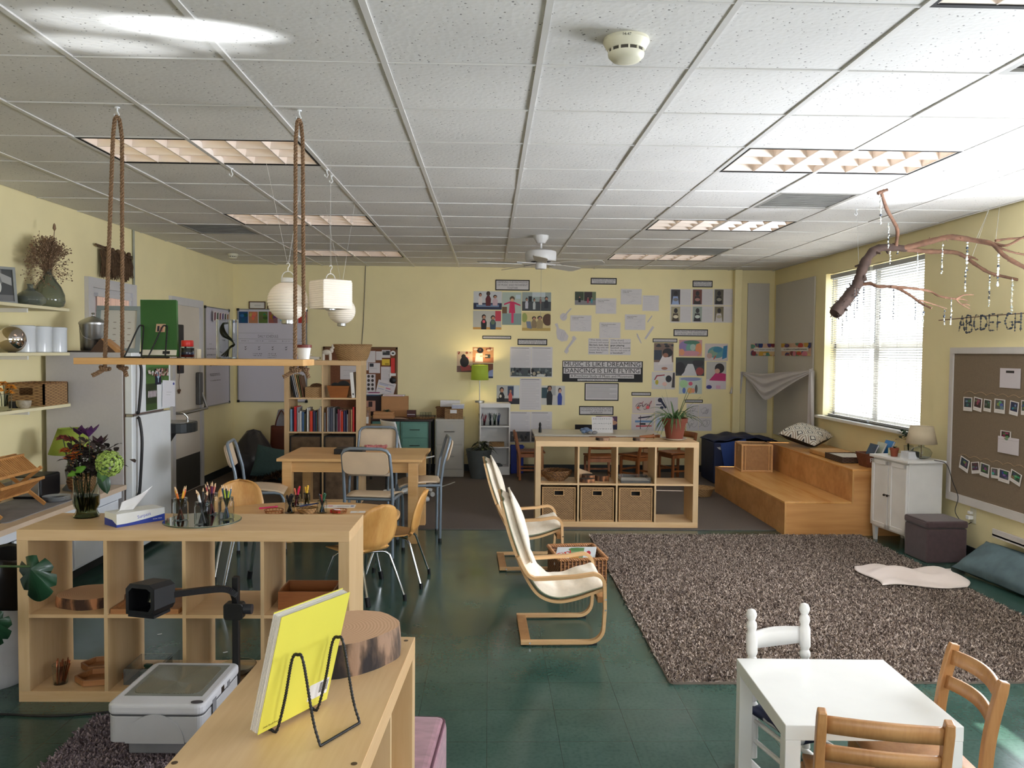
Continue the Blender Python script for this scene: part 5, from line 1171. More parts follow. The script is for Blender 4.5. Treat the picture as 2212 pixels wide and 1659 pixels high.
# ---- items on the wall shelves (left)
def xa(px, py, z, x): return PX(px, py, x)
Z1, Z2, Z3 = 1.925, 1.597, 1.215; SX = -3.28
vgn = mat('grey_green_glass', (130, 138, 122), .05, trans=.7, var=.05, ior=1.4)
p = PX(105, 650, SX); t = thing('bottle_vase', 'large grey-green glass bottle vase of dried flowers on the top shelf', 'vase', (SX, p.y, Z1)); vy = p.y
MB(vgn).lathe([(.06, 0), (.10, .015), (.112, .05), (.108, .10), (.085, .16), (.05, .21), (.026, .25), (.022, .275), (.028, .285)], n=36).build('glass_body', t, smooth=60)
dry = mat('dried_flower_brown', (132, 106, 82), .9, var=.3, scale=40)
b = MB(dry); r = random.Random(12)
for k in range(260):
    a = r.uniform(0, 2*PI); th_ = abs(r.gauss(0, .85)); L = r.uniform(.15, .25)*(1 if th_ < .9 else .85); d = Vector((math.cos(a)*math.sin(th_), math.sin(a)*math.sin(th_)*1.1, math.cos(th_))); d.x *= .55
    e = d*L; b.tube([(0, 0, -.03), e*.5+Vector((0, 0, .02)), e], .0012, 3)
    for q in range(5): f = e+Vector((r.gauss(0, .018), r.gauss(0, .018), r.gauss(0, .018))); b.tube([e*.85, f], .0008, 3); b.ball(f, r.uniform(.003, .0065), 5, 3)
o = single(b, 'dried_flowers', 'brown dried flower bunch standing in the large glass bottle vase', 'dried flowers', loc=(SX, vy, Z1+.27)); o['kind'] = 'stuff'
single(MB(dry).tube([(0, 0, 0), (.0, .02, .20), (.0, .045, .33)], .003, 5).lathe([(.002, 0), (.013, .02), (.008, .05), (.001, .06)], (.0, .045, .33), 8), 'seed_pod', 'tall dried pod stem rising above the dried flowers', 'dried flowers', loc=(SX+.01, vy+.03, Z1+.25), smooth=50)
p = PX(66, 655, SX+.05); t = thing('glass_jug', 'squat clear glass jug in front of the large bottle vase', 'vase', (SX+.05, p.y, Z1)); MB(mat('smoky_glass', (150, 160, 156), .04, trans=.75, var=.03, ior=1.35)).lathe([(.06, 0), (.095, .02), (.10, .05), (.075, .085), (.03, .11), (.018, .125), (.018, .145), (.026, .15)], n=36).build('glass_body', t, smooth=60)
def frame(label, loc, rot, w, h, fw_, col, spec, name='framed_print', cat='framed picture', th=.018):
    """framed picture: x across, z up, facing -y"""
    t = thing(name, label, cat, loc, rot=rot); m = col if not isinstance(col, tuple) else cmat(col, .45)
    b = MB(m); b.box(-w/2, w/2, 0, th, 0, fw_); b.box(-w/2, w/2, 0, th, h-fw_, h); b.box(-w/2, -w/2+fw_, 0, th, fw_, h-fw_); b.box(w/2-fw_, w/2, 0, th, fw_, h-fw_); b.build('frame', t, bevel=.001)
    p = MB(prt).c(spec[0]).box(-w/2+fw_, w/2-fw_, th*.5, th*.9, fw_, h-fw_); iw, ih = w-2*fw_, h-2*fw_
    draw(p, spec[1:], iw, ih, lambda x, y, k: (x-iw/2, th*.5-.0003*(k+1), fw_+y)); p.build('picture', t); return t
def draw(b, spec, w, h, F):
    """flat shapes: coordinates 0..1 on a w x h sheet"""
    for k, (kd, *a) in enumerate(spec):
        b.c(a[-1])
        if kd == 'r': x0, y0, x1, y1 = a[:4]; P = [(x0, y0), (x1, y0), (x1, y1), (x0, y1)]
        elif kd == 'e':
            cx, cy_, rx, ry = a[:4]; P = [(cx+rx*math.cos(2*PI*i/18), cy_+ry*math.sin(2*PI*i/18)) for i in range(18)]
        else: P = a[0]
        P = [(min(1, max(0, x)), min(1, max(0, y))) for x, y in P]
        b.face([F(x*w, y*h, k) for x, y in P])
p = PX(16, 648, -3.30); frame('framed black and white flower photo at the left end of the top shelf', (-3.27, p.y-.12, Z1), (D(-10), 0, D(48)), .20, .255, .018, (142, 146, 146),
      [(70, 72, 74), ('r', 0, .55, .6, 1, (120, 120, 120)), ('e', .35, .45, .22, .25, (200, 200, 200)), ('e', .3, .45, .09, .1, (60, 60, 60)), ('p', [(.5, .9), (.95, .75), (.95, .5), (.6, .6)], (160, 160, 160)), ('r', 0, 0, 1, .2, (110, 110, 112))])
can = mat('white_glazed_canister', (214, 218, 222), .18, var=.03)
for k, (px, l) in enumerate(((120, 'white ceramic canister at the right end of the middle shelf'), (86, 'white ceramic canister in the middle of the three'), (50, 'white ceramic canister behind the silver globe'))):
    p = PX(px, 752, SX); t = thing('canister', l, 'canister', (SX+.0, p.y, Z2), group='white canisters on the middle shelf')
    MB(can).lathe([(.074, 0), (.078, .004), (.078, .165), (.08, .17), (.081, .185), (.072, .19), (.070, .175)], n=36, cap=True).build('canister_body', t, smooth=40)
p = PX(24, 752, SX+.07); t = thing('silver_globe', 'round mirrored silver globe in front of the canisters', 'ornament', (SX+.075, p.y, Z2)); MB(mat('mirror_ball', (214, 206, 204), .04, 1, var=.02)).ball((0, 0, .088), .088, 32, 20).build('globe', t, smooth=60); MB(mat('dark_foot', (60, 50, 44), .5)).lathe([(.025, 0), (.022, .006)], n=16).build('foot', t)
# lowest shelf: basket, bowl, glass with orange flowers
p = PX(100, 870, -3.29); t = thing('woven_basket', 'rectangular woven rush basket on the lowest wall shelf', 'basket', (-3.285, 6.03, Z3), D(0)); b = MB(wickb)
w_, l_, h_ = .13, .165, .16
b.box(-w_, w_, -l_, l_, 0, .01); b.box(w_-.012, w_, -l_, l_, .01, h_); b.box(-w_, -w_+.012, -l_, l_, .01, h_); b.box(-w_, w_, l_-.012, l_, .01, h_)
b.box(-w_, w_, -l_, -l_+.012, .01, h_*.5); b.box(-w_, -.05, -l_, -l_+.012, h_*.5, h_); b.box(.05, w_, -l_, -l_+.012, h_*.5, h_); b.box(-.05, .05, -l_, -l_+.012, h_*.82, h_); b.build('woven_body', t)
b = MB(wickd)
for z in (h_,): b.tube([(x, y, z) for x, y in rrect(-w_+.004, w_-.004, -l_+.004, l_-.004, .012, 3)]+[(w_-.004, -l_+.02, z)], .007, 6)
b.build('rim', t, smooth=50)
p = PX(66, 868, -3.20); t = thing('stoneware_bowl', 'small grey stoneware bowl in front of the woven basket', 'bowl', (-3.20, 5.69, Z3)); MB(mat('stoneware', (160, 150, 132), .6, var=.2, scale=50)).lathe([(.028, 0), (.042, .012), (.048, .04), (.0475, .052), (.044, .052), (.040, .02), (.001, .012)], n=28, cap=False).build('bowl', t, smooth=50)
single(MB(black).lathe([(.03, 0), (.032, .045), (.028, .046)], n=20), 'dark_cup', 'small black cup beside the stoneware bowl', 'cup', loc=(-3.27, 5.70, Z3), smooth=40)
t = thing('glass_tumbler', 'clear tumbler of orange daisies at the left of the lowest shelf', 'vase', (-3.18, 5.44, Z3)); MB(jg).lathe([(.034, 0), (.037, .005), (.040, .11)], n=28).build('glass', t, smooth=50, solid=.002)
vx = Vector((-3.18, 5.44, 0)); KHs = KH; KH = Z3
for k, (dx, dy, dz, s) in enumerate(((0, -.02, .17, .044), (.02, .03, .15, .04), (-.01, -.05, .135, .036), (.0, .05, .115, .034))):
    bloom('daisy', 'orange daisy in the shelf tumbler, %s' % ('tallest', 'right hand', 'left hand', 'lowest')[k] , (-3.18+dx, 5.44+dy, Z3+dz), 'mum', (214, 138, 34), s, 30+k, (80, 44, 20))
KH = KHs
# ---- on the fridge
FZ = 1.60
p = PX(190, 752, -3.12); t = thing('compost_bin', 'stainless steel lidded pail with wire handle on the fridge', 'pail', (-3.12, 6.52, FZ+.012)); t.scale = (1.08, 1.08, 1.15)
MB(steel).lathe([(.082, 0), (.085, .004), (.092, .175), (.094, .18)], n=40).build('pail_body', t, smooth=40); MB(steel).lathe([(.096, .178), (.097, .19), (.088, .20), (.05, .222), (.015, .232), (.012, .236)], n=40).build('lid', t, smooth=40)
MB(steel).lathe([(.006, .232), (.006, .245), (.013, .25), (.011, .258), (.001, .26)], n=16).build('lid_knob', t, smooth=40)
MB(chrome).tube(smooth_path([(-.07, -.062, .165), (-.02, -.11, .10), (.04, -.105, .075), (.088, -.05, .09), (.092, .0, .16)], 8), .0028, 6).build('wire_handle', t, smooth=60)
single(MB(mat('dark_tray', (52, 40, 34), .5)).box(-.13, .15, -.12, .12, 0, .010), 'dark_tray', 'thin dark board under the steel pail on the fridge', 'tray', loc=(-3.14, 6.50, FZ+.001), bevel=.003)
frame('grey-blue framed print leaning on top of the fridge', (-2.92, 6.47, FZ), (D(-12), 0, D(6)), .34, .375, .034, (140, 150, 148), [(204, 200, 188)]+[('e', .2+.2*(i % 4), .2+.16*(i//4), .05, .012, (150, 140, 126)) for i in range(16)])
single(MB(mat('dark_wood_edge', (84, 60, 44), .6)).prism([(-.10, 0), (.10, 0), (-.015, .105)], -.03, .06, 'xz').m(honey).prism([(-.012, .104), (.10, 0), (.15, 0), (.02, .104)], -.029, .059, 'xz'), 'wood_wedge', 'triangular dark wooden wedge block on top of the fridge', 'wood block', loc=(-2.98, 6.40, FZ))
single(MB(black).tube([(0, 0, 0), (-.05, .0, .17)], .008, 8).tube([(.03, 0, 0), (-.015, .01, .165)], .008, 8).box(-.02, .05, -.02, .02, 0, .05), 'umbrella_handles', 'two dark stick handles poking up behind the green book', 'sticks', loc=(-3.05, 7.02, FZ+.20), smooth=40) if False else None
def wallpanel(name, label, cat, plane, px0, py0, px1, py1, spec, par=None, group=None, th=.0015, tilt=0, mat_=None, inset=0):
    """flat sheet fixed to a plane ('back','left','right' or ('x',v)/('y',v)) between two photograph corners"""
    if plane == 'back': f = lambda a, b_: PY(a, b_, YB); n = Vector((0, -1, 0)); eu = (PI/2, 0, 0); ax = 0
    elif plane == 'left' or (isinstance(plane, tuple) and plane[0] == 'x+'): v = XL if plane == 'left' else plane[1]; f = lambda a, b_: PX(a, b_, v); n = Vector((1, 0, 0)); eu = (PI/2, 0, PI/2); ax = 1
    elif plane == 'right' or (isinstance(plane, tuple) and plane[0] == 'x-'): v = XR if plane == 'right' else plane[1]; f = lambda a, b_: PX(a, b_, v); n = Vector((-1, 0, 0)); eu = (PI/2, 0, -PI/2); ax = 1
    else: f = lambda a, b_: PY(a, b_, plane[1]); n = Vector((0, -1, 0)); eu = (PI/2, 0, 0); ax = 0
    A, B = f(px0, py0), f(px1, py1); C_ = (A+B)/2+n*(.0008+inset); w = abs(B[ax]-A[ax]); h = abs(A.z-B.z)
    bb = MB(prt).c(spec[0]); bb.box(-w/2, w/2, -h/2, h/2, 0, th); draw(bb, spec[1:], w, h, lambda x, y, k: (x-w/2, y-h/2, th+.0003*(k+1)))
    M_ = Euler(eu).to_matrix() @ Matrix.Rotation(tilt, 3, 'Z'); o = bb.build(name, par); 
    if par is None: o.location = C_
    else: o.location = par.matrix_basis.inverted() @ C_
    o.rotation_euler = M_.to_euler(); o['W_'] = w; o['H_'] = h
    if label: tag(o, label, cat, group)
    return o
def fig(x, y, h, shirt, hair=(28, 22, 22), skin=(176, 128, 104), w=1.0):
    return [('p', [(x-.13*h*w, y), (x+.13*h*w, y), (x+.15*h*w, y+.45*h), (x+.07*h*w, y+.66*h), (x-.07*h*w, y+.66*h), (x-.15*h*w, y+.45*h)], shirt), ('e', x, y+.80*h, .11*h*w, .15*h, hair), ('e', x+.01*h, y+.76*h, .08*h*w, .11*h, skin)]
cr = random.Random(6)
crowd = [(66, 98, 52), ('r', 0, .75, 1, 1, (70, 120, 60)), ('r', 0, 0, 1, .28, (72, 104, 52))]+[('e', cr.uniform(.05, .95), cr.uniform(.35, .65), .028, .05, cr.choice([(210, 190, 180), (190, 120, 120), (230, 230, 230), (120, 80, 70), (170, 150, 150)])) for _ in range(60)]
FX = ('x+', -2.744)
wallpanel('group_photo', 'crowd photograph on the freezer door', 'photograph', FX, 315, 782, 364, 825, crowd)
wallpanel('group_photo', 'smaller group photograph low on the freezer door', 'photograph', FX, 315, 829, 339, 884, [(40, 56, 34), ('r', 0, 0, 1, .25, (60, 84, 44))]+[('e', .2+.13*(i % 6), .55+.1*(i//6), .05, .08, (200, 190, 196)) for i in range(12)])
o = wallpanel('fridge_magnet', 'dark blue card magnet with a white tree shape', 'magnet', FX, 334, 798, 347, 830, [(20, 24, 50), ('e', .5, .62, .26, .22, (170, 200, 220)), ('r', .44, .15, .56, .5, (170, 200, 220))], inset=.003)
wallpanel('drawing', 'white drawing sheet held by magnets on the freezer door', 'drawing', FX, 349, 823, 377, 876, [(222, 222, 228), ('r', .3, .55, .7, .56, (150, 150, 150)), ('r', .3, .45, .6, .46, (160, 160, 160)), ('e', .86, .88, .07, .05, (50, 60, 150))], inset=.004, tilt=D(-3))
# dried rose on the second door
b = MB(mat('dried_rose', (92, 64, 50), .9)).tube(smooth_path([(0, .0, .12), (0, .012, .05), (0, -.01, -.04), (0, .005, -.12)], 6), .003, 6).lathe([(.002, .16), (.014, .13), (.008, .10), (.001, .09)], n=10)
for k in range(3): b.ball((0, .02*(k-1), -.13-.02*(k % 2)), .018, 8, 5, (.5, 1, .9))
p = PX(387, 818, XL+.03); single(b, 'dried_rose', 'dried rose hanging upside down on the cream door', 'dried flower', loc=(XL+.03, p.y, p.z), smooth=60)
# ---- kitchen counter items
p = PZ(155, 1010, CT); t = thing('table_lamp', 'green-shaded lamp on the counter beside the fridge', 'lamp', (-3.08, 6.08, CT)); limes = mat('lime_green_shade', (140, 156, 60), .8, var=.04, scale=120)
MB(limes).lathe([(.15, .27), (.085, .455)], n=40, cap=False).build('lamp_shade', t, smooth=50, solid=.003); MB(mat('grey_ceramic', (120, 124, 124), .3)).lathe([(.06, 0), (.062, .01), (.03, .05), (.045, .14), (.02, .22), (.012, .30)], n=24).build('lamp_base', t, smooth=50)
t = thing('handled_basket', 'round brown basket with a tall braided handle on the counter', 'basket', (-2.95, 6.0, CT)); b = MB(wickd)
b.lathe([(.06, 0), (.10, .03), (.115, .08), (.105, .12), (.10, .12), (.108, .08), (.095, .035), (.001, .01)], n=36, cap=False); b.build('basket_body', t, smooth=50)
b = MB(wickd); rope(b, [(.10*math.cos(a), 0.0, .11+.20*math.sin(a)) for a in [PI*i/16 for i in range(17)]], .014, .06, 6); b.build('handle', t, smooth=60)
bmb = wood('light_bamboo', (200, 146, 86), (170, 116, 62), .45, 0, 8)
t = thing('dish_rack', 'folding bamboo dish rack on the counter', 'dish rack', (-3.08, 5.18, CT+.004), D(0))
for (p0, p1) in (((-.16, .0, .015), (.14, .0, .26)), ((.16, .0, .015), (-.14, .0, .26))):
    for y in (-.24, .24): MB(bmb).bar((p0[0], y, p0[2]), (p1[0], y, p1[2]), .012, .022).build('side_rail', t)
for s in (-1, 1):
    for q0 in (.35, .95):
        x0_, z0_ = -s*.16+s*.30*q0, .015+.245*q0; sl2 = MB(bmb)
        for k in range(21): y = -.22+k*.022; sl2.bar((x0_, y, z0_), (x0_-s*.10, y, z0_+.09), .009, .007)
        sl2.bar((x0_, -.24, z0_), (x0_, .24, z0_), .012, .018); sl2.bar((x0_-s*.10, -.24, z0_+.09), (x0_-s*.10, .24, z0_+.09), .012, .018); sl2.build('slat_row', t)
single(MB(mat('grey_drying_mat', (130, 128, 130), .9)).prism(rrect(-.20, .20, -.40, .40, .03), 0, .004), 'drying_mat', 'thin grey drying mat beneath the bamboo rack', 'mat', loc=(-3.06, 5.30, CT))
t = thing('plate_stack', 'stack of shiny plates near the counter edge', 'plates', (-2.95, 5.62, CT+.004))
for k in range(4): MB(mat('glazed_plate', (200, 204, 206), .1, .4)).lathe([(.05, .0), (.085, .010), (.087, .013), (.05, .004)], (0, 0, k*.007), 28, cap=False).build('plate', t, smooth=50)
t = thing('black_toaster', 'black appliance with steel edges behind the dish rack', 'toaster', (-3.18, 5.80, CT)); MB(black).box(-.10, .10, -.13, .13, .0, .16).build('toaster_body', t, bevel=.015, seg=3); MB(steel).box(-.09, .09, -.14, -.131, .02, .15).build('end_panel', t, bevel=.004)
single(MB(cmat((30, 120, 100))).tube([(0, 0, 0), (.09, -.22, 0)], .005, 8), 'green_pen', 'thin green pen lying by the sink edge', 'pen', loc=(-2.98, 5.02, CT+.012))
# ---- wall hung items on left wall
b = MB(mat('brown_fringe', (92, 70, 50), .95, var=.3, scale=50)); r = random.Random(15)
for k in range(520): y = r.uniform(-.30, .30); b.tube([(r.uniform(0, .03), y, .0), (r.uniform(.02, .05), y+r.uniform(-.015, .015), -.10), (r.uniform(.01, .05), y+r.uniform(-.02, .02), -.21+.03*math.sin(y*30)+r.uniform(-.02, .02))], .0025, 3)
b.tube([(.02, -.38, .03), (.02, .34, .0)], .008, 6); b.tube([(.03, -.37, .015), (.03, .33, -.02)], .006, 6)
for k in range(5): b.ball((.04, -.22+.11*k, .01), .022, 8, 5)
p = PX(243, 546, XL); single(b, 'fringe_hanging', 'dark brown fringed wall hanging tied to sticks', 'wall hanging', loc=(XL+.01, p.y, p.z), smooth=60)
# drinking fountain
t = thing('drinking_fountain', 'grey wall-mounted drinking fountain beyond the refrigerator', 'drinking fountain', (XL, 8.46, .78)); dg = mat('dark_grey_metal', (74, 78, 80), .35, .6)
MB(dg).prism([(0, -.22), (.30, -.22)]+[(.30+.12*math.sin(a*PI/8), -.22*math.cos(a*PI/8)) for a in range(1, 8)]+[(.30, .22), (0, .22)], -.0, .10).build('basin', t, bevel=.008)
MB(steel).prism([(.02, -.20), (.29, -.20)]+[(.29+.11*math.sin(a*PI/8), -.20*math.cos(a*PI/8)) for a in range(1, 8)]+[(.29, .20), (.02, .20)], .101, .106).build('basin_top', t)
MB(dg).prism([(0, -.30), (.20, 0), (0, 0)], -.12, .12, 'xz').build('bracket', t); MB(chrome).tube(smooth_path([(.30, .10, .10), (.30, .10, .14), (.27, .08, .18), (.25, .06, .19)], 5), .010, 8).lathe([(.016, .10), (.016, .125)], (.30, .10, 0), 12).build('spout', t, smooth=50)
# ================================================================ FAR SIDE OBJECTS
def flip(name, label, cat, **k): return thing(name, label, cat, **k)
# ---- bookshelf contents (K3, front plane y = 8.6)
def k3(x, y, r): return (K3.location.x+x, K3.location.y+y, .008+FR_+r*(CELL+DV))
colx = [cellx(K3, 0), cellx(K3, 1)]
NM = {'light blue': (120, 150, 176), 'navy': (40, 40, 70), 'red': (196, 38, 40), 'silver': (170, 170, 176), 'white': (214, 212, 208), 'blue': (70, 100, 140), 'olive': (104, 104, 60), 'black': (26, 24, 26), 'orange': (206, 60, 34), 'dark purple': (60, 50, 84), 'teal': (50, 84, 84), 'brown': (110, 72, 50), 'grey': (130, 128, 132), 'tan': (184, 150, 106), 'maroon': (120, 34, 60), 'pink': (206, 120, 130), 'slate': (80, 84, 100)}
rowA = [('light blue', .024, .235), ('navy', .012, .24), ('red', .028, .262), ('silver', .012, .255), ('white', .014, .20), ('white', .020, .215), ('blue', .024, .205), ('olive', .012, .19), ('black', .010, .235), ('white', .020, .25), ('tan', .008, .22), ('orange', .030, .215), ('dark purple', .026, .215), ('teal', .014, .205), ('brown', .012, .23), ('silver', .010, .24), ('white', .018, .26)]
rowB = [('grey', .014, .20), ('brown', .014, .245), ('white', .012, .255), ('slate', .022, .255), ('slate', .018, .25), ('grey', .020, .255), ('black', .016, .25), ('silver', .008, .19), ('maroon', .020, .235), ('pink', .012, .225), ('orange', .022, .215), ('dark purple', .022, .22), ('navy', .014, .225), ('white', .008, .185), ('brown', .026, .235), ('tan', .016, .235), ('red', .020, .262)]
cnt = {}
def shelf_row(row, cx, r, side, lean=0):
    x = cx-CELL/2+.006; tot = sum(a[1] for a in row); k_ = (CELL-.012)/tot
    for i, (n, th, h) in enumerate(row):
        th *= min(1.12, k_); key = (n, side); cnt[key] = cnt.get(key, 0)+1; same = [j for j, q in enumerate(row) if q[0] == n]
        pos = '' if len(same) == 1 else (('leftmost ', 'next ', 'third ', 'fourth ')[same.index(i)] if i != same[-1] else 'rightmost ')
        book('%s%s book standing in the %s cube of the book row' % (pos, n, side), k3(x+th/2, -.195+.10+.02, r), 0, .20, h, th*.93, NM[n], 'books in the %s cube of the tall shelf' % side); x += th
shelf_row(rowA, colx[0], 2, 'left'); shelf_row(rowB, colx[1], 2, 'right')
for i, (n, th, h, a) in enumerate([('black', .018, .27, -12), ('silver', .012, .27, -12), ('white', .010, .26, -12), ('tan', .018, .25, -12), ('olive', .012, .24, -11), ('brown', .016, .23, -10)]):
    book('%s book leaning in the upper left cube of the tall shelf' % n, k3(colx[0]-.118+i*.0175, -.06, 3), 0, .19, h, th, NM[n], 'books leaning in the upper left cube', rot=(0, D(a), 0))
p = k3(colx[0]+.075, -.07, 3); t = thing('woven_basket', 'small pale woven basket in the upper left cube of the tall shelf', 'basket', p)
open_box(MB(wick), -.085, .085, -.09, .09, .11, .006).build('woven_body', t); MB(wickd).prism([(.07*math.cos(a), .11+.035*math.sin(a)) for a in [PI*i/10 for i in range(11)]], .082, .088, 'xz').build('back_handle', t)
p = k3(colx[1]-.02, -.07, 3); t = thing('wooden_bin', 'tapered brown wooden bin with dark handles in the upper right cube', 'bin', p); b = MB(bam)
b.add([(-.085, -.08, 0), (.085, -.08, 0), (.085, .08, 0), (-.085, .08, 0), (-.115, -.105, .125), (.115, -.105, .125), (.115, .105, .125), (-.115, .105, .125)], [(0, 3, 2, 1), (0, 1, 5, 4), (1, 2, 6, 5), (2, 3, 7, 6), (3, 0, 4, 7)]); b.build('bin_body', t, solid=.006)
MB(black).prism([(.07*math.cos(a)+.03, .12+.055*math.sin(a)) for a in [PI*i/10 for i in range(11)]], .05, .055, 'xz').prism([(.045*math.cos(a)-.06, .12+.035*math.sin(a)) for a in [PI*i/10 for i in range(11)]], .06, .065, 'xz').build('dark_handles', t)
t = thing('ring_binder', 'white ring binder standing at the right of the upper right cube', 'binder', k3(colx[1]+.142, -.06, 3), rot=(0, D(-5), 0)); MB(white_p).box(-.018, .018, -.12, .10, 0, .27).build('cover', t, bevel=.002); MB(black).box(-.006, .006, -.1205, -.12, .03, .05).build('finger_hole', t)
fab = mat('mottled_fabric_bin', (104, 84, 64), .9, var=.35, scale=14)
for r_ in (0, 1):
    for c_ in (0, 1):
        t = thing('fabric_bin', '%s %s mottled brown fabric bin with black frame in the tall shelf' % (('lower', 'upper')[r_], ('left', 'right')[c_]), 'storage bin', k3(colx[c_], -.01, r_), group='fabric bins in the tall shelf')
        open_box(MB(fab), -.155, .155, -.165, .165, .31, .006).build('fabric_box', t); b = MB(black); b.bar((-.158, -.17, .31), (.158, -.17, .31), .012, .012); b.bar((-.158, -.17, .0), (-.158, -.17, .31), .010, .010); b.bar((.158, -.17, .0), (.158, -.17, .31), .010, .010); b.build('wire_frame', t)
# on top of the bookshelf
zt = .008+K3['H']; p = PY(761, 776, 8.78); t = thing('oval_basket', 'oval wicker basket on top of the tall bookshelf', 'basket', (p.x, 8.80, zt)); b = MB(wick)
b.lathe([(.15, 0), (.17, .04), (.195, .12), (.203, .165), (.197, .165), (.18, .10), (.15, .01), (.001, .01)], n=48, sx=1, sy=.62, cap=False).build('woven_body', t, smooth=50)
b = MB(wick); rope(b, [(.20*math.cos(a), .124*math.sin(a), .165) for a in [2*PI*i/32 for i in range(33)]], .010, .05); b.build('braided_rim', t, smooth=60)
clay = mat('white_unglazed_clay', (206, 198, 184), .7, var=.08)
p = PY(705, 778, 8.72); t = thing('clay_animal', 'small white clay animal figure beside the oval basket', 'figurine', (p.x+.01, 8.70, zt)); b = MB(clay)
b.ball((0, 0, .085), .034, 14, 10, (1.5, .8, .85)).ball((.048, 0, .105), .024, 12, 8, (.9, .8, 1.2)).ball((.062, 0, .135), .016, 10, 8, (1.1, .8, .9)).tube([(.055, .01, .145), (.06, .02, .165)], .005, 6).tube([(.055, -.01, .145), (.06, -.02, .165)], .005, 6)
for x, y in ((-.035, -.015), (-.035, .015), (.035, -.015), (.035, .015)): b.tube([(x, y, .07), (x*1.05, y, .0)], [.014, .013], 8)
b.build('figure_body', t, smooth=60)
p = PY(672, 778, 8.66); t = thing('ceramic_dish', 'white ceramic dish with a shell in front of the clay figure', 'dish', (p.x+.02, 8.72, zt)); b = MB(clay); b.lathe([(.03, 0), (.035, .008), (.03, .012)], n=20).prism([(-.085, .02), (.06, .012), (.06, .034), (-.085, .048)], -.05, .05, 'xz'); b.build('dish', t); MB(mat('shell_white', (236, 226, 204), .3)).ball((-.045, 0, .062), .018, 12, 8, (1.2, .8, .6)).build('shell', t, smooth=60)
# ---- whiteboards and frames
alum = mat('aluminium_trim', (150, 152, 152), .35, .8, var=.03)
def whiteboard(label, plane, x0, y0, x1, y1, spec):
    o = wallpanel('whiteboard', label, 'whiteboard', plane, x0, y0, x1, y1, [(206, 202, 212)]+spec, th=.012); w, h = o['W_'], o['H_']; f = MB(alum)
    f.box(-w/2-.012, w/2+.012, -h/2-.012, -h/2, 0, .02); f.box(-w/2-.012, w/2+.012, h/2, h/2+.012, 0, .02); f.box(-w/2-.012, -w/2, -h/2, h/2, 0, .02); f.box(w/2, w/2+.012, -h/2, h/2, 0, .02); f.build('frame', o)
    for x in (-1, 1):
        for y in (-1, 1): MB(black).cb((x*(w/2+.002), y*(h/2+.002), .012), (.034, .034, .024)).build('corner_cap', o, bevel=.006)
    return o
def scr(x0, y0, x1, y1, n, seed, c=(60, 60, 66), t_=.006):
    r = random.Random(seed); out = []
    for i in range(n):
        y = y1-(i+.5)*(y1-y0)/n; x = x0
        while x < x1-.01: w = r.uniform(.006, .03)*(x1-x0)*3; out.append(('r', x, y-t_*r.uniform(.4, 1), min(x+w, x1), y+t_*r.uniform(.4, 1), c)); x += w+.012
        x1 = x1 if i % 2 else x1
    return out
BKi = (50, 50, 56)
spec = scr(.05, .56, .45, .60, 1, 1)+scr(.05, .50, .40, .54, 1, 2)+scr(.45, .68, .72, .74, 2, 3)+scr(.1, .62, .2, .64, 1, 4)+scr(.1, .40, .62, .44, 2, 5)+scr(.1, .30, .5, .33, 2, 6)+scr(.1, .24, .5, .27, 1, 7)+[('r', .2, .86, .9, .97, (214, 206, 210))]
for k, c in enumerate([(110, 40, 60), (40, 70, 40), (120, 40, 60), (60, 40, 110), (30, 60, 50), (150, 110, 40)]): spec += [('p', [(.24+.11*k, .87), (.30+.11*k, .88), (.31+.11*k, .96), (.25+.11*k, .95)], c)]
whiteboard('narrow whiteboard on the left wall beside the cream door', 'left', 441, 663, 493, 868, spec)
spec = [('r', 0, .68, 1, .684, (150, 150, 156)), ('r', 0, .635, 1, .638, (150, 150, 156)), ('r', 0, .745, .52, .747, (120, 120, 124))]
for k in range(5): spec += scr(.05+.2*k, .655, .17+.2*k, .665, 1, 20+k, (120, 118, 124), .006)+[('p', [(.09+.2*k, .60), (.105+.2*k, .585), (.13+.2*k, .605), (.105+.2*k, .595)], BKi), ('p', [(.09+.2*k, .575), (.105+.2*k, .56), (.13+.2*k, .58), (.105+.2*k, .57)], BKi)]
spec += scr(.22, .49, .36, .53, 2, 30, BKi, .005)+scr(.22, .42, .33, .45, 2, 31, BKi, .005)+scr(.44, .47, .57, .53, 3, 32, BKi, .005)
wb = whiteboard('large whiteboard with a weekly plan on the far wall', 'back', 515, 669, 662, 867, spec)
w, h = wb['W_'], wb['H_']
text_mesh('heading', 'DAILY SCHEDULE:', .055, mat('grey_marker', (120, 116, 124), .6), wb, (-w*.06, h*.21, .0128), w=w*.30)
for k, c in enumerate([(24, 66, 110), (176, 120, 84), (90, 110, 50), (150, 84, 70), (190, 190, 194), (110, 140, 90), (190, 50, 44)]):
    x0 = 516+21.4*k; r = random.Random(k); sp = [c]+[('e', r.uniform(.2, .8), r.uniform(.2, .8), r.uniform(.12, .3), r.uniform(.1, .25), tuple(max(0, min(255, q+r.randint(-60, 50))) for q in c)) for _ in range(5)]
    wallpanel('child_painting', '%s painting in the row along the top of the large whiteboard' % ('blue', 'sandy', 'green and purple', 'brown-orange', 'pale grey', 'light green', 'red')[k], 'painting', ('y', YB-.016), x0, 673, x0+19.5, 698, sp, group='small paintings along the whiteboard')
for k, (x0, x1) in enumerate(((538, 574), (578, 612))):
    a, b_ = PY(x0, 651, YB), PY(x1, 668, YB); frame('brown framed certificate above the whiteboard, %s' % ('left one' if k == 0 else 'one half behind the round lantern'), ((a.x+b_.x)/2, YB-.014, b_.z), (0, 0, 0), b_.x-a.x, a.z-b_.z, .013, (84, 54, 34), [(216, 212, 206), ('r', .3, .5, .75, .54, (130, 130, 130)), ('r', .3, .38, .7, .41, (140, 140, 140))], th=.012)
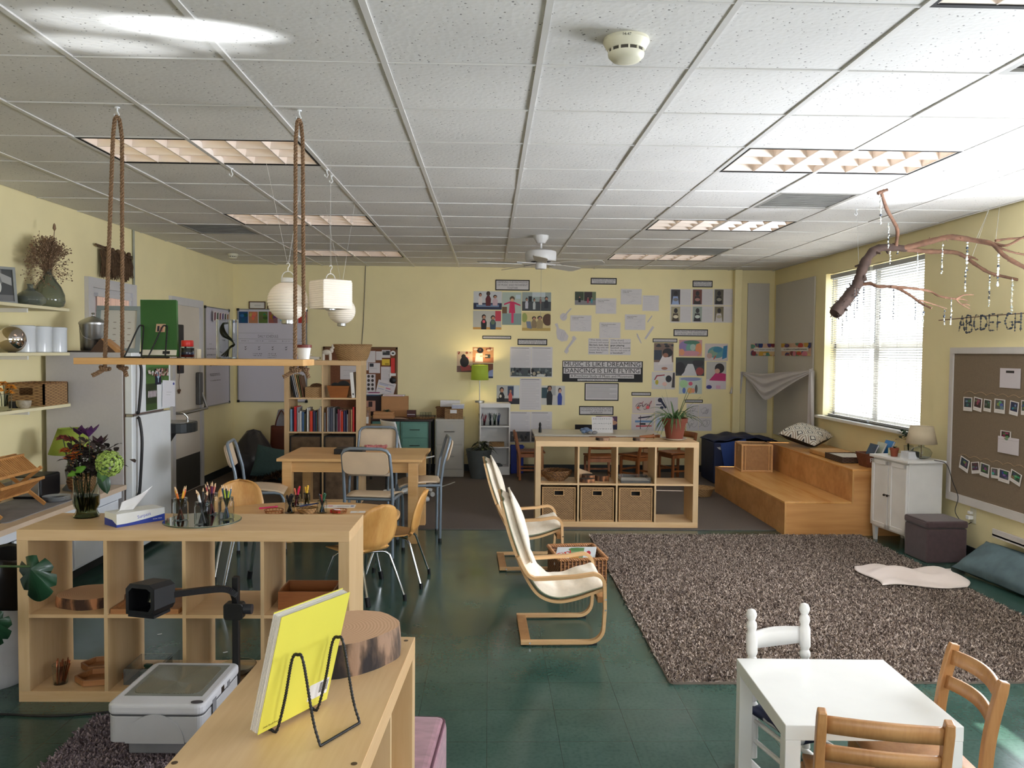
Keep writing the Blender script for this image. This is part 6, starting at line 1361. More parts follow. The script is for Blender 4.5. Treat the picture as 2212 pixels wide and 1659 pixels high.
# ---- cork board and its papers
cork = mat('brown_cork', (122, 78, 54), .9, var=.15, scale=60)
a, b_ = PY(700, 750, YB), PY(857, 884, YB); t = thing('cork_board', 'brown cork notice board crowded with papers behind the bookshelf', 'notice board', (0, YB, 0))
MB(cork).box(a.x, b_.x, -.014, -.001, b_.z, a.z).build('cork_face', t); f = MB(mat('cork_board_frame', (112, 80, 52), .5)); f.box(a.x-.01, b_.x+.01, -.022, -.001, a.z-.02, a.z+.01); f.box(a.x-.01, b_.x+.01, -.022, -.001, b_.z-.01, b_.z+.02); f.box(a.x-.01, a.x+.015, -.022, -.001, b_.z, a.z); f.box(b_.x-.015, b_.x+.01, -.022, -.001, b_.z, a.z); f.build('frame', t)
CB = ('y', YB-.016); lines = lambda n, c=(150, 150, 152), x0=.12, x1=.88, y0=.1, y1=.85: [('r', x0, y1-(i+.5)*(y1-y0)/n-.006, x1-.2*((i*7) % 3 == 0), y1-(i+.5)*(y1-y0)/n+.006, c) for i in range(n)]
WP = (218, 212, 214)
for x0, y0, x1, y1, l, sp in [(790, 758, 811, 783, 'blank white sheet behind the wicker basket on the cork board', [WP]), (812, 759, 825, 778, 'small printed card on the cork board, left of the dark photo', [WP]+lines(4)), (825, 756, 843, 773, 'white card with a dark photo at the top of the cork board', [WP, ('r', .08, .35, .95, .9, (60, 60, 64)), ('r', .1, .7, .5, .9, (150, 150, 150))]),
                            (825, 776, 842, 789, 'yellow card on the cork board', [(224, 190, 60), ('r', .4, .1, .9, .3, (150, 120, 30))]), (797, 784, 821, 806, 'white sheet with a dark square on the cork board', [WP, ('r', .06, .62, .42, .95, (50, 52, 60)), ('r', .1, .45, .7, .48, (160, 160, 164))]),
                            (823, 792, 845, 825, 'typed white list on the cork board', [WP]+lines(9)), (778, 783, 796, 800, 'wide white sheet seen through the shelf on the cork board', [WP]+lines(3)), (790, 808, 811, 849, 'sheet of small face portraits on the cork board', [WP]+[('e', .3+.4*(i % 2), .88-.22*(i//2), .14, .08, (60, 50, 48)) for i in range(8)]),
                            (735, 790, 788, 820, 'pale sheets seen through the upper right shelf cube', [WP]+lines(2))]:
    wallpanel('pinned_paper', l, 'paper', CB, x0, y0, x1, y1, sp, group='papers pinned to the cork board')
wallpanel('pinned_chart', 'tilted colour-coded chart hanging off the corner of the cork board', 'paper', ('y', YB-.03), 814, 824, 853, 853, [WP, ('r', .08, .78, .9, .82, (130, 134, 150)), ('r', .08, .68, .6, .73, (140, 160, 200)), ('r', .08, .5, .4, .56, (224, 206, 150)), ('r', .5, .46, .76, .56, (206, 130, 150)), ('r', .08, .34, .4, .38, (140, 150, 180)), ('r', .5, .3, .85, .34, (140, 150, 180))], tilt=D(-14))
a = PY(849, 764, YB-.02); b = MB(redc).box(-.028, .028, -.006, 0, -.17, .0).m(white_p).lathe([(.001, 0), (.035, .0)], n=16); single(MB(redc).box(-.026, .026, -.012, 0, -.26, -.06).m(black).ball((0, -.012, -.36), .045, 12, 8, (1, .3, 1)).m(white_p).box(-.04, .04, -.014, -.002, -.30, -.265), 'lanyard', 'red lanyard with a black badge hanging on the cork board', 'lanyard', loc=(a.x, YB-.02, a.z), smooth=30)
a = PY(849, 763, YB-.02); single(MB(white_p).tube([(0, 0, 0), (0, -.006, 0)], .034, 20).m(ink).cb((0, -.007, 0), (.03, .002, .02)), 'round_badge', 'round white badge near the cork board corner', 'badge', loc=(a.x, YB-.016, a.z), smooth=40)
# ---- on the green desk and beside it
DZ = .773; kraft = mat('brown_cardboard', (184, 136, 92), .8, var=.05)
def deskx(px, y=10.55): return PY(px, 890, y).x
t = thing('cardboard_box', 'plain brown cardboard box standing on the dark desk top', 'box', (deskx(850), 10.72, DZ)); MB(kraft).box(-.17, .17, -.07, .07, 0, .265).build('carton', t, bevel=.002); MB(mat('packing_tape', (200, 160, 110), .3)).box(-.171, .171, -.02, .02, .2655, .2665).build('tape', t)
single(MB(paper).box(-.15, .13, -.07, .05, 0, .018).m(cmat((210, 170, 180))).box(-.13, .11, -.0705, -.0695, .004, .014), 'spiral_pad', 'spiral bound white pad lying on the cardboard box', 'note pad', loc=(deskx(850), 10.70, DZ+.268), bevel=.001)
t = thing('flat_box', 'stack of two flat brown boxes with a plant on the desk', 'box', (deskx(833), 10.40, DZ)); MB(kraft).box(-.13, .13, -.09, .09, 0, .05).build('lower_box', t, bevel=.003); MB(kraft).box(-.125, .12, -.085, .09, .051, .085).build('upper_box', t, bevel=.003)
t = thing('small_succulent', 'small dark green plant on the flat boxes', 'plant', (deskx(838), 10.40, DZ+.086)); b = MB(darkleaf); r = random.Random(3)
for k in range(16): leaf(b, (0, 0, .0), (math.cos(k), math.sin(k), r.uniform(.3, 1.2)), .07, .014, .4, 4)
b.build('leaves', t, smooth=60, solid=.001)
t = thing('glass_food_jar', 'tall brown filled jar with a white label at the shelf edge', 'jar', (deskx(805, 10.2)-.0, 9.70, .74)); MB(mat('amber_contents', (120, 84, 56), .4, var=.3, scale=60)).lathe([(.045, 0), (.048, .01), (.048, .17), (.04, .19)], n=24).build('jar_body', t, smooth=40); MB(white_p).box(-.03, .03, -.0495, -.047, .03, .11).build('label', t); MB(mat('cork_lid', (150, 110, 74), .8)).lathe([(.043, .19), (.043, .22)], n=20).build('lid', t)
t = thing('dark_cupboard', 'small dark cupboard with photo board behind the jar', 'cupboard', (deskx(803, 10.7), 10.86, DZ)); MB(mat('dark_brown_box', (46, 28, 30), .5)).box(-.14, .11, -.10, .10, 0, .26).build('cupboard_body', t, bevel=.003); MB(prt).c((190, 140, 120)).box(-.08, .04, -.102, -.101, .06, .20).c((60, 40, 40)).box(-.05, .0, -.103, -.102, .12, .19).build('face_print', t)
single(MB(cmat((60, 80, 104))).box(-.10, .10, -.07, .07, 0, .018).m(paper).box(-.09, .11, -.06, .07, .0185, .034).m(cmat((150, 60, 110))).box(-.06, .08, -.06, .06, .0345, .044), 'folder_stack', 'small stack of coloured folders on the dark cupboard', 'folders', loc=(deskx(803, 10.7), 10.84, DZ+.262))
t = thing('slatted_tray', 'round brown tray with a small stack of books and cups on the desk', 'tray', (deskx(910), 10.36, DZ)); MB(wickd).lathe([(.15, 0), (.175, .012), (.18, .02), (.165, .014), (.001, .008)], n=32, sx=1.1, sy=.55, cap=False).build('tray', t, smooth=50)
t = thing('box_of_cards', 'small brown box with a dark stack at the back of the desk tray', 'box', (deskx(892), 10.42, DZ+.02)); MB(mat('dark_maroon', (74, 40, 36), .6)).box(-.06, .05, -.05, .05, 0, .085).build('box_body', t, bevel=.002); MB(paper).box(-.055, .045, -.052, -.0505, .03, .036).build('paper_edge', t)
for k in range(4): single(MB(jg).lathe([(.014, 0), (.016, .003), (.017, .065)], n=16), 'small_glass', 'small clear glass in the row on the desk tray, %s' % ('first from the left', 'second from the left', 'second from the right', 'rightmost')[k], 'glass', 'small glasses on the desk tray', loc=(deskx(910+6.3*k, 10.34), 10.34+.02*(k % 2), DZ+.02), smooth=50, solid=.0015)
sheetp = MB(cmat((226, 196, 180), .7)).grid(lambda u, v: ((u-.5)*.20, (v-.5)*.14, .003+.008*(v-.5)**2+.004*math.sin(u*4)), 8, 6); single(sheetp, 'curled_paper', 'curled pinkish sheet hanging over the desk edge', 'paper', loc=(deskx(865, 10.28), 10.33, DZ), smooth=60, solid=.001)
b = MB(paper); b.grid(lambda u, v: (.0+(u-.5)*.36, -.02+.05*v*v, .16*v), 10, 6)
# filing cabinet top
FZ2 = .758
t = thing('woven_basket', 'seagrass basket with a paper tag on the filing cabinet, in front', 'basket', (-.46, 10.62, FZ2)); open_box(MB(wickb), -.115, .115, -.09, .09, .13, .01).build('woven_body', t); MB(paper).box(-.045, .04, -.1015, -.0905, .075, .12).build('paper_tag', t)
t = thing('woven_basket', 'dark wicker basket at the left back of the filing cabinet', 'basket', (-.60, 10.80, FZ2)); open_box(MB(wickd), -.095, .095, -.08, .08, .13, .01).build('woven_body', t); rim = MB(wickd); rope(rim, [(x, y, .132) for x, y in rrect(-.10, .10, -.085, .085, .02, 3)]+[(.10, -.065, .132)], .009, .05); rim.build('braided_rim', t, smooth=60)
single(MB(paper).box(-.15, .11, -.06, .06, .0, .085), 'paper_stack', 'block of white paper behind the seagrass basket', 'paper', loc=(-.50, 10.86, FZ2+.14), bevel=.002); single(MB(mat('grey_blue_card', (180, 184, 200), .6)).box(-.08, .08, -.06, .05, 0, .045).m(paper).box(-.075, .085, -.055, .055, .046, .058), 'card_stack', 'stack of pale blue cards on the seagrass basket', 'cards', loc=(-.41, 10.62, FZ2+.132), rot=(0, 0, .05))
# white bookcase contents and lamp
B0z = .008
p = PY(1036, 874, 10.86); t = thing('table_lamp', 'lit green drum lamp on the white bookcase', 'lamp', (p.x, 10.84, B0z+.947))
m_, nt_, b_ = base('lit_green_shade'); b_.inputs['Base Color'].default_value = lin((140, 160, 60)); b_.inputs['Roughness'].default_value = .8; b_.inputs['Transmission Weight'].default_value = 0
b_.inputs['Emission Color'].default_value = lin((170, 184, 40)); b_.inputs['Emission Strength'].default_value = .12
MB(m_).lathe([(.115, .30), (.108, .50)], n=40, cap=False).build('drum_shade', t, smooth=50, solid=.002); MB(steel).lathe([(.062, 0), (.062, .025), (.01, .028), (.006, .03), (.006, .40)], n=24, cap=False).build('stand', t, smooth=30)
bulb = MB(mat('lit_bulb', (255, 214, 150), .4, emit=9)).ball((0, 0, .40), .026, 12, 8).build('bulb', t, smooth=60)
pl = bpy.data.lights.new('lamp_bulb_light', 'POINT'); pl.energy = 3.8; pl.color = (1, .78, .48); pl.shadow_soft_size = .03; plo = bpy.data.objects.new('lamp_bulb_light', pl); COL.objects.link(plo); plo.location = (p.x, 10.84, B0z+.947+.455)
for k, (px, c, c2) in enumerate([(1037, (50, 60, 70), 'dark'), (1046, (150, 60, 74), 'red'), (1059, (40, 54, 60), 'teal and dark'), (1068, (50, 90, 60), 'green'), (1076, (54, 70, 110), 'blue')]):
    q = PY(px, 926, 10.82); t = thing('pen_cup', 'clear cup of %s pipe cleaners on the bookcase\'s upper shelf' % c2, 'cup', (q.x, 10.82, B0z+.645)); MB(jg).lathe([(.018, 0), (.02, .06)], n=16).build('cup', t, smooth=40, solid=.001)
    b = MB(cmat(c, .9)); r = random.Random(k)
    for j in range(9): b.tube([(r.uniform(-.01, .01), r.uniform(-.01, .01), .003), (r.uniform(-.035, .035), r.uniform(-.03, .03), r.uniform(.13, .17))], .003, 5)
    b.build('pipe_cleaners', t)
single(open_box(MB(wick), -.10, .10, -.08, .08, .05, .006), 'flat_basket', 'low tan basket on the bookcase\'s middle shelf', 'basket', loc=(.10, 10.82, B0z+.37)); single(MB(mat('grey_felt', (90, 94, 94), .9)).lathe([(.001, .04), (.05, .035), (.08, .015), (.085, 0)], n=24), 'grey_cap', 'grey felt mound on the bookcase\'s lowest shelf', 'fabric', loc=(.10, 10.80, B0z+.105), smooth=60)
# planter
t = thing('potted_plant', 'tall grey tapered planter with a drooping dark plant', 'plant', (-.13, 10.46, B0z)); MB(mat('zinc_planter', (92, 98, 98), .5, .2, var=.08)).lathe([(.105, 0), (.165, .355), (.172, .37), (.16, .37), (.14, .30)], n=36, cap=False).build('planter', t, smooth=40); MB(mat('potting_soil', (40, 32, 28), .95)).lathe([(.001, .32), (.15, .32)], n=24, cap=False).build('soil', t)
b = MB(mat('bronze_leaf', (62, 72, 50), .5, var=.35, scale=20)); r = random.Random(8)
for k in range(34): a = r.uniform(0, 6.28); leaf(b, (.04, 0, .33+r.uniform(0, .12)), (math.cos(a), math.sin(a)*.7, r.uniform(.2, 1.3)), r.uniform(.14, .24), .020, .75, 6)
b.build('foliage', t, smooth=60, solid=.001)
t = thing('recycling_bin', 'blue plastic bin beside the white bookcase', 'bin', (.375, 10.92, B0z)); open_box(MB(mat('cobalt_plastic', (24, 52, 150), .35)), -.085, .085, -.08, .08, .37, .005).build('bin_body', t, bevel=.004); MB(MATS['cobalt_plastic']).box(-.095, .095, -.09, -.08, .35, .372).build('rim', t)
# cable on floor & white cable
single(MB(mat('white_cable', (190, 188, 182), .5)).tube(smooth_path([(-.95, 9.9, .016), (-.85, 9.7, .016), (-.70, 9.9, .016), (-.62, 9.65, .016), (-.5, 9.85, .016), (-.42, 10.05, .016)], 8), .006, 6), 'white_cable', 'looped white cable on the carpet under the desk', 'cable', smooth=50)
# ---- far left corner: bean bag, teal cushion, fur, low shelf of picture books, brown bag
bb = mat('charcoal_satin', (62, 60, 62), .3, var=.15, scale=4, spec=.5)
def bean(u, v):
    a = 2*PI*u; z = v; r0 = .30*math.sin(PI*min(1, .12+.80*v))**.7*(1-.45*v) if v < 1 else 0
    r0 *= 1+.05*math.sin(a*3+v*5)+.03*math.sin(a*7+v*9); return (r0*math.cos(a)*1.1+.02*v, r0*math.sin(a), z*.60+.01*math.sin(a*5))
b = MB(bb).grid(bean, 48, 24, cu=True); single(b, 'bean_bag', 'charcoal bean bag slumped in the far left corner', 'bean bag', loc=(-3.02, 10.45, .01), smooth=70)
def pillow(b, w, h, d, n=16, pinch=.12):
    for s in (1, -1):
        def fn(u, v):
            x, y = 2*u-1, 2*v-1; q = (1-x**4)*(1-y**4); k = 1-pinch*(1-(abs(x)*abs(y))**1.5)*.5*(abs(x)**6+abs(y)**6); return (x*w/2*k, y*h/2*k, s*d/2*max(0, q)**.55)
        o = len(b.v); b.grid(fn if s > 0 else (lambda u, v: fn(1-u, v)), n, n)
    return b
single(pillow(MB(mat('teal_ribbed_cotton', (70, 96, 98), .85, var=.15, scale=30, stretch=(1, 8, 1), bmp=.4)), .42, .42, .16), 'cushion', 'teal ribbed cushion leaning on the bean bag', 'cushion', loc=(-2.72, 10.22, .22), rot=(D(62), D(12), D(10)), smooth=70)
fur = MB(attr_mat('fur', .95, .1)); r = random.Random(22); fur.has = True
for k in range(2600):
    x, y = r.gauss(0, .20), r.gauss(0, .12); z = .14*math.exp(-(x*x*5+y*y*8)); fur.fc  # clump heights
    fur.c(r.choice([(70, 52, 38), (50, 38, 28), (96, 74, 52), (40, 30, 24)])); d = Vector((r.gauss(0, .02), r.gauss(-.01, .02), r.uniform(.01, .05))); a = Vector((.006, .002, 0)); p0 = Vector((x, y, z)); fur.face([p0-a, p0+a, p0+d])
fur.c((60, 46, 34)); fur.grid(lambda u, v: ((u-.5)*.8, (v-.5)*.5, .14*math.exp(-(((u-.5)*.8)**2*5+((v-.5)*.5)**2*8))), 20, 16)
o = single(fur, 'fur_throw', 'shaggy brown fur throw heaped in front of the picture books', 'throw', loc=(-2.35, 10.15, .012)); o['kind'] = 'stuff'
t = thing('low_book_ledge', 'low brown ledge holding picture books by the back wall', 'shelf', (-2.45, 10.70, B0z)); MB(wt).box(-.42, .42, -.13, .13, .0, .14).build('ledge_body', t, bevel=.003); MB(wt).box(-.42, .42, -.14, -.13, .14, .165).build('lip', t)
for px, w, h, c, l, sp in [(548, .22, .20, (50, 36, 110), 'purple picture book with a yellow panel on the low ledge', [('r', .1, .1, .75, .6, (196, 160, 60)), ('e', .45, .3, .2, .14, (90, 60, 40))]), (602, .34, .13, (120, 146, 80), 'wide green picture book with white lettering on the low ledge', [('r', 0, 0, .35, .45, (206, 200, 190)), ('e', .5, .6, .25, .35, (80, 130, 50)), ('r', .65, .05, .98, .3, (214, 206, 196))])]:
    q = PY(px, 950, 10.54); t = thing('picture_book', l, 'book', (q.x, 10.555, B0z+.152), rot=(D(-8), 0, 0)); b = MB(prt).c(c).box(-w/2, w/2, 0, .012, 0, h); draw(b, sp, w, h, lambda x, y, k: (x-w/2, -.0004*(k+1), y)); b.build('front_cover', t)
single(MB(cmat((190, 50, 40))).box(-.13, .10, -.10, .06, 0, .014).m(paper).box(-.12, .11, -.1, .05, .0145, .024), 'flat_books', 'red and white books lying flat behind the green picture book', 'book', loc=(-2.54, 10.74, B0z+.141))
single(MB(cmat((24, 24, 40))).box(-.20, .20, -.09, .09, 0, .128), 'dark_box', 'dark navy box under the brown leather bag', 'box', loc=(-2.30, 10.74, B0z+.141), bevel=.003)
t = thing('leather_bag', 'tall brown leather tote bag standing against the back wall', 'bag', (PY(610, 920, 10.74).x, 10.74, B0z+.272)); lb = mat('brown_leather', (92, 44, 28), .4, var=.15, scale=6)
def bag(u, v):
    a = 2*PI*u; c, s = math.cos(a), math.sin(a); w = .155-.012*v; return (math.copysign(abs(c)**.35, c)*w, math.copysign(abs(s)**.5, s)*.06, .36*v)
MB(lb).grid(bag, 32, 8, cu=True).build('bag_body', t, smooth=50, solid=.003)
for y in (-.055, .05): MB(lb).tube(smooth_path([(-.08, y, .34), (-.06, y, .44), (0, y*.8, .56), (.06, y, .44), (.08, y, .34)], 6), .008, 6, sx=1.6).build('handle', t, smooth=60)
MB(mat('stuffed_paper', (150, 146, 150), .7)).grid(lambda u, v: ((u-.5)*.22*(1-.5*v), .01*math.sin(u*9), .34+.24*v-.03*abs(u-.5)), 10, 6).build('tissue_stuffing', t, smooth=60, solid=.003); MB(chrome).ball((0, -.062, .325), .008, 8, 6).build('snap', t)
# ---- potted plant and rounds on the three-drawer cube shelf
KT = .008+K2['H']
p = PY(1457, 945, 7.70); t = thing('potted_plant', 'spider plant in a large terracotta pot on the cube shelf', 'plant', (p.x, 7.70, KT)); pt = mat('weathered_terracotta', (120, 62, 44), .8, var=.12, scale=6)
MB(mat('pale_saucer', (196, 186, 174), .5)).lathe([(.075, 0), (.11, .012), (.118, .02), (.112, .02), (.07, .010), (.001, .010)], n=40, cap=False).build('saucer', t, smooth=50)
MB(pt).lathe([(.078, .012), (.106, .165), (.118, .165), (.124, .21), (.115, .212), (.108, .17), (.105, .15)], n=40, cap=False).build('pot', t, smooth=35); MB(MATS['potting_soil']).lathe([(.001, .185), (.112, .185)], n=24, cap=False).build('soil', t)
b = MB(mat('spider_plant_green', (78, 106, 62), .45, var=.25, scale=14)); r = random.Random(31)
def blade(d, L, w, droop, up=.5):
    d = Vector(d).normalized(); s = d.cross(Vector((0, 0, 1))).normalized(); vs = []; n = 10; z0 = Vector((d.x*.03, d.y*.03, .19))
    for i in range(n+1):
        q = i/n; c = z0+Vector((d.x, d.y, 0))*L*q+Vector((0, 0, 1))*(up*L*q-droop*L*q*q); ww = w*(1-q)**.6*(.5+.5*min(1, q*4)); vs += [c-s*ww, c+s*ww+Vector((0, 0, .002))]
    b.add(vs, [(2*i, 2*i+1, 2*i+3, 2*i+2) for i in range(n)])
for k in range(60): a = r.uniform(0, 6.28); blade((math.cos(a), math.sin(a), 0), r.uniform(.12, .28), .011, r.uniform(.5, 1.6), r.uniform(.5, 1.3))
for a, L, u in ((2.9, .07, 5.0), (.9, .13, 2.6), (.7, .16, 2.3), (2.2, .1, 2.6), (.2, .22, 1.3)): blade((math.cos(a), math.sin(a)*.4, 0), L, .008, .3, u)
b.build('leaves', t, smooth=60, solid=.0008)
for px, l, rx, sd in ((1302, 'bark-edged wood round on the cube shelf in front of the alphabet sheet', .064, 3), (1381, 'thinner bark-edged wood round to the right on the cube shelf', .062, 6)):
    p = PY(px, 950, 7.63); slice_('wood_round', l, 'wood round', (p.x, 7.63, KT), rx, .05, .026, bark, endd, 0, seed=sd)
p = PY(1390, 945, 8.0); single(MB(bam).tube([(-.075, 0, .018), (.055, 0, .024)], [.012, .017], 12).tube([(.055, 0, .024), (.064, 0, .025)], .023, 12), 'wooden_rattle', 'turned brown wooden shaker lying behind the right wood round', 'instrument', loc=(p.x, 7.80, KT+.0), smooth=50)
# in the cubes
def k2(c, dx=0, dy=0, up=0): q = inK(K2, cellx(K2, c)+dx, dy, FR_+(CELL+DV if up else 0)); return q
t = thing('bowl_basket', 'round brown willow bowl basket in the first upper cube', 'basket', k2(0, -.02, -.02, 1)); b = MB(wickd)
for k in range(7): q = k/6; R0 = .075+.07*math.sin(q*1.4); rope(b, [(R0*math.cos(a), R0*math.sin(a)*.95, .008+q*.085) for a in [2*PI*i/28 for i in range(29)]], .010, .07, 4)
b.lathe([(.001, .006), (.08, .006)], n=24, cap=False); b.build('woven_bowl', t, smooth=60)
for dx, dy, h, sd, l in ((-.09, -.10, .032, 2, 'dark wood round at the front of the second upper cube'), (-.06, .03, .05, 4, 'dark wood round behind the others in the second upper cube'), (.06, .0, .05, 5, 'dark wood round at the right of the second upper cube')): slice_('wood_round', l, 'wood round', k2(1, dx, dy, 1), .07, .065, h, bark2, mat('dark_round_top', (60, 48, 42), .7), 0, seed=sd)
single(MB(cmat((206, 176, 140))).prism([(-.07, 0), (.06, 0), (.07, .05), (-.07, .10)], 0, .05, 'xz'), 'paper_bag', 'folded tan paper packet at the left of the second upper cube', 'paper', loc=k2(1, -.09, .10, 1))
t = thing('acrylic_tray', 'clear acrylic tray in the third upper cube', 'tray', k2(2, 0, -.03, 1)); open_box(MB(acr), -.14, .14, -.12, .12, .05, .003).build('tray', t); MB(mat('white_card', (214, 208, 196), .6)).box(-.13, .13, -.11, .11, .004, .02).build('card', t)
wb_ = weave('drawer_rattan', (172, 136, 92), (86, 58, 34), 240, 300)
for c_ in range(3):
    t = thing('wicker_drawer', '%s square wicker drawer in the bottom row of the cube shelf' % ('left', 'middle', 'right')[c_], 'basket', k2(c_, 0, -.005), D(-1.5), 'wicker drawers in the cube shelf'); W2, H2, D2 = .155, .315, .165; b = MB(wb_)
    b.box(-W2, -.045, -D2, -D2+.012, 0, H2); b.box(.045, W2, -D2, -D2+.012, 0, H2); b.box(-.045, .045, -D2, -D2+.012, 0, H2-.075); b.box(-.045, .045, -D2, -D2+.012, H2-.028, H2); b.box(-W2, -W2+.012, -D2, D2, 0, H2); b.box(W2-.012, W2, -D2, D2, 0, H2); b.box(-W2, W2, D2-.012, D2, 0, H2); b.box(-W2, W2, -D2, D2, 0, .01); b.build('woven_body', t)
    f = MB(mat('rattan_cane', (186, 148, 102), .5)); 
    for z in (.006, H2-.002): f.tube([(-W2, -D2-.003, z), (W2, -D2-.003, z)], .007, 6)
    for x in (-W2+.004, W2-.004): f.tube([(x, -D2-.003, 0), (x, -D2-.003, H2)], .007, 6)
    for (x0, z0_), (x1, z1_) in (((-.045, H2-.028), (.045, H2-.028)), ((-.045, H2-.075), (.045, H2-.075)), ((-.045, H2-.028), (-.045, H2-.075)), ((.045, H2-.028), (.045, H2-.075))): f.tube([(x0, -D2-.003, z0_), (x1, -D2-.003, z1_)], .005, 6)
    f.build('cane_edging', t, smooth=50); MB(dark).box(-.045, .045, -D2+.05, -D2+.052, H2-.08, H2-.02).build('inner_shade_sheet', t)  # dark sheet behind the handle hole stands in for the shade inside
t = thing('round_basket', 'small round tan basket on the carpet behind the cube shelf', 'basket', (PZ(1505, 1060, .01).x-.03, 9.2, .01)); MB(wick).lathe([(.10, 0), (.14, .09), (.13, .09), (.095, .01), (.001, .01)], n=32, cap=False).build('woven_body', t, smooth=50); rm = MB(wick); rope(rm, [(.138*math.cos(a), .138*math.sin(a), .092) for a in [2*PI*i/24 for i in range(25)]], .010, .05); rm.build('rim', t, smooth=60)
# ---- art table items
AZ = .608+.001
q = PY(1298, 930, 10.5); t = thing('alphabet_sheet', 'white alphabet chart standing on the art table', 'poster', (q.x+.0, 10.35, AZ), rot=(D(-12), 0, D(2)))
MB(paper).box(-.135, .135, -.003, 0, 0, .205).build('board', t)
for k, (s, z) in enumerate((('A B C D E F G H I', .178), ('J K L M N O P Q R', .118), ('S T U V W X Y Z', .05))): text_mesh('letters', s, .026, mat('grey_print', (110, 110, 116), .6), t, (0, -.0035, z), w=.235, rot=(PI/2, 0, 0))
MB(mat('faint_rule', (190, 190, 196), .7)).box(-.12, .12, -.0036, -.003, .148, .150).box(-.12, .12, -.0036, -.003, .086, .088).build('ruled_lines', t)
b = MB(mat('blue_grey_cloth', (120, 140, 170), .9, var=.25, scale=20)); r = random.Random(41)
for k in range(9): b.ball((r.gauss(0, .03), r.gauss(0, .02), .03+r.uniform(0, .035)), r.uniform(.022, .036), 10, 7, (1.2, 1, .9))
single(b, 'cloth_bundle', 'crumpled blue-grey cloth bundle beside the alphabet chart', 'cloth', loc=(PY(1263, 940, 10.3).x, 10.22, AZ), smooth=70)
b = MB(mat('grey_knit', (150, 150, 152), .9, var=.2, scale=30)); [b.ball((r.gauss(0, .035), r.gauss(0, .02), .02), .024, 9, 6, (1.3, 1, .8)) for k in range(6)]
single(b, 'knitted_bundle', 'small grey bundle in front of the alphabet chart', 'cloth', loc=(PY(1280, 940, 10.2).x, 10.18, AZ), smooth=70)
single(MB(black).lathe([(.02, 0), (.018, .06), (.012, .075), (.016, .085), (.016, .11), (.006, .13)], n=14), 'dark_bottle', 'small dark figure-shaped bottle at the left end of the art table', 'bottle', loc=(PY(1166, 930, 10.4).x, 10.35, AZ), smooth=50)
# ---- bench and corner items
LZ, UZ = .309, .604
t = thing('rattan_box', 'open square rattan box standing on the lower platform step', 'basket', (3.02, 9.05+.16, LZ), D(-4)); rb_ = weave('pale_rattan', (206, 160, 110), (130, 88, 52), 200, 420); S = .165; Hh = .30; b = MB(rb_)
b.box(-S, S, -S, -S+.01, 0, Hh); b.box(-S, S, S-.01, S, 0, Hh); b.box(S-.01, S, -S, S, 0, Hh); b.box(-S, -S+.01, -S, S, 0, Hh-.10); b.box(-S, -S+.01, -S, -.03, Hh-.10, Hh); b.box(-S, -S+.01, .03, S, Hh-.10, Hh); b.box(-S, -S+.01, -.03, .03, Hh-.03, Hh); b.box(-S, S, -S, S, 0, .01); b.build('woven_panels', t)
f = MB(mat('golden_cane', (218, 170, 116), .45))
for z in (.008, Hh): f.tube([(x, y, z) for x, y in ((-S, -S), (S, -S), (S, S), (-S, S), (-S, -S))], .011, 8)
for x, y in ((-S, -S), (S, -S), (S, S), (-S, S)): f.tube([(x, y, 0), (x, y, Hh)], .011, 8)
f.tube([(-S+.035, -S-.004, .01), (-S+.035, -S-.004, Hh)], .006, 6); f.tube([(S-.035, -S-.004, .01), (S-.035, -S-.004, Hh)], .006, 6); f.build('cane_frame', t, smooth=50)
navy = mat('navy_painted_cloth', (22, 34, 70), .6, var=.2, scale=5)
t = thing('covered_crate', 'navy blue paint-splashed covered stack in the corner behind the platform', 'crate', (3.12, 10.35, B0z)); MB(navy).box(-.32, .50, -.30, .32, 0, .52).build('crate', t, bevel=.02)
MB(navy).grid(lambda u, v: (-.33+u*.86, -.31+v*.66, .525+.05*math.sin(u*PI)*(1+.3*math.sin(v*7))+.012*math.sin(u*23+v*5)), 24, 12).build('draped_cloth', t, smooth=60, solid=.006); MB(mat('blue_plastic', (44, 72, 140), .4)).bar((-.22, -.315, .36), (.1, -.315, .42), .01, .3).build('blue_panel', t)
sp_ = MB(mat('paint_splash', (200, 204, 206), .6)); r = random.Random(50)
for k in range(16): sp_.prism([(r.uniform(-.28, .4)+.02*math.cos(a)*r.uniform(.5, 1.6), .49-.10*r.random()+.008*math.sin(a)) for a in [1, 2.4, 3.8, 5.2]], -.3025, -.3012, 'xz')
sp_.build('paint_splashes', t)
# patterned pillow
m_, nt_, b_ = base('geometric_print'); b_.inputs['Roughness'].default_value = .85; tc_ = nt_.nodes.new('ShaderNodeTexCoord'); mp_ = nt_.nodes.new('ShaderNodeMapping'); mp_.inputs['Rotation'].default_value = (0, 0, PI/4); mp_.inputs['Scale'].default_value = (9, 9, 0)
nt_.links.new(tc_.outputs['Object'], mp_.inputs[0]); vo = nn(nt_, 'ShaderNodeTexVoronoi', distance='CHEBYCHEV'); vo.inputs['Scale'].default_value = 1; vo.inputs['Randomness'].default_value = 0; nt_.links.new(mp_.outputs[0], vo.inputs['Vector'])
nt_.links.new(ramp(nt_, vo.outputs['Distance'], [(.0, (226, 222, 212)), (.17, (226, 222, 212)), (.18, (30, 28, 30)), (.25, (30, 28, 30)), (.26, (230, 226, 216)), (.36, (230, 226, 216)), (.37, (150, 130, 110)), (.43, (150, 130, 110)), (.44, (228, 224, 214))]), b_.inputs[0])
t = thing('patterned_cushion', 'cream cushion with black geometric print on the upper platform step', 'cushion', (3.56, 9.05, UZ+.125), rot=(D(14), D(-10), D(40)))
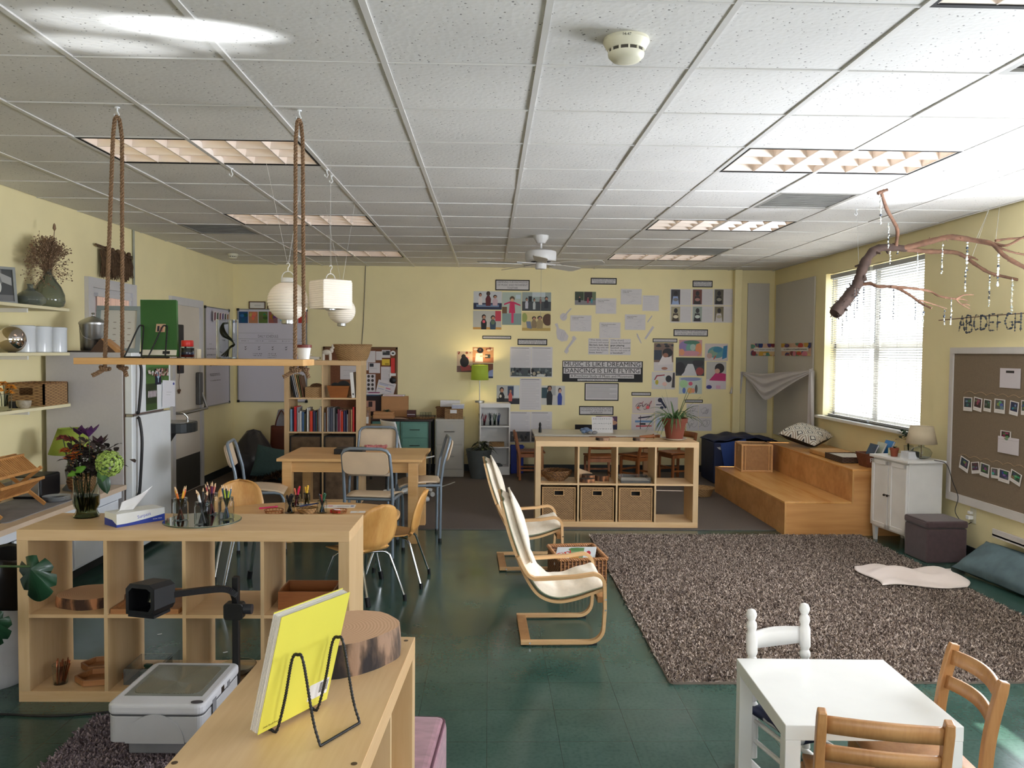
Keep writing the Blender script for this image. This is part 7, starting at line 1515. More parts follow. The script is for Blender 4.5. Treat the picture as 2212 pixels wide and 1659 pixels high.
def halfp(s, w, h, d, n=18):
    def fn(u, v):
        x, y = 2*u-1, 2*v-1
        if s < 0: x = -x
        q = max(0, (1-x**4)*(1-y**4)); k = 1-.06*(1-abs(x*y))*(abs(x)**6+abs(y)**6); return (x*w/2*k, y*h/2*k, s*d/2*q**.55)
    return fn
MB(m_).grid(halfp(1, .44, .44, .17), 18, 18).build('printed_face', t, smooth=70); MB(black).grid(halfp(-1, .44, .44, .15), 18, 18).build('black_back', t, smooth=70)
t = thing('rolled_mat', 'tan wooden tray lying on the upper step beside the pillow', 'tray', (3.52, 8.22, UZ), D(0)); MB(mat('golden_straw', (204, 156, 96), .6)).prism(rrect(-.16, .16, -.26, .26, .05), 0, .045).build('tray', t, bevel=.01)
t = thing('woven_tray', 'dark brown woven rectangular tray on the upper platform step', 'tray', (3.50, 7.82, UZ+.001), D(0)); open_box(MB(weave('black_brown_weave', (84, 60, 44), (28, 20, 18), 130, 260)), -.15, .15, -.20, .20, .055, .012).build('woven_tray', t); MB(mat('newsprint', (206, 200, 190), .7, var=.2, scale=60)).box(-.13, .13, -.17, .17, .03, .05).build('paper_lining', t)
t = thing('book_basket', 'brown tapered basket of blue books at the front of the upper step', 'basket', (3.56, 7.42, UZ+.001)); rbm = mat('reddish_woven', (110, 62, 42), .6, var=.25, scale=50, bmp=.3); b = MB(rbm)
b.add([(-.10, -.08, 0), (.13, -.08, 0), (.13, .08, 0), (-.10, .08, 0), (-.125, -.10, .12), (.155, -.10, .12), (.155, .10, .12), (-.125, .10, .12)], [(0, 3, 2, 1), (0, 1, 5, 4), (1, 2, 6, 5), (2, 3, 7, 6), (3, 0, 4, 7)]); b.build('basket_body', t, solid=.008)
rb2 = MB(rbm); rb2.tube([(-.125, -.10, .12), (.155, -.10, .12), (.155, .10, .12), (-.125, .10, .12), (-.125, -.10, .12)], .008, 6); rb2.build('rim', t, smooth=50); _w = text_mesh('white_script', 'Play', .055, white_p, t, (-.045, -.095, .065), rot=(PI/2, 0, 0)); _w.rotation_euler = (D(80), 0, 0); _w.location.y = -.1035
for k, (c, l, a) in enumerate([((40, 70, 100), 'dark blue book in the platform basket, leftmost', -14), ((206, 210, 190), 'pale cover book in the platform basket, middle', -18), ((50, 130, 200), 'bright blue book in the platform basket, tallest', -22)]):
    book(l, (3.50+k*.055, 7.42, UZ+.012), D(90), .02, .02, .02, c) if False else None
    t = thing('book', l, 'book', (3.475+k*.055, 7.42-.02*k, UZ+.014), rot=(0, D(24), D(0)), group='books in the platform basket'); MB(cmat(c, .25)).box(-.004, -.001, -.075, .075, 0, .21+.02*k).box(.010, .013, -.075, .075, 0, .21+.02*k).build('cover', t); MB(paper).box(-.001, .010, -.072, .072, .002, .207+.02*k).build('pages', t)
# painted banner strip and draped scarf
for plane, x0, x1, l in (('back', 1622, 1683, 'painted paper strip with a quote, part on the back wall'), ('right', 1689, 1752, 'painted paper strip with a quote, part on the window wall')):
    r = random.Random(x0); pal = [(206, 120, 140), (40, 60, 120), (206, 160, 60), (130, 50, 60), (90, 140, 120), (220, 190, 140), (190, 60, 50), (110, 150, 90), (90, 60, 110)]
    sp = [(214, 176, 150)]+[('e', r.random(), r.choice((r.uniform(0, .25), r.uniform(.75, 1))), r.uniform(.05, .12), r.uniform(.1, .3), r.choice(pal)) for _ in range(26)]+[('r', .1 if plane == 'back' else 0, .36, 1 if plane == 'back' else .94, .66, (224, 220, 214))]
    o = wallpanel('painted_banner', l, 'banner', (('y', YB-.026) if plane == 'back' else ('x-', XR-.026)), x0, 742, x1, 769, sp)
    text_mesh('quote', 'Your dream comes to us' if plane == 'back' else 'as childhood and beautiful memories', .03, ink, o, (0, .003, .011), w=o['W_']*.78)
sc = mat('white_sheer_cloth', (208, 204, 204), .8, var=.04, scale=6, sheen=.3)
A1, A2 = PY(1604, 803, YB-.06), PX(1752, 800, XR-.06); b = MB(sc)
mid = Vector((XR-.30, YB-.28, 1.08))
def swag(u, v):
    p = A1.lerp(A2, u); arc_ = math.sin(PI*u); c = Vector((p.x*(1-arc_*.5)+mid.x*arc_*.5, p.y*(1-arc_*.5)+mid.y*arc_*.5, p.z)); dz = -(.04+.34*v)*arc_-.03*v*(1-arc_); return (c.x-.02*math.sin(v*18+u*2)*arc_, c.y-.03*math.sin(v*18+u*3)*(.3+arc_), c.z+dz)
b.grid(swag, 36, 28); b.grid(lambda u, v: (A1.x-.03+(u-.5)*.10*(1+v*.6)-.06*v, YB-.05-.02*math.sin(u*12), A1.z-.30*v), 12, 8); b.grid(lambda u, v: (XR-.05-.03*math.sin(u*12), A2.y+(u-.5)*.24*(.4+.6*v), A2.z-.74*v+.06*(u-.5)), 14, 10)
single(b, 'draped_scarf', 'white sheer scarf draped in a swag across the window corner', 'scarf', smooth=70, solid=.002)
# ---- items on white cabinet
CZ_ = .759; def_cab = lambda px, y: PY(px, 975, y)
q = PY(2012, 980, 6.83); t = thing('table_lamp', 'glass gourd lamp with a cream shade on the white cabinet', 'lamp', (3.665, 6.80, CZ_)); MB(glass).lathe([(.04, 0), (.075, .02), (.085, .055), (.065, .085), (.022, .10), (.022, .115)], n=40).build('glass_base', t, smooth=60, solid=.002)
MB(mat('brass_stem', (150, 120, 84), .35, .8)).lathe([(.005, .01), (.005, .125), (.018, .126), (.018, .13)], n=16, cap=False).build('stem', t); MB(mat('cream_linen_shade', (196, 180, 152), .85, var=.02, scale=90)).lathe([(.122, .128), (.09, .275)], n=48, cap=False).build('lamp_shade', t, smooth=50, solid=.002)
t = thing('small_pot', 'little terracotta pot with a seedling at the cabinet\'s left', 'plant', (3.50, 6.93, CZ_)); MB(mat('bright_terracotta', (136, 66, 44), .7)).lathe([(.026, 0), (.034, .055), (.038, .056), (.038, .074), (.034, .074), (.03, .06)], n=24, cap=False).build('pot', t, smooth=40)
b = MB(darkleaf); [leaf(b, (0, 0, .07), (math.cos(k*2.1), math.sin(k*2.1), 1.2), .05, .008, .4, 4) for k in range(4)]; b.build('seedling', t, solid=.001)
t = thing('white_box', 'low white cardboard box on the white cabinet', 'box', (3.58, 6.80, CZ_), D(10)); MB(mat('white_board', (206, 206, 208), .5)).box(-.06, .045, -.045, .055, 0, .06).build('box_body', t, bevel=.002)
single(MB(mat('pale_yellow_card', (206, 206, 170), .6)).box(-.01, .02, -.03, .03, 0, .06), 'note_card', 'pale yellow card behind the little terracotta pot', 'card', loc=(3.52, 7.03, CZ_))
t = thing('leafy_plant', 'dark red and green leafy sprig in a glass on the cabinet', 'plant', (3.64, 6.96, CZ_)); MB(jg).lathe([(.028, 0), (.036, .07), (.038, .09)], n=24).build('glass', t, smooth=40, solid=.002); r = random.Random(61)
for c, n_, cx, cz, nm in (((36, 60, 36), 46, -.02, .19, 'green_leaves'), ((110, 30, 36), 22, .03, .15, 'red_leaves')):
    b = MB(cmat(c, .5, var=.2)); [leaf(b, (cx+r.gauss(0, .03), r.gauss(0, .025), cz+r.gauss(0, .012)), (r.uniform(-1, 1), r.uniform(-1, 1), r.uniform(-.2, .5)), .04, .014, .3, 4) for k in range(n_)]; b.build(nm, t, solid=.0006)
b = MB(mat('flower_stem', (54, 66, 34))); [b.tube([(0, 0, .01), (r.uniform(-.01, .01), 0, .1), (r.gauss(0, .02), 0, .17)], .003, 5) for k in range(5)]; b.build('stems', t)
# ---- rug items
def towel(u, v):
    x, y = (u-.5), (v-.5); X = x*.70*(1-.18*(v < .5)*(.5-v)*2)+.03*math.sin(v*6); Y = y*.50+.035*math.sin(u*7)+.06*x; e = (1-(2*u-1)**6)*(1-(2*v-1)**6)
    z = .032+e*(.055*math.exp(-((u-.25)/.22)**2-((v-.45)/.35)**2)+.065*math.exp(-((u-.75)/.25)**2-((v-.5)/.3)**2)+.014*math.sin(u*13+v*6)+.012*math.sin(v*15+u*4))
    return (X, Y, max(z, .03))
tw = mat('white_muslin', (226, 212, 204), .85, var=.03, sheen=.2); p = (PZ(1862, 1236, .03)+PZ(2086, 1254, .03))/2
single(MB(tw).grid(towel, 40, 28), 'white_cloth', 'crumpled white cloth lying across the rug\'s right edge', 'cloth', loc=(p.x, p.y-.02, 0), rot=(0, 0, D(-12)), smooth=70, solid=.003)
single(pillow(MB(mat('slate_quilt', (86, 104, 108), .85, var=.2, scale=9, bmp=.5)), .34, .90, .13), 'floor_cushion', 'slate blue quilted floor cushion at the right edge of the photo', 'cushion', loc=(3.70, 5.62, .125), rot=(0, D(-34), D(5)), smooth=70)
P4 = [PZ(1222, 1211, .225), PZ(1322, 1205, .225), PZ(1266, 1173, .225), PZ(1175, 1179, .225)]; cen = sum(P4, Vector())/4; ang = math.atan2(P4[1].y-P4[0].y, P4[1].x-P4[0].x); bw = (P4[1]-P4[0]).length/2; bd = .21
t = thing('magazine_basket', 'willow basket with a picture book beside the armchairs', 'basket', (cen.x, cen.y, 0), ang*.5); nb = weave('willow_basket', (156, 108, 72), (70, 42, 26), 120, 170, strength=1.0); b = MB(nb); b.box(-bw, bw, -bd, -bd+.014, .0, .215); b.box(-bw, bw, bd-.014, bd, .0, .215); b.box(-bw, -bw+.014, -bd, bd, 0, .215); b.box(bw-.014, bw, -bd, bd, 0, .215); b.box(-bw, bw, -bd, bd, 0, .012); b.build('woven_body', t)
rm = MB(mat('willow_rim', (176, 124, 80), .5)); rope(rm, [(-bw, -bd, .222), (bw, -bd, .222), (bw, bd, .222), (-bw, bd, .222), (-bw, -bd, .222)], .012, .05); rm.build('braided_rim', t, smooth=60)
ribs = MB(mat('willow_rim', (176, 124, 80)))
for k in range(13): x = -bw+.01+k*(2*bw-.02)/12; ribs.tube([(x, -bd-.004, 0), (x, -bd-.004, .215)], .004, 5)
ribs.build('front_stakes', t)
t = thing('picture_book', 'picture book with red lettering lying in the willow basket', 'book', (cen.x-.01, cen.y-.02, .195), rot=(D(22), D(-4), D(-14))); b = MB(prt).c((206, 212, 214)).box(-.14, .14, -.10, .10, 0, .010); draw(b, [('r', .35, .3, .7, .95, (120, 150, 110)), ('e', .48, .4, .12, .12, (196, 140, 70)), ('e', .62, .55, .1, .14, (176, 120, 100)), ('e', .82, .6, .06, .16, (180, 50, 60)), ('r', .72, .1, .95, .25, (170, 180, 200)), ('e', .5, .85, .2, .1, (90, 130, 80))], .28, .20, lambda x, y, k: (x-.14, y-.10, .0102+.0003*k)); b.build('cover', t); tt = text_mesh('title', 'City', .075, redc, t, (-.085, .015, .0125)); tt.rotation_euler = (0, 0, D(35))
# ================================================================ WALL DISPLAY ON THE FAR WALL
pink_ = mat('grey_ink', (90, 88, 94), .6)
def bsize(x0, y0, x1, y1): a, b_ = PY(x0, y0, YB), PY(x1, y1, YB); return (a+b_)/2, b_.x-a.x, a.z-b_.z
def sign(label, x0, y0, x1, y1, lines_, h=.034, just=True, border=.014, inkm=None):
    c, w, hh = bsize(x0, y0, x1, y1); t = thing('display_sign', label, 'sign', (c.x, YB-.0015, c.z))
    MB(ink).box(-w/2, w/2, -.003, 0, -hh/2, hh/2).build('black_backing', t); MB(mat('sign_paper', (206, 202, 204), .7, var=.01)).box(-w/2+border, w/2-border, -.0042, -.003, -hh/2+border, hh/2-border).build('white_card', t)
    n = len(lines_)
    for k, s in enumerate(lines_): text_mesh('lettering', s, h, inkm or pink_, t, (0, -.0046, hh/2-border-(k+.5)*(hh-2*border)/n), w=(w-2*border)*(.93 if (just and (k < n-1 or n == 1)) else .93*len(s)/max(len(q) for q in lines_)), rot=(PI/2, 0, 0))
    return t
sign('black-bordered sign about deepening our knowledge together, above the group photos', 1070, 604, 1144, 628, ['DEEPENING OUR KNOWLEDGE', 'OF MUSIC AND MOVEMENT', 'TOGETHER'], .036)
sign('black-bordered sign about researching within committee groups', 1276, 600, 1332, 615, ['RESEARCHING WITHIN', 'COMMITTEE GROUPS'], .034)
sign('black-bordered sign reading instrument investigations', 1496, 606, 1539, 621, ['INSTRUMENT', 'INVESTIGATIONS'], .034)
sign('black-bordered sign about exploring the languages of music', 1455, 711, 1529, 727, ['EXPLORING THE LANGUAGES', 'OF MUSIC AND MOVEMENT'], .034)
sign('black-bordered sign about interviewing expert musicians and dancers', 1118, 732, 1182, 746, ['INTERVIEWING EXPERT', 'MUSICIANS AND DANCERS'], .034)
sign('black-bordered sign about experiencing music outside of the classroom', 1251, 877, 1325, 897, ['EXPERIENCING MUSIC AND', 'MOVEMENT OUTSIDE OF THE', 'CLASSROOM'], .034)
for x0, y0, x1, y1, l, s in ((1042, 725, 1104, 733, 'narrow black-bordered strip sign above the lamp photos', 'EXPERIMENTING WITH SOUND PATTERNS'), (1410, 731, 1463, 740, 'narrow black-bordered strip sign above the writing child photo', 'REPRESENTING THROUGH DRAWING'), (1364, 847, 1406, 855, 'narrow black-bordered strip sign above the scribble drawings', 'PAINTING TO MUSIC'), (1479, 863, 1518, 870, 'narrow black-bordered strip sign right of the spider plant', 'DRAWING MOVEMENT')):
    sign(l, x0, y0, x1, y1, [s], .016, border=.011)
# main banner
c, w, hh = bsize(1215, 779, 1388, 826); t = thing('main_banner', 'large black title banner about music, dreaming, dancing and flying', 'banner', (c.x, YB-.0015, c.z))
MB(ink).box(-w/2, w/2, -.003, 0, -hh/2, hh/2).build('black_backing', t); wcard = mat('sign_paper', (206, 202, 204)); W_ = w; H_ = hh
for k, (s, z0, z1, x0, x1, th_) in enumerate((('MUSIC IS LIKE DREAMING', .70, .965, .008, .985, .086), ('DANCING IS LIKE FLYING', .39, .66, .015, .975, .086), ('A Preschool Study of Music and Movement', .18, .36, .09, .89, .05), ('The Cottage School   Big Room   Class of 2018-2019', .05, .14, .19, .69, .024))):
    MB(wcard).box(-W_/2+x0*W_, -W_/2+x1*W_, -.0042, -.003, -H_/2+z0*H_, -H_/2+z1*H_).build('white_strip', t)
    text_mesh('lettering', s, th_, ink, t, (-W_/2+(x0+x1)/2*W_, -.0046, -H_/2+(z0+z1)/2*H_), w=(x1-x0)*W_*.965, rot=(PI/2, 0, 0))
c, w, hh = bsize(1263, 827, 1336, 866); t = thing('framed_text', 'black-bordered page of small text under the title banner', 'poster', (c.x, YB-.0015, c.z)); MB(ink).box(-w/2, w/2, -.003, 0, -hh/2, hh/2).build('black_backing', t); MB(wcard).box(-w/2+.014, w/2-.014, -.0042, -.003, -hh/2+.014, hh/2-.014).build('page', t)
b = MB(mat('pale_text', (160, 158, 164), .7))
for k in range(11): z = hh/2-.034-k*.0165; b.box(-w/2+.026, w/2-.026-(.1 if k % 4 == 3 else 0), -.0046, -.0042, z, z+.006)
b.build('text_lines', t)
# quotes and committee cards
def card(label, x0, y0, x1, y1, title, quote=None, marks=0, cat='card', name='committee_card'):
    c, w, hh = bsize(x0, y0, x1, y1); t = thing(name, label, cat, (c.x, YB-.0015, c.z)); MB(mat('card_white', (214, 210, 212), .7, var=.01)).box(-w/2, w/2, -.003, 0, -hh/2, hh/2).build('card', t)
    if title:
        for k, s in enumerate(title): text_mesh('heading', s, .016, ink, t, (-w/2+.025, -.0034, hh/2-.03-k*.019), w=min(w*.72, len(s)*.0095), align='LEFT', rot=(PI/2, 0, 0))
    if quote:
        for k, s in enumerate(quote): text_mesh('quote', s, .030, pink_ if k not in (2, 3) else ink, t, (-w/2+.012, -.0034, hh/2-(k+.6)*hh/(len(quote)+.4)), w=min(w*.93, len(s)*.0158), align='LEFT', rot=(PI/2, 0, 0), bold=.0006 if k in (2, 5) else 0)
    if marks:
        r = random.Random(marks); b = MB(mat('faint_pencil', (170, 168, 176), .7)); b.box(-w/2+.025, w/2-.02, -.0034, -.003, hh/2-.068, hh/2-.066)
        for k in range(9): x = r.uniform(-w*.4, w*.3); z = r.uniform(-hh*.42, hh*.12); P = [(x+.012*j, z+r.uniform(-.012, .012)) for j in range(5)]; [b.bar((p[0], -.0032, p[1]), (q[0], -.0032, q[1]), .0016, .0006, (0, 1, 0)) for p, q in zip(P, P[1:])]
        b.build('pencil_marks', t)
    return t
card('quote card about the little ones and the big ones', 1271, 731, 1315, 766, None, ['"The little ones', '(drums) will sound', 'like bum, bum, bum', 'and the big ones will', 'sound like boom,', 'boom, boom."'], name='quote_card')
card('quote card about the drum and the baseball guys', 1317, 732, 1362, 767, None, ['"[The drum]', 'sounds like baseball', 'guys playing', 'baseball. It sounds', 'like the real noise of', 'a baseball."'], name='quote_card')
card('sports and movement committee card with faint drawings', 1287, 644, 1331, 678, ['SPORTS & MOVEMENT', 'COMMITTEE'], marks=3)
card('music writing committee card, topmost of the cards', 1341, 624, 1386, 658, ['MUSIC WRITING', 'COMMITTEE'], marks=4)
card('string instrument committee card, leftmost of the cards', 1232, 681, 1277, 716, ['STRING INSTRUMENT', 'COMMITTEE'], marks=5)
card('wind instrument committee card beside the paper recorder', 1350, 679, 1394, 713, ['WIND INSTRUMENT', 'COMMITTEE'], marks=6)
card('percussion instrument committee card above the quote cards', 1295, 696, 1340, 731, ['PERCUSSION INSTRUMENT', 'COMMITTEE'], marks=7)
LN = lambda n, x0=.08, x1=.9, y0=.08, y1=.88, c=(176, 172, 178): [('r', x0, y1-(i+.5)*(y1-y0)/n-.004, x1-.15*((i*5) % 4 == 0), y1-(i+.5)*(y1-y0)/n+.004, c) for i in range(n)]
WPc = (214, 210, 212); B = 'back'; rd = random.Random(77)
def noise(n, pal, seed, y0=0, y1=1, rx=.14, ry=.12):
    r = random.Random(seed); return [('e', r.uniform(0, 1), r.uniform(y0+ry*.5, y1-ry*.5), r.uniform(.3, 1)*rx, r.uniform(.3, 1)*ry, r.choice(pal)) for _ in range(n)]
DK = [(30, 32, 40), (50, 52, 60), (24, 22, 26), (70, 70, 78)]
def ph(l, x0, y0, x1, y1, sp, n='photo_print', c='photograph', g=None, **k): return wallpanel(n, l, c, B, x0, y0, x1, y1, sp, group=g, **k)
ph('text sheet with blue-grey paragraphs among the committee cards', 1388, 638, 1423, 672, [WPc]+LN(1, y0=.88, y1=.96, c=(60, 60, 66))+LN(4, .08, .6, .5, .82)+LN(6, .08, .7, .06, .5), 'text_sheet', 'paper')
ph('photo of three children at a dark table, top left of the group', 1023, 629, 1084, 669, [(200, 202, 206), ('r', 0, 0, 1, .36, (30, 38, 70)), ('r', .1, .14, .9, .28, (110, 130, 160))]+fig(.24, .25, .7, (220, 210, 210), w=.7)+fig(.52, .2, .85, (90, 24, 30), (50, 36, 34), (70, 46, 40), w=.75)+fig(.76, .22, .62, (196, 170, 180), w=1.0))
ph('photo of children in dark sweaters, lower left of the group', 1022, 671, 1083, 712, [(186, 186, 180), ('r', 0, .0, 1, .12, (196, 150, 80)), ('r', .78, .45, .98, 1, (190, 60, 80))]+fig(.38, 0, .85, (22, 20, 26), w=.8)+fig(.70, 0, .80, (50, 70, 90), w=.9)+[('e', .38, .42, .05, .08, (220, 90, 110)), ('e', .7, .38, .07, .12, (90, 110, 90))])
ph('photo of a child in pink with arms outstretched', 1085, 631, 1126, 702, [(176, 190, 180), ('r', 0, 0, 1, .35, (130, 150, 150)), ('r', 0, .35, .25, .55, (110, 80, 50)), ('p', [(.1, .60), (.45, .68), (.95, .58), (.95, .62), (.5, .74), (.1, .65)], (190, 40, 90)), ('p', [(.35, .36), (.68, .36), (.64, .68), (.40, .68)], (200, 40, 90)), ('r', .48, .06, .60, .36, (210, 60, 110)), ('e', .52, .80, .13, .08, (90, 70, 50)), ('e', .52, .76, .09, .05, (206, 160, 130)), ('r', .7, .8, .95, .92, (190, 206, 214))])
ph('photo of children moving on a dark floor, top right of the group', 1128, 631, 1190, 672, [(150, 162, 160), ('r', 0, 0, 1, .5, (62, 66, 70)), ('r', .22, .5, .34, .78, (24, 26, 30)), ('r', .35, .75, .8, 1, (190, 200, 204))]+fig(.16, .12, .62, (190, 190, 200), w=.6)+fig(.42, .08, .64, (186, 190, 190), w=.5)+fig(.64, .4, .38, (110, 60, 60), w=.6)+fig(.84, .15, .66, (40, 44, 50), w=.8))
ph('warm photo of two children reading, lower right of the group', 1128, 674, 1189, 715, [(214, 196, 140), ('r', 0, 0, 1, .16, (190, 160, 90)), ('e', .9, .6, .18, .32, (84, 54, 32)), ('e', .08, .7, .1, .25, (150, 160, 90))]+fig(.42, .15, .66, (140, 120, 90))+fig(.62, .12, .72, (160, 140, 100), w=1.1)+[('p', [(.18, .15), (.34, .1), (.3, .5), (.14, .5)], (120, 130, 150))])
ph('small photo of children outdoors by dark doors', 1242, 630, 1287, 659, [(104, 118, 90), ('r', 0, 0, 1, .35, (130, 128, 130)), ('r', .45, .3, .82, 1, (50, 36, 38)), ('r', 0, .35, .4, 1, (54, 66, 48))]+fig(.22, .2, .5, (20, 20, 24), w=.8)+fig(.62, .15, .5, (160, 60, 80), w=.6)+fig(.8, .15, .5, (60, 140, 150), w=.6))
ph('photo of a dark-haired child in pink near the lamp', 987, 759, 1021, 804, [(206, 180, 150), ('r', 0, 0, 1, .3, (120, 90, 80)), ('p', [(.3, .05), (.95, .1), (.8, .35), (.2, .3)], (190, 90, 90)), ('p', [(.55, .5), (.8, .7), (.5, .8)], (210, 130, 130)), ('e', .48, .5, .28, .26, (26, 18, 20)), ('e', .42, .75, .14, .12, (30, 22, 22))]+noise(6, [(140, 70, 50), (220, 190, 160)], 5, .8, 1, .1, .06))
ph('photo of a child in white reaching across a table, above the lamp', 1021, 750, 1066, 784, [(196, 140, 96), ('r', 0, 0, 1, .35, (180, 110, 70)), ('r', .6, .3, .85, .55, (40, 50, 44)), ('p', [(.12, .05), (.5, .05), (.48, .62), (.16, .62)], (226, 210, 200)), ('e', .36, .80, .16, .18, (26, 22, 24)), ('r', .35, .38, .72, .48, (214, 170, 140))]+noise(8, [(120, 60, 40), (220, 200, 170)], 6, .7, 1, .1, .08))
ph('photo of a blue-dressed figure partly behind the green lamp', 1021, 785, 1065, 817, [(110, 64, 44), ('r', .4, .2, .7, 1, (86, 50, 36)), ('p', [(.7, 0), (1, 0), (1, .6), (.8, .5)], (140, 150, 190)), ('r', .78, 0, 1, .12, (30, 40, 80))])
for x0, x1, l, sd in ((1102, 1147, 'typed article with a dark photo at its foot, left of the pair', 8), (1148, 1193, 'typed article with a circle photo at its foot, right of the pair', 9)): ph(l, x0, 749, x1, 815, [WPc, ('r', .05, .95, .9, .965, (90, 88, 92))]+LN(13, y0=.34, y1=.92)+[('r', .03, .03, .97, .31, (70, 78, 80))]+noise(16, DK+[(170, 160, 140), (110, 120, 120)], sd, .03, .31, .09, .07)+([('e', .45, .06, .2, .045, (206, 206, 200))] if sd == 9 else []), 'article_sheet', 'paper')
ph('long typed sheet below the pair of articles', 1123, 817, 1169, 886, [WPc, ('r', .05, .95, .9, .965, (90, 88, 92))]+LN(17, y0=.03, y1=.92), 'article_sheet', 'paper')
ph('photo of a person in a black hoodie beside a child', 1073, 832, 1122, 873, [(176, 178, 180), ('r', 0, 0, 1, .3, (40, 40, 46)), ('r', .48, .45, .74, .95, (50, 66, 96)), ('r', .75, .35, 1, 1, (206, 212, 216))]+fig(.22, 0, .95, (18, 18, 20), w=.9)+fig(.6, .15, .7, (190, 90, 80), (70, 60, 60), w=.8)+[('e', .17, .42, .05, .08, (206, 200, 190))])
ph('photo of a bearded adult in black with a child in blue', 1170, 833, 1220, 875, [(206, 204, 200), ('r', 0, .35, .25, .9, (40, 70, 80)), ('r', .4, .5, .6, 1, (170, 170, 170))]+fig(.34, 0, 1.1, (20, 20, 22), (24, 20, 20), (150, 110, 90), w=.8)+fig(.78, 0, .95, (34, 60, 150), (50, 34, 30), (206, 160, 140), w=.7))
for x0, x1, l, sd in ((1101, 1146, 'typed article with a street photo, bottom row left', 18), (1147, 1192, 'typed article with a bottle photo, bottom row right', 19)): ph(l, x0, 889, x1, 956, [WPc, ('r', .05, .95, .8, .965, (90, 88, 92))]+LN(12, y0=.40, y1=.92)+[('r', .03, .03, .97, .36, (90, 90, 92))]+noise(12, DK+[(150, 140, 130)], sd, .03, .36, .1, .07)+([('r', .36, .03, .44, .40, (16, 14, 18)), ('r', .2, .2, .62, .36, (190, 190, 190)), ('r', .36, .03, .44, .40, (16, 14, 18))] if sd == 19 else []), 'article_sheet', 'paper')
ph('dusky pink concert photo behind the alphabet chart', 1287, 899, 1333, 934, [(90, 60, 90), ('e', .45, .8, .4, .2, (206, 150, 170)), ('e', .7, .6, .3, .15, (200, 150, 120)), ('r', .55, 0, 1, .45, (26, 26, 60)), ('r', .6, 0, .8, .3, (80, 60, 130))])
ph('dark stage photo of small red figures beside the alphabet chart', 1242, 917, 1286, 940, [(20, 16, 20)]+[('e', .1+.1*k, .25+.1*(k % 2), .035, .14, (180, 70, 60)) for k in range(5)])
# instrument investigation sheets
det = [[(60, 56, 60), (150, 170, 210)], [(110, 60, 50), (30, 24, 26)], [(90, 84, 70), (24, 20, 20)], [(170, 160, 130), (60, 44, 30)], [(150, 160, 150), (40, 34, 40)], [(120, 110, 84), (206, 200, 200)]]
nmI = ['child in pale blue at a window', 'child playing on the lap', 'dark close-up of a strummed instrument', 'dark figure bending over a drum', 'figure behind a round drum', 'child in white at a harp']
for k in range(6):
    cx, ry = k % 3, k//3; x0, x1 = ((1448, 1493), (1495, 1540), (1542, 1586))[cx]; y0, y1 = ((624, 660), (661, 697))[ry]; p1, p2 = det[k]
    ph('investigation sheet with a photo of a %s, %s row' % (nmI[k], ('upper', 'lower')[ry]), x0, y0, x1, y1, [WPc, ('r', .04, .06, .47, .96, p1)]+[('p', [(.08, .06), (.42, .06), (.36, .55), (.14, .55)], p2), ('e', .26, .72, .09, .15, (28, 22, 24)), ('e', .26, .35, .12, .10, tuple(min(255, q+60) for q in p1))]+LN(9, .52, .95, .1, .85), 'investigation_sheet', 'paper', 'investigation sheets in two rows')
# right collage
ph('tall photo of a child in white drawing at a table', 1413, 741, 1454, 802, [(120, 96, 84), ('r', 0, 0, 1, .32, (210, 204, 206)), ('r', 0, .4, .4, .75, (40, 54, 70)), ('p', [(.2, .22), (.95, .25), (.9, .56), (.45, .56)], (222, 214, 214)), ('e', .7, .66, .26, .16, (24, 20, 24)), ('e', .6, .57, .14, .08, (150, 100, 80)), ('e', .55, .1, .16, .05, (160, 110, 90))]+noise(5, DK, 3, .85, 1, .15, .06))
ph('swirling pastel painting in pink, green and blue', 1467, 734, 1516, 770, [(200, 150, 150), ('e', .3, .6, .3, .35, (140, 120, 170)), ('e', .6, .5, .3, .4, (110, 160, 150)), ('e', .85, .45, .14, .4, (220, 140, 90)), ('e', .55, .85, .35, .12, (70, 120, 100)), ('e', .5, .2, .4, .15, (200, 140, 150)), ('e', .6, .55, .12, .2, (170, 190, 180)), ('e', .12, .25, .12, .2, (220, 150, 110))], 'child_painting', 'painting')
ph('blue and teal brushed painting at the collage\'s right', 1523, 742, 1572, 780, [(206, 196, 196), ('e', .5, .5, .38, .34, (90, 150, 160)), ('e', .35, .45, .2, .2, (130, 160, 140)), ('p', [(.75, .1), (.95, .2), (.97, .9), (.8, .85)], (40, 120, 170)), ('e', .55, .65, .2, .16, (60, 130, 160)), ('e', .2, .3, .12, .16, (190, 160, 150)), ('p', [(.4, .08), (.5, .3), (.44, .3), (.36, .1)], (196, 90, 70))], 'child_painting', 'painting')
ph('photo of people painting along a white table', 1460, 772, 1521, 812, [(56, 60, 64), ('p', [(.2, 0), (.75, 0), (.6, .65), (.42, .65)], (206, 206, 210)), ('e', .15, .4, .18, .35, (30, 30, 36)), ('e', .78, .7, .2, .2, (40, 36, 44)), ('e', .84, .25, .14, .22, (150, 60, 60)), ('r', 0, .85, 1, 1, (44, 60, 50))])
ph('tall photo of a child in pink leaning over paint', 1526, 781, 1568, 841, [(190, 188, 186), ('r', 0, 0, 1, .36, (214, 206, 214)), ('p', [(.15, .32), (.98, .3), (.98, .56), (.5, .62)], (190, 40, 110)), ('e', .66, .76, .24, .18, (34, 24, 28)), ('e', .55, .66, .13, .09, (206, 160, 140)), ('e', .15, .08, .14, .07, (50, 50, 130)), ('r', .5, .02, .72, .14, (220, 170, 200))])
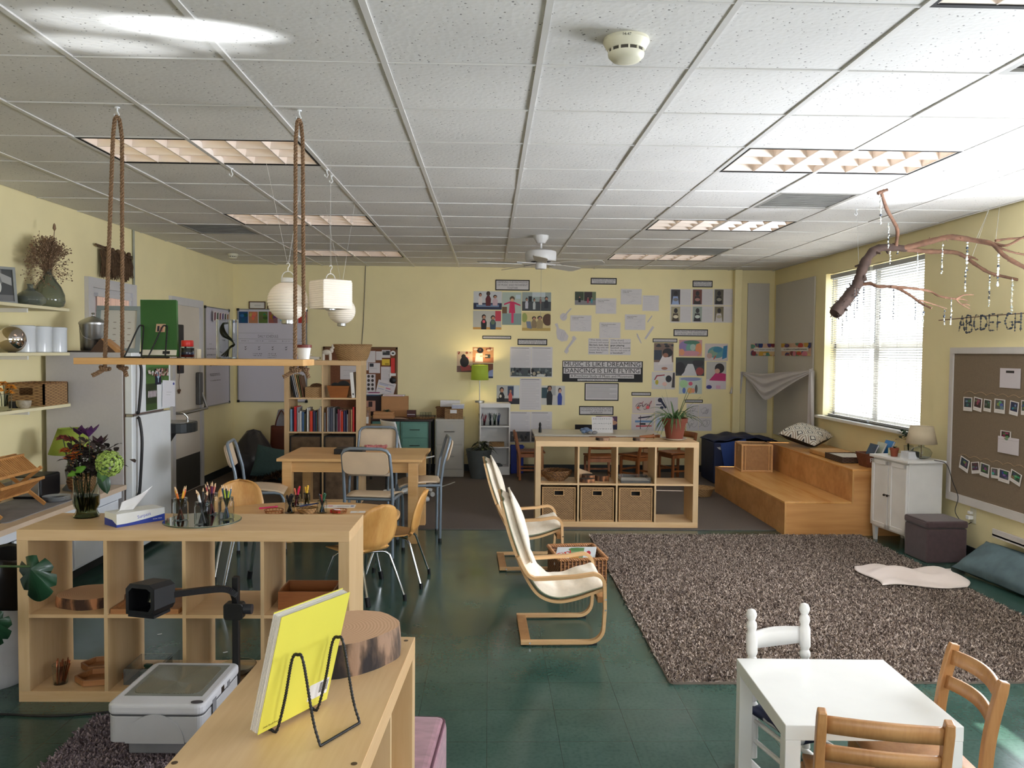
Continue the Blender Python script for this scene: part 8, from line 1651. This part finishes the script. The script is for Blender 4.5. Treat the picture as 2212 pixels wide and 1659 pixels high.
ph('painting of looping black, red and yellow brush lines', 1408, 803, 1458, 841, [(214, 208, 204), ('e', .35, .5, .3, .36, (190, 210, 210)), ('e', .36, .48, .26, .3, (216, 208, 206)), ('p', [(.1, .55), (.2, .8), (.55, .85), (.55, .79), (.24, .74), (.14, .52)], (150, 40, 50)), ('e', .22, .4, .07, .14, (186, 170, 50)), ('e', .72, .6, .13, .2, (24, 22, 28)), ('p', [(.85, .1), (.98, .1), (.98, .95), (.9, .95)], (60, 54, 56)), ('e', .55, .3, .1, .12, (230, 190, 180))], 'child_painting', 'painting')
ph('soft watercolour painting in blue, green and orange patches', 1467, 815, 1516, 851, [(196, 206, 200), ('e', .5, .9, .45, .12, (140, 150, 190)), ('e', .2, .6, .18, .25, (170, 210, 160)), ('e', .5, .62, .09, .12, (206, 90, 120)), ('e', .22, .2, .07, .18, (90, 120, 190)), ('e', .48, .2, .12, .18, (226, 170, 100)), ('e', .75, .3, .06, .26, (90, 90, 90)), ('e', .62, .2, .07, .15, (226, 150, 120))], 'child_painting', 'painting')
def lines_draw(n, seed, cols, lw=.012):
    r = random.Random(seed); out = []
    for k in range(n):
        cx, cy_, R_ = r.uniform(.3, .7), r.uniform(.3, .7), r.uniform(.08, .32); a0 = r.uniform(0, 6); c = r.choice(cols); P = [(cx+R_*math.cos(a0+t*.45), cy_+R_*.9*math.sin(a0+t*.45*(1+.2*k))) for t in range(9)]
        for p, q in zip(P, P[1:]): d = (Vector(q)-Vector(p)); n_ = Vector((-d.y, d.x)).normalized()*lw; out.append(('p', [(p[0]-n_.x, p[1]-n_.y), (q[0]-n_.x, q[1]-n_.y), (q[0]+n_.x, q[1]+n_.y), (p[0]+n_.x, p[1]+n_.y)], c))
    return out
ph('crayon scribble with red spots behind the spider plant', 1366, 858, 1414, 893, [(212, 200, 196)]+lines_draw(7, 4, [(90, 60, 70), (170, 90, 100), (60, 40, 50)])+[('e', .68, .38, .08, .1, (220, 90, 100)), ('e', .25, .36, .07, .07, (210, 100, 80))], 'child_drawing', 'drawing')
ph('crayon drawing of navy, blue and red stripes', 1364, 894, 1413, 931, [(212, 204, 206), ('p', [(.3, .72), (.88, .82), (.88, .9), (.3, .8)], (30, 26, 60)), ('r', .16, .5, .92, .62, (100, 140, 190)), ('p', [(.2, .24), (.88, .27), (.88, .33), (.2, .32)], (196, 40, 60)), ('r', .36, .36, .62, .46, (24, 24, 30)), ('r', .38, .1, .41, .9, (60, 40, 60))], 'child_drawing', 'drawing')
ph('crayon drawing with a navy scissor shape behind the plant', 1415, 858, 1464, 893, [(210, 204, 206), ('e', .22, .82, .1, .14, (26, 28, 60)), ('p', [(.22, .75), (.32, .8), (.52, .35), (.44, .3)], (26, 28, 60)), ('r', .05, .5, .3, .56, (30, 34, 70)), ('e', .3, .35, .08, .09, (30, 34, 70))], 'child_drawing', 'drawing')
ph('pale blue crayon drawing behind the terracotta pot', 1415, 894, 1464, 931, [(208, 206, 212), ('e', .15, .5, .08, .3, (180, 196, 220))]+lines_draw(3, 6, [(150, 160, 190)]), 'child_drawing', 'drawing')
for k, (x0, y0, x1, y1) in enumerate(((1483, 872, 1508, 901), (1509, 872, 1537, 901), (1483, 902, 1508, 931), (1509, 902, 1537, 931))): ph('pencil line drawing of figures right of the plant, %s' % ('upper left', 'upper right', 'lower left', 'lower right')[k], x0, y0, x1, y1, [(212, 208, 212)]+lines_draw(4, 10+k, [(110, 108, 120)], .008), 'child_drawing', 'drawing', 'four pencil drawings right of the plant')
# cut-out paper instruments
def cutout(label, pts, x0, y0, x1, y1, extra=None, colr=(204, 198, 200)):
    c, w, hh = bsize(x0, y0, x1, y1); b = MB(prt).c(colr).prism([(-w/2+x*w, -hh/2+y*hh) for x, y in pts], 0, .003); b.c((150, 146, 156))
    for (a, d, e, f) in extra or []: b.bar((-w/2+a*w, -hh/2+d*hh, .0034), (-w/2+e*w, -hh/2+f*hh, .0034), .0025, .0006)
    return single(b, 'paper_cutout', label, 'paper cut-out', loc=(c.x, YB-.001, c.z), rot=(PI/2, 0, 0))
el = lambda cx, cy_, rx, ry, n=16, a0=0, a1=360: [(cx+rx*math.cos(D(a0+(a1-a0)*i/n)), cy_+ry*math.sin(D(a0+(a1-a0)*i/n))) for i in range(n+1)]
cutout('paper cut-out of a banjo with a slanted neck', el(.3, .3, .3, .3, 20, 50, 380)+[(.62, .56), (1, .95), (.9, 1), (.5, .62)], 1210, 665, 1235, 693, [(.3, .3, .9, .95), (.2, .2, .4, .4)])
cutout('paper cut-out of a lute leaning left', [(.0, .95), (.2, 1), (.32, .72), (.7, .62), (1, .3), (.9, .05), (.5, .0), (.2, .15), (.12, .5), (.14, .75)], 1198, 698, 1228, 738, [(.5, .1, .7, .5), (.6, .1, .8, .5), (.4, .1, .55, .55)])
cutout('paper cut-out of a long horn', [(.0, .12), (.2, .0), (.38, .15), (.34, .3), (1, .85), (.8, 1), (.62, .92), (.66, .8), (.14, .32)], 1219, 725, 1245, 765, [(.2, .2, .8, .9)])
cutout('paper cut-out of a spotted recorder', [(.0, .04), (.2, .0), (1, .9), (.8, 1)], 1392, 704, 1413, 733, [(.3, .2, .32, .24), (.5, .45, .52, .48), (.7, .7, .72, .74)])
cutout('tiny paper cut-out of a violin bow', [(.0, .1), (.15, .0), (1, .9), (.85, 1)], 1398, 681, 1409, 697, [(.1, .1, .9, .9)]); cutout('tiny paper cut-out of a black-tipped clarinet', [(.0, 1), (.2, .96), (1, .04), (.85, .0), (.1, .7)], 1375, 720, 1386, 742, [(.05, .95, .2, .8)])
single(MB(mat('thin_grey_wire', (120, 116, 104), .6)).tube([(PY(790, 580, YB).x, YB-.008, CH), (PY(785, 700, YB).x, YB-.008, PY(785, 700, YB).z), (PY(781, 752, YB).x, YB-.008, PY(781, 752, YB).z)], .005, 6), 'wall_cable', 'thin cable running down the far wall to the basket', 'cable')
# ================================================================ CEILING FAN
t = thing('ceiling_fan', 'white five-bladed ceiling fan', 'ceiling fan', (.49, 7.99, CH)); fm2 = mat('fan_white', (214, 212, 210), .35, var=.02)
MB(fm2).lathe([(.075, 0), (.072, -.03), (.05, -.06), (.042, -.075), (.012, -.078)], n=32).build('canopy', t, smooth=40); MB(fm2).lathe([(.012, -.07), (.012, -.14)], n=16, cap=False).build('downrod', t, smooth=40)
MB(fm2).lathe([(.03, -.13), (.11, -.142), (.148, -.155), (.152, -.17), (.152, -.235), (.145, -.25), (.09, -.255)], n=40).build('motor_housing', t, smooth=35); MB(mat('vent_slots', (70, 66, 62), .8)).lathe([(.10, -.254), (.06, -.262)], n=40, cap=False).build('vent_ring', t)
MB(fm2).lathe([(.055, -.25), (.057, -.262), (.057, -.315), (.05, -.325), (.001, -.326)], n=32).build('switch_housing', t, smooth=35)
bm = mat('fan_blade', (190, 186, 176), .4, var=.03)
for k in range(5):
    a = D(194+72*k); R3 = Matrix.Rotation(a, 4, 'Z'); b = MB(bm); pt_ = [(.20, -.045), (.30, -.062), (.58, -.070), (.625, -.055), (.635, 0), (.625, .055), (.58, .070), (.30, .062), (.20, .045)]
    b.T = R3 @ Matrix.Translation((0, 0, -.278)) @ Matrix.Rotation(D(-11), 4, 'X'); b.prism(pt_, -.003, .003); bl_ = b.build('blade', t)
    q = MB(fm2); q.T = R3 @ Matrix.Translation((0, 0, -.27)); q.prism([(.05, -.02), (.12, -.012), (.20, -.035), (.25, -.03), (.25, .03), (.20, .035), (.12, .012), (.05, .02)], -.004, .004); q.build('blade_bracket', bl_)
MB(mat('pull_chain', (150, 146, 130), .5)).tube([(.0, -.05, -.32), (.0, -.05, -.80)], .0015, 5).build('pull_chain', t)
# ================================================================ HANGING BRANCH, BEADS, LETTERS
brk = mat('branch_bark', (104, 74, 56), .8, var=.35, scale=18, bmp=.4); brd_ = mat('dark_branch_bark', (62, 46, 38), .85, var=.3, scale=22, bmp=.5)
t = thing('hanging_branch', 'long bare branch hung from the ceiling in front of the window', 'branch', PY(1856, 592, 6.0)); O_ = t.location.copy()
def bpts(pts): return smooth_path([PY(x, y, d)-O_ for x, y, d in pts], 5)
def limb(name, pts, r0, r1, m, seed=1):
    P = bpts(pts); n = len(P); r = random.Random(seed); b = MB(m).tube(P, [(r0+(r1-r0)*i/(n-1))*(1+r.uniform(-.12, .14)) for i in range(n)], 9); 
    for k in range(2, n-1, 5): d = Vector((r.gauss(0, 1), r.gauss(0, 1), r.gauss(0, 1))).normalized()*(r0*1.5); b.tube([P[k], P[k]+d], [r0*.35, r0*.12], 5)
    return b.build(name, t, smooth=60)
tr = limb('trunk', [(1803, 678, 5.9), (1830, 645, 5.95), (1853, 612, 6.0), (1862, 583, 6.0), (1878, 552, 6.0), (1900, 536, 6.0), (1935, 535, 6.0), (1958, 538, 6.0)], .046, .024, brd_)
b = MB(brd_); r = random.Random(3); A0, A1_ = PY(1803, 678, 5.9)-O_, PY(1850, 618, 6.0)-O_
for k in range(90): q = r.random(); p = A0.lerp(A1_, q); v = Vector((r.gauss(0, 1), r.gauss(0, 1), r.gauss(0, 1))).normalized(); b.tube([p+v*.035, p+v*.058], [.006, .002], 4)
b.tube([PY(1858, 604, 6.0)-O_, PY(1870, 600, 5.97)-O_], [.03, .022], 8); b.build('spiky_bark', tr)
limb('twig', [(1935, 535, 6.0), (1939, 500, 5.9), (1930, 478, 5.7), (1917, 455, 5.45), (1908, 430, 5.25), (1904, 415, 5.15)], .013, .010, brk, 2); limb('twig_tip', [(1896, 418, 5.15), (1904, 414, 5.15), (1917, 410, 5.15)], .012, .009, brk, 3)
limb('bough', [(1950, 537, 6.0), (1985, 528, 5.95), (2035, 515, 5.85), (2056, 512, 5.8), (2110, 520, 5.7), (2145, 528, 5.6), (2170, 553, 5.5), (2212, 577, 5.4), (2260, 600, 5.3)], .023, .012, brk, 4)
limb('twig', [(2147, 526, 5.6), (2175, 530, 5.5), (2212, 512, 5.4), (2250, 500, 5.3)], .010, .006, brk, 5); limb('twig', [(2150, 520, 5.6), (2180, 516, 5.6), (2240, 512, 5.6)], .009, .006, brk, 6); limb('twig', [(2146, 527, 5.6), (2180, 543, 5.55), (2240, 555, 5.5)], .009, .006, brk, 7)
limb('bough', [(1955, 538, 6.0), (2000, 543, 6.05), (2060, 545, 6.1), (2085, 555, 6.1), (2110, 573, 6.05), (2140, 590, 6.0), (2180, 600, 5.95), (2240, 613, 5.9)], .019, .009, brk, 8); limb('twig', [(2082, 552, 6.1), (2100, 556, 6.1), (2113, 562, 6.1)], .011, .005, brk, 9)
limb('bough', [(1856, 615, 6.0), (1880, 613, 5.95), (1897, 619, 5.9), (1930, 620, 5.85), (1960, 634, 5.8), (1990, 655, 5.75), (2012, 666, 5.7)], .014, .007, brk, 10); limb('twig', [(1925, 619, 5.85), (1980, 624, 5.8), (2010, 630, 5.8), (2030, 640, 5.75), (2065, 646, 5.7)], .010, .006, brk, 11)
for k, P in enumerate(([(2065, 646), (2083, 637), (2103, 637)], [(2065, 646), (2078, 646), (2090, 650)], [(2065, 646), (2075, 656), (2096, 668)], [(2078, 658), (2086, 657), (2095, 660)], [(1985, 648), (2015, 657), (2045, 667)])): limb('twig', [(x, y, 5.7) for x, y in P], .006, .003, brk, 20+k)
b = MB(MATS['nylon_line'])
for (x0, y0, d0), (x1, y1, d1) in (((1850, 452, None), (1856, 590, 6.0)), ((2138, 448, None), (2108, 519, 5.7)), ((2138, 448, None), (2098, 560, 6.1)), ((2160, 440, None), (2150, 526, 5.6))):
    p = PZ(x0, y0, CH)-O_; q = PY(x1, y1, d1)-O_; b.tube([(p.x, p.y, CH-O_.z), q], .0012, 4)
b.build('hanging_line', t); p = PZ(1850, 452, CH); hook(p.x, p.y, 'ceiling hook carrying the branch\'s hanging line')
beadc = mat('clear_bead', (206, 214, 210), .1, .0, var=.3, scale=60, spec=.9); beadd = mat('dark_bead', (60, 66, 76), .2, var=.4, scale=60); beadw = mat('pearl_bead', (230, 226, 214), .2)
def strand(label, x, y0, y1, d, s=.006, seed=0, mats=None, dens=1.0):
    a, c = PY(x, y0, d), PY(x, y1, d); L = a.z-c.z; r = random.Random(seed); tt_ = thing('bead_strand', label, 'bead strand', a, group='bead strands hanging from the branch'); ms = mats or (beadc, beadw, beadd); bs_ = [MB(m) for m in ms]; z = 0; MB(MATS['nylon_line']).tube([(0, 0, .02), (0, 0, -L)], .0008, 4).build('thread', tt_)
    while z < L: q = s*r.uniform(.6, 1.35); k = r.choice((0, 0, 0, 1, 2)) if not mats else 0; bs_[k].ball((r.gauss(0, .0015), r.gauss(0, .0015), -z), q, 7, 5, (1, 1, r.uniform(.7, 1.5))); z += q*r.uniform(2, 2.8)/dens
    for n_, b in zip(('clear_beads', 'pearl_beads', 'dark_beads'), bs_):
        if b.v: b.build(n_, tt_, smooth=60)
ST = [(1903, 420, 487, 5.2, 'hanging from the highest twig tip'), (1920, 482, 537, 5.9, 'hanging midway along the upright twig'), (1939, 533, 550, 6.0, 'short one at the main fork'), (1923, 540, 572, 6.0, 'short one just left of the main fork'), (1982, 550, 594, 6.0, 'against the top of the blind'), (2036, 530, 592, 5.85, 'left of the brightest strand'), (2090, 524, 585, 5.75, 'brightest upper one near the bough bend'), (2086, 585, 631, 5.75, 'lower continuation of the brightest one'), (2157, 548, 617, 5.6, 'thick white one under the right fork'), (2138, 596, 663, 6.0, 'below the lower bough at the right'), (2187, 606, 678, 5.9, 'longest one, farthest to the right'), (2040, 672, 702, 5.7, 'small one under the lowest twig'), (2055, 650, 702, 5.7, 'dark and white one above the letter garland'), (1994, 668, 708, 5.7, 'at the right edge of the blind')]
for k, (x, y0, y1, d, l) in enumerate(ST): strand('glass bead strand %s' % l, x, y0, y1, d, .0075 if k in (6, 8, 10) else .006, k)
for k, (x, y0, y1, l) in enumerate([(1820, 690, 725, 'lowest at the left of the window'), (1829, 662, 696, 'left of the trunk end'), (1847, 628, 686, 'longest dark one beside the trunk'), (1853, 628, 672, 'close beside the longest dark one'), (1866, 622, 660, 'right of the trunk'), (1902, 622, 690, 'in front of the window post'), (1931, 624, 690, 'in the middle of the right blind'), (1978, 640, 690, 'near the right side of the blind')]): strand('thin dark bead strand %s' % l, x, y0, y1, 5.9, .0042, 60+k, (beadd,), .6)
# letter garland on a stick
GXp = 3.80
a, c = PX(2028, 692, GXp), PX(2250, 674, GXp); single(MB(brk).tube([Vector((0, 0, 0)), (a.lerp(c, .5)-a)+Vector((0, 0, .004)), c-a], .004, 6), 'garland_stick', 'thin stick carrying the beaded letters on the window wall', 'stick', loc=a, smooth=50)
STK = {'A': [[(0, 0), (.5, 1), (1, 0)], [(.2, .4), (.8, .4)]], 'B': [[(0, 0), (0, 1), (.7, .95), (.75, .6), (.1, .52), (.95, .4), (.9, .05), (0, 0)]], 'C': [[(1, .9), (.5, 1), (.1, .7), (.05, .3), (.4, 0), (1, .08)]], 'D': [[(0, 0), (0, 1), (.7, .85), (1, .5), (.7, .1), (0, 0)]], 'E': [[(1, 1), (0, 1), (0, 0), (1, 0)], [(0, .5), (.8, .5)]], 'F': [[(1, 1), (0, 1), (0, 0)], [(0, .5), (.7, .5)]], 'G': [[(1, .9), (.4, 1), (0, .5), (.4, 0), (1, .1), (1, .45), (.6, .45)]], 'H': [[(0, 0), (0, 1)], [(1, 0), (1, 1)], [(0, .5), (1, .5)]], 'I': [[(.5, 0), (.5, 1)]]}
for k, (ch, x0, x1, y0, y1) in enumerate([('A', 2071, 2085, 681, 716), ('B', 2087, 2101, 680, 719), ('C', 2103, 2114, 679, 713), ('D', 2118, 2133, 679, 713), ('E', 2136, 2149, 678, 714), ('F', 2154, 2166, 678, 714), ('G', 2170, 2188, 676, 712), ('H', 2192, 2206, 675, 716)]):
    p0, p1 = PX(x0, y1, GXp-.012), PX(x1, y0, GXp-.012); w = p0.y-p1.y; hh = p1.z-p0.z; tt_ = thing('beaded_letter', 'beaded wire letter %s in the garland on the window wall' % ch, 'letter', p0, -PI/2, 'beaded letters on the stick'); bb_ = MB(beadd); wi = MB(blackw); r = random.Random(k)
    for s in STK[ch]:
        P = [Vector((x*w, 0, y*hh)) for x, y in s]; wi.tube(P, .0022, 5)
        for p, q in zip(P, P[1:]):
            n_ = max(1, int((q-p).length/.011))
            for i in range(n_):
                if r.random() < .62: bb_.ball(p.lerp(q, (i+.5)/n_), r.uniform(.005, .009), 6, 4)
    wi.build('wire', tt_); bb_.build('beads', tt_, smooth=60)
# ================================================================ RIGHT WALL BOARD
a = PX(2055, 757, 3.85); y0b = 5.2; zt_, zb_ = 1.70, .435
t = thing('burlap_board', 'large brown burlap board in a white frame on the window wall', 'notice board', (XR, 0, 0)); burl = mat('brown_burlap', (126, 110, 90), .95, var=.08, scale=120, bmp=.4)
MB(burl).box(-.03, -.001, y0b, a.y-.045, zb_+.06, zt_-.045).build('burlap_panel', t); f = MB(mat('white_board_frame', (206, 200, 194), .45, var=.03)); f.box(-.042, -.001, y0b, a.y, zt_-.05, zt_); f.box(-.042, -.001, y0b, a.y, zb_, zb_+.065); f.box(-.042, -.001, a.y-.05, a.y, zb_+.065, zt_-.05); f.build('frame', t)
BP = ('x-', XR-.031)
cols = [(50, 60, 70), (70, 50, 50), (56, 70, 52), (90, 90, 84), (50, 54, 80), (60, 74, 60)]
def pola(label, x0, y0, x1, y1, tilt, seed):
    r = random.Random(seed); c = cols[seed % 6]; o = wallpanel('instant_photo', label, 'photograph', BP, x0, y0, x1, y1, [(222, 216, 210), ('r', .10, .28, .90, .93, c)]+[('e', r.uniform(.25, .75), r.uniform(.4, .8), r.uniform(.08, .2), r.uniform(.06, .14), tuple(min(255, q+r.randint(-20, 90)) for q in c)) for _ in range(5)]+scr(.2, .1, .8, .2, 1, seed, (150, 140, 136), .01), group='instant photos hung on the burlap board', tilt=tilt, inset=.004); return o
RN = ['first', 'second', 'third', 'fourth', 'fifth', 'sixth']
for k, (x0, y0, x1, y1, a_) in enumerate([(2083, 857, 2101, 889, 1), (2105, 858, 2122, 889, -6), (2127, 862, 2142, 890, -3), (2150, 861, 2172, 894, -1), (2183, 866, 2201, 898, -6), (2208, 864, 2226, 898, 0)]): pola('instant photo in the upper row on the burlap board, %s from the left' % RN[k], x0, y0, x1, y1, D(a_), k)
for k, (x0, y0, x1, y1, a_) in enumerate([(2075, 987, 2094, 1019, -14), (2100, 996, 2117, 1025, 10), (2119, 999, 2138, 1032, -4), (2143, 1009, 2158, 1035, 3), (2159, 1012, 2182, 1045, -3), (2184, 1016, 2207, 1048, -14)]): pola('instant photo in the lower row on the burlap board, %s from the left' % RN[k], x0, y0, x1, y1, D(a_), k+6)
wallpanel('paper_envelope', 'white envelope with a dark slot high on the burlap board', 'envelope', BP, 2162, 795, 2205, 840, [(206, 198, 200), ('r', .3, .76, .7, .88, (40, 36, 36))], inset=.003)
wallpanel('paper_envelope', 'white envelope holding two photos low on the burlap board', 'envelope', BP, 2158, 941, 2202, 985, [(208, 200, 202), ('r', .02, .82, .98, .84, (180, 170, 172))], inset=.005); pola('instant photo sticking out of the lower envelope, upper one', 2163, 929, 2185, 955, 0, 13); pola('instant photo sticking out of the lower envelope, lower one', 2165, 936, 2182, 960, D(-4), 15)
b = MB(mat('twine', (190, 160, 120), .9)); 
for x0, x1, y in ((2083, 2226, 850), (2070, 2215, 985)):
    P = []
    for k in range(40): q = k/39; p = PX(x0+(x1-x0)*q, y+ (12 if y < 900 else 28)*q-6*abs(math.sin(q*PI*6)), XR-.034); P.append(p)
    b.tube(P, .0014, 4)
single(b, 'twine_line', 'thin twine strung across the burlap board for the photos', 'twine')
pz = PX(2102, 1114, XR-.004); t = thing('wall_outlet', 'white wall outlet with two plugs under the burlap board', 'outlet', (XR, pz.y, pz.z)); ivp = mat('ivory_plastic', (216, 212, 190)); MB(ivp).box(-.006, -.0005, -.04, .04, -.06, .06).build('cover_plate', t, bevel=.002); MB(white_p).box(-.045, -.0061, -.01, .035, -.03, .0).build('plug', t, bevel=.004); MB(white_p).box(-.035, -.0061, -.005, .03, .012, .035).build('plug', t, bevel=.004)
single(MB(MATS['white_board_frame']).box(-.13, -.001, -.9, .0, -.012, .012).box(-.13, -.118, -.9, .0, .0, .05), 'wall_ledge', 'white wall ledge at the right edge below the burlap board', 'shelf', loc=(XR, 5.93, .30))
p0 = Vector((3.70, 6.66, .762)); single(MB(blackw).tube(smooth_path([p0, (3.77, 6.60, .74), (3.80, 6.55, .60), (3.83, 6.52, .48), (3.80, 6.50, .36), (3.83, 6.42, .28), (3.865, 6.38, .30)], 8), .003, 6), 'lamp_cord', 'dark lamp cord hanging from the cabinet to the outlet', 'cord', smooth=50)
# small light scraps of paper on the green floor
for px, py, l in ((345, 1370, 'tiny white paper scrap on the floor behind the long shelf'), (487, 1409, 'tiny white scrap on the floor right of the projector post')): p = PZ(px, py, .001); single(MB(paper).box(-.012, .012, -.006, .006, 0, .001), 'paper_scrap', l, 'paper', loc=(p.x, p.y, .001), rot=(0, 0, .6))
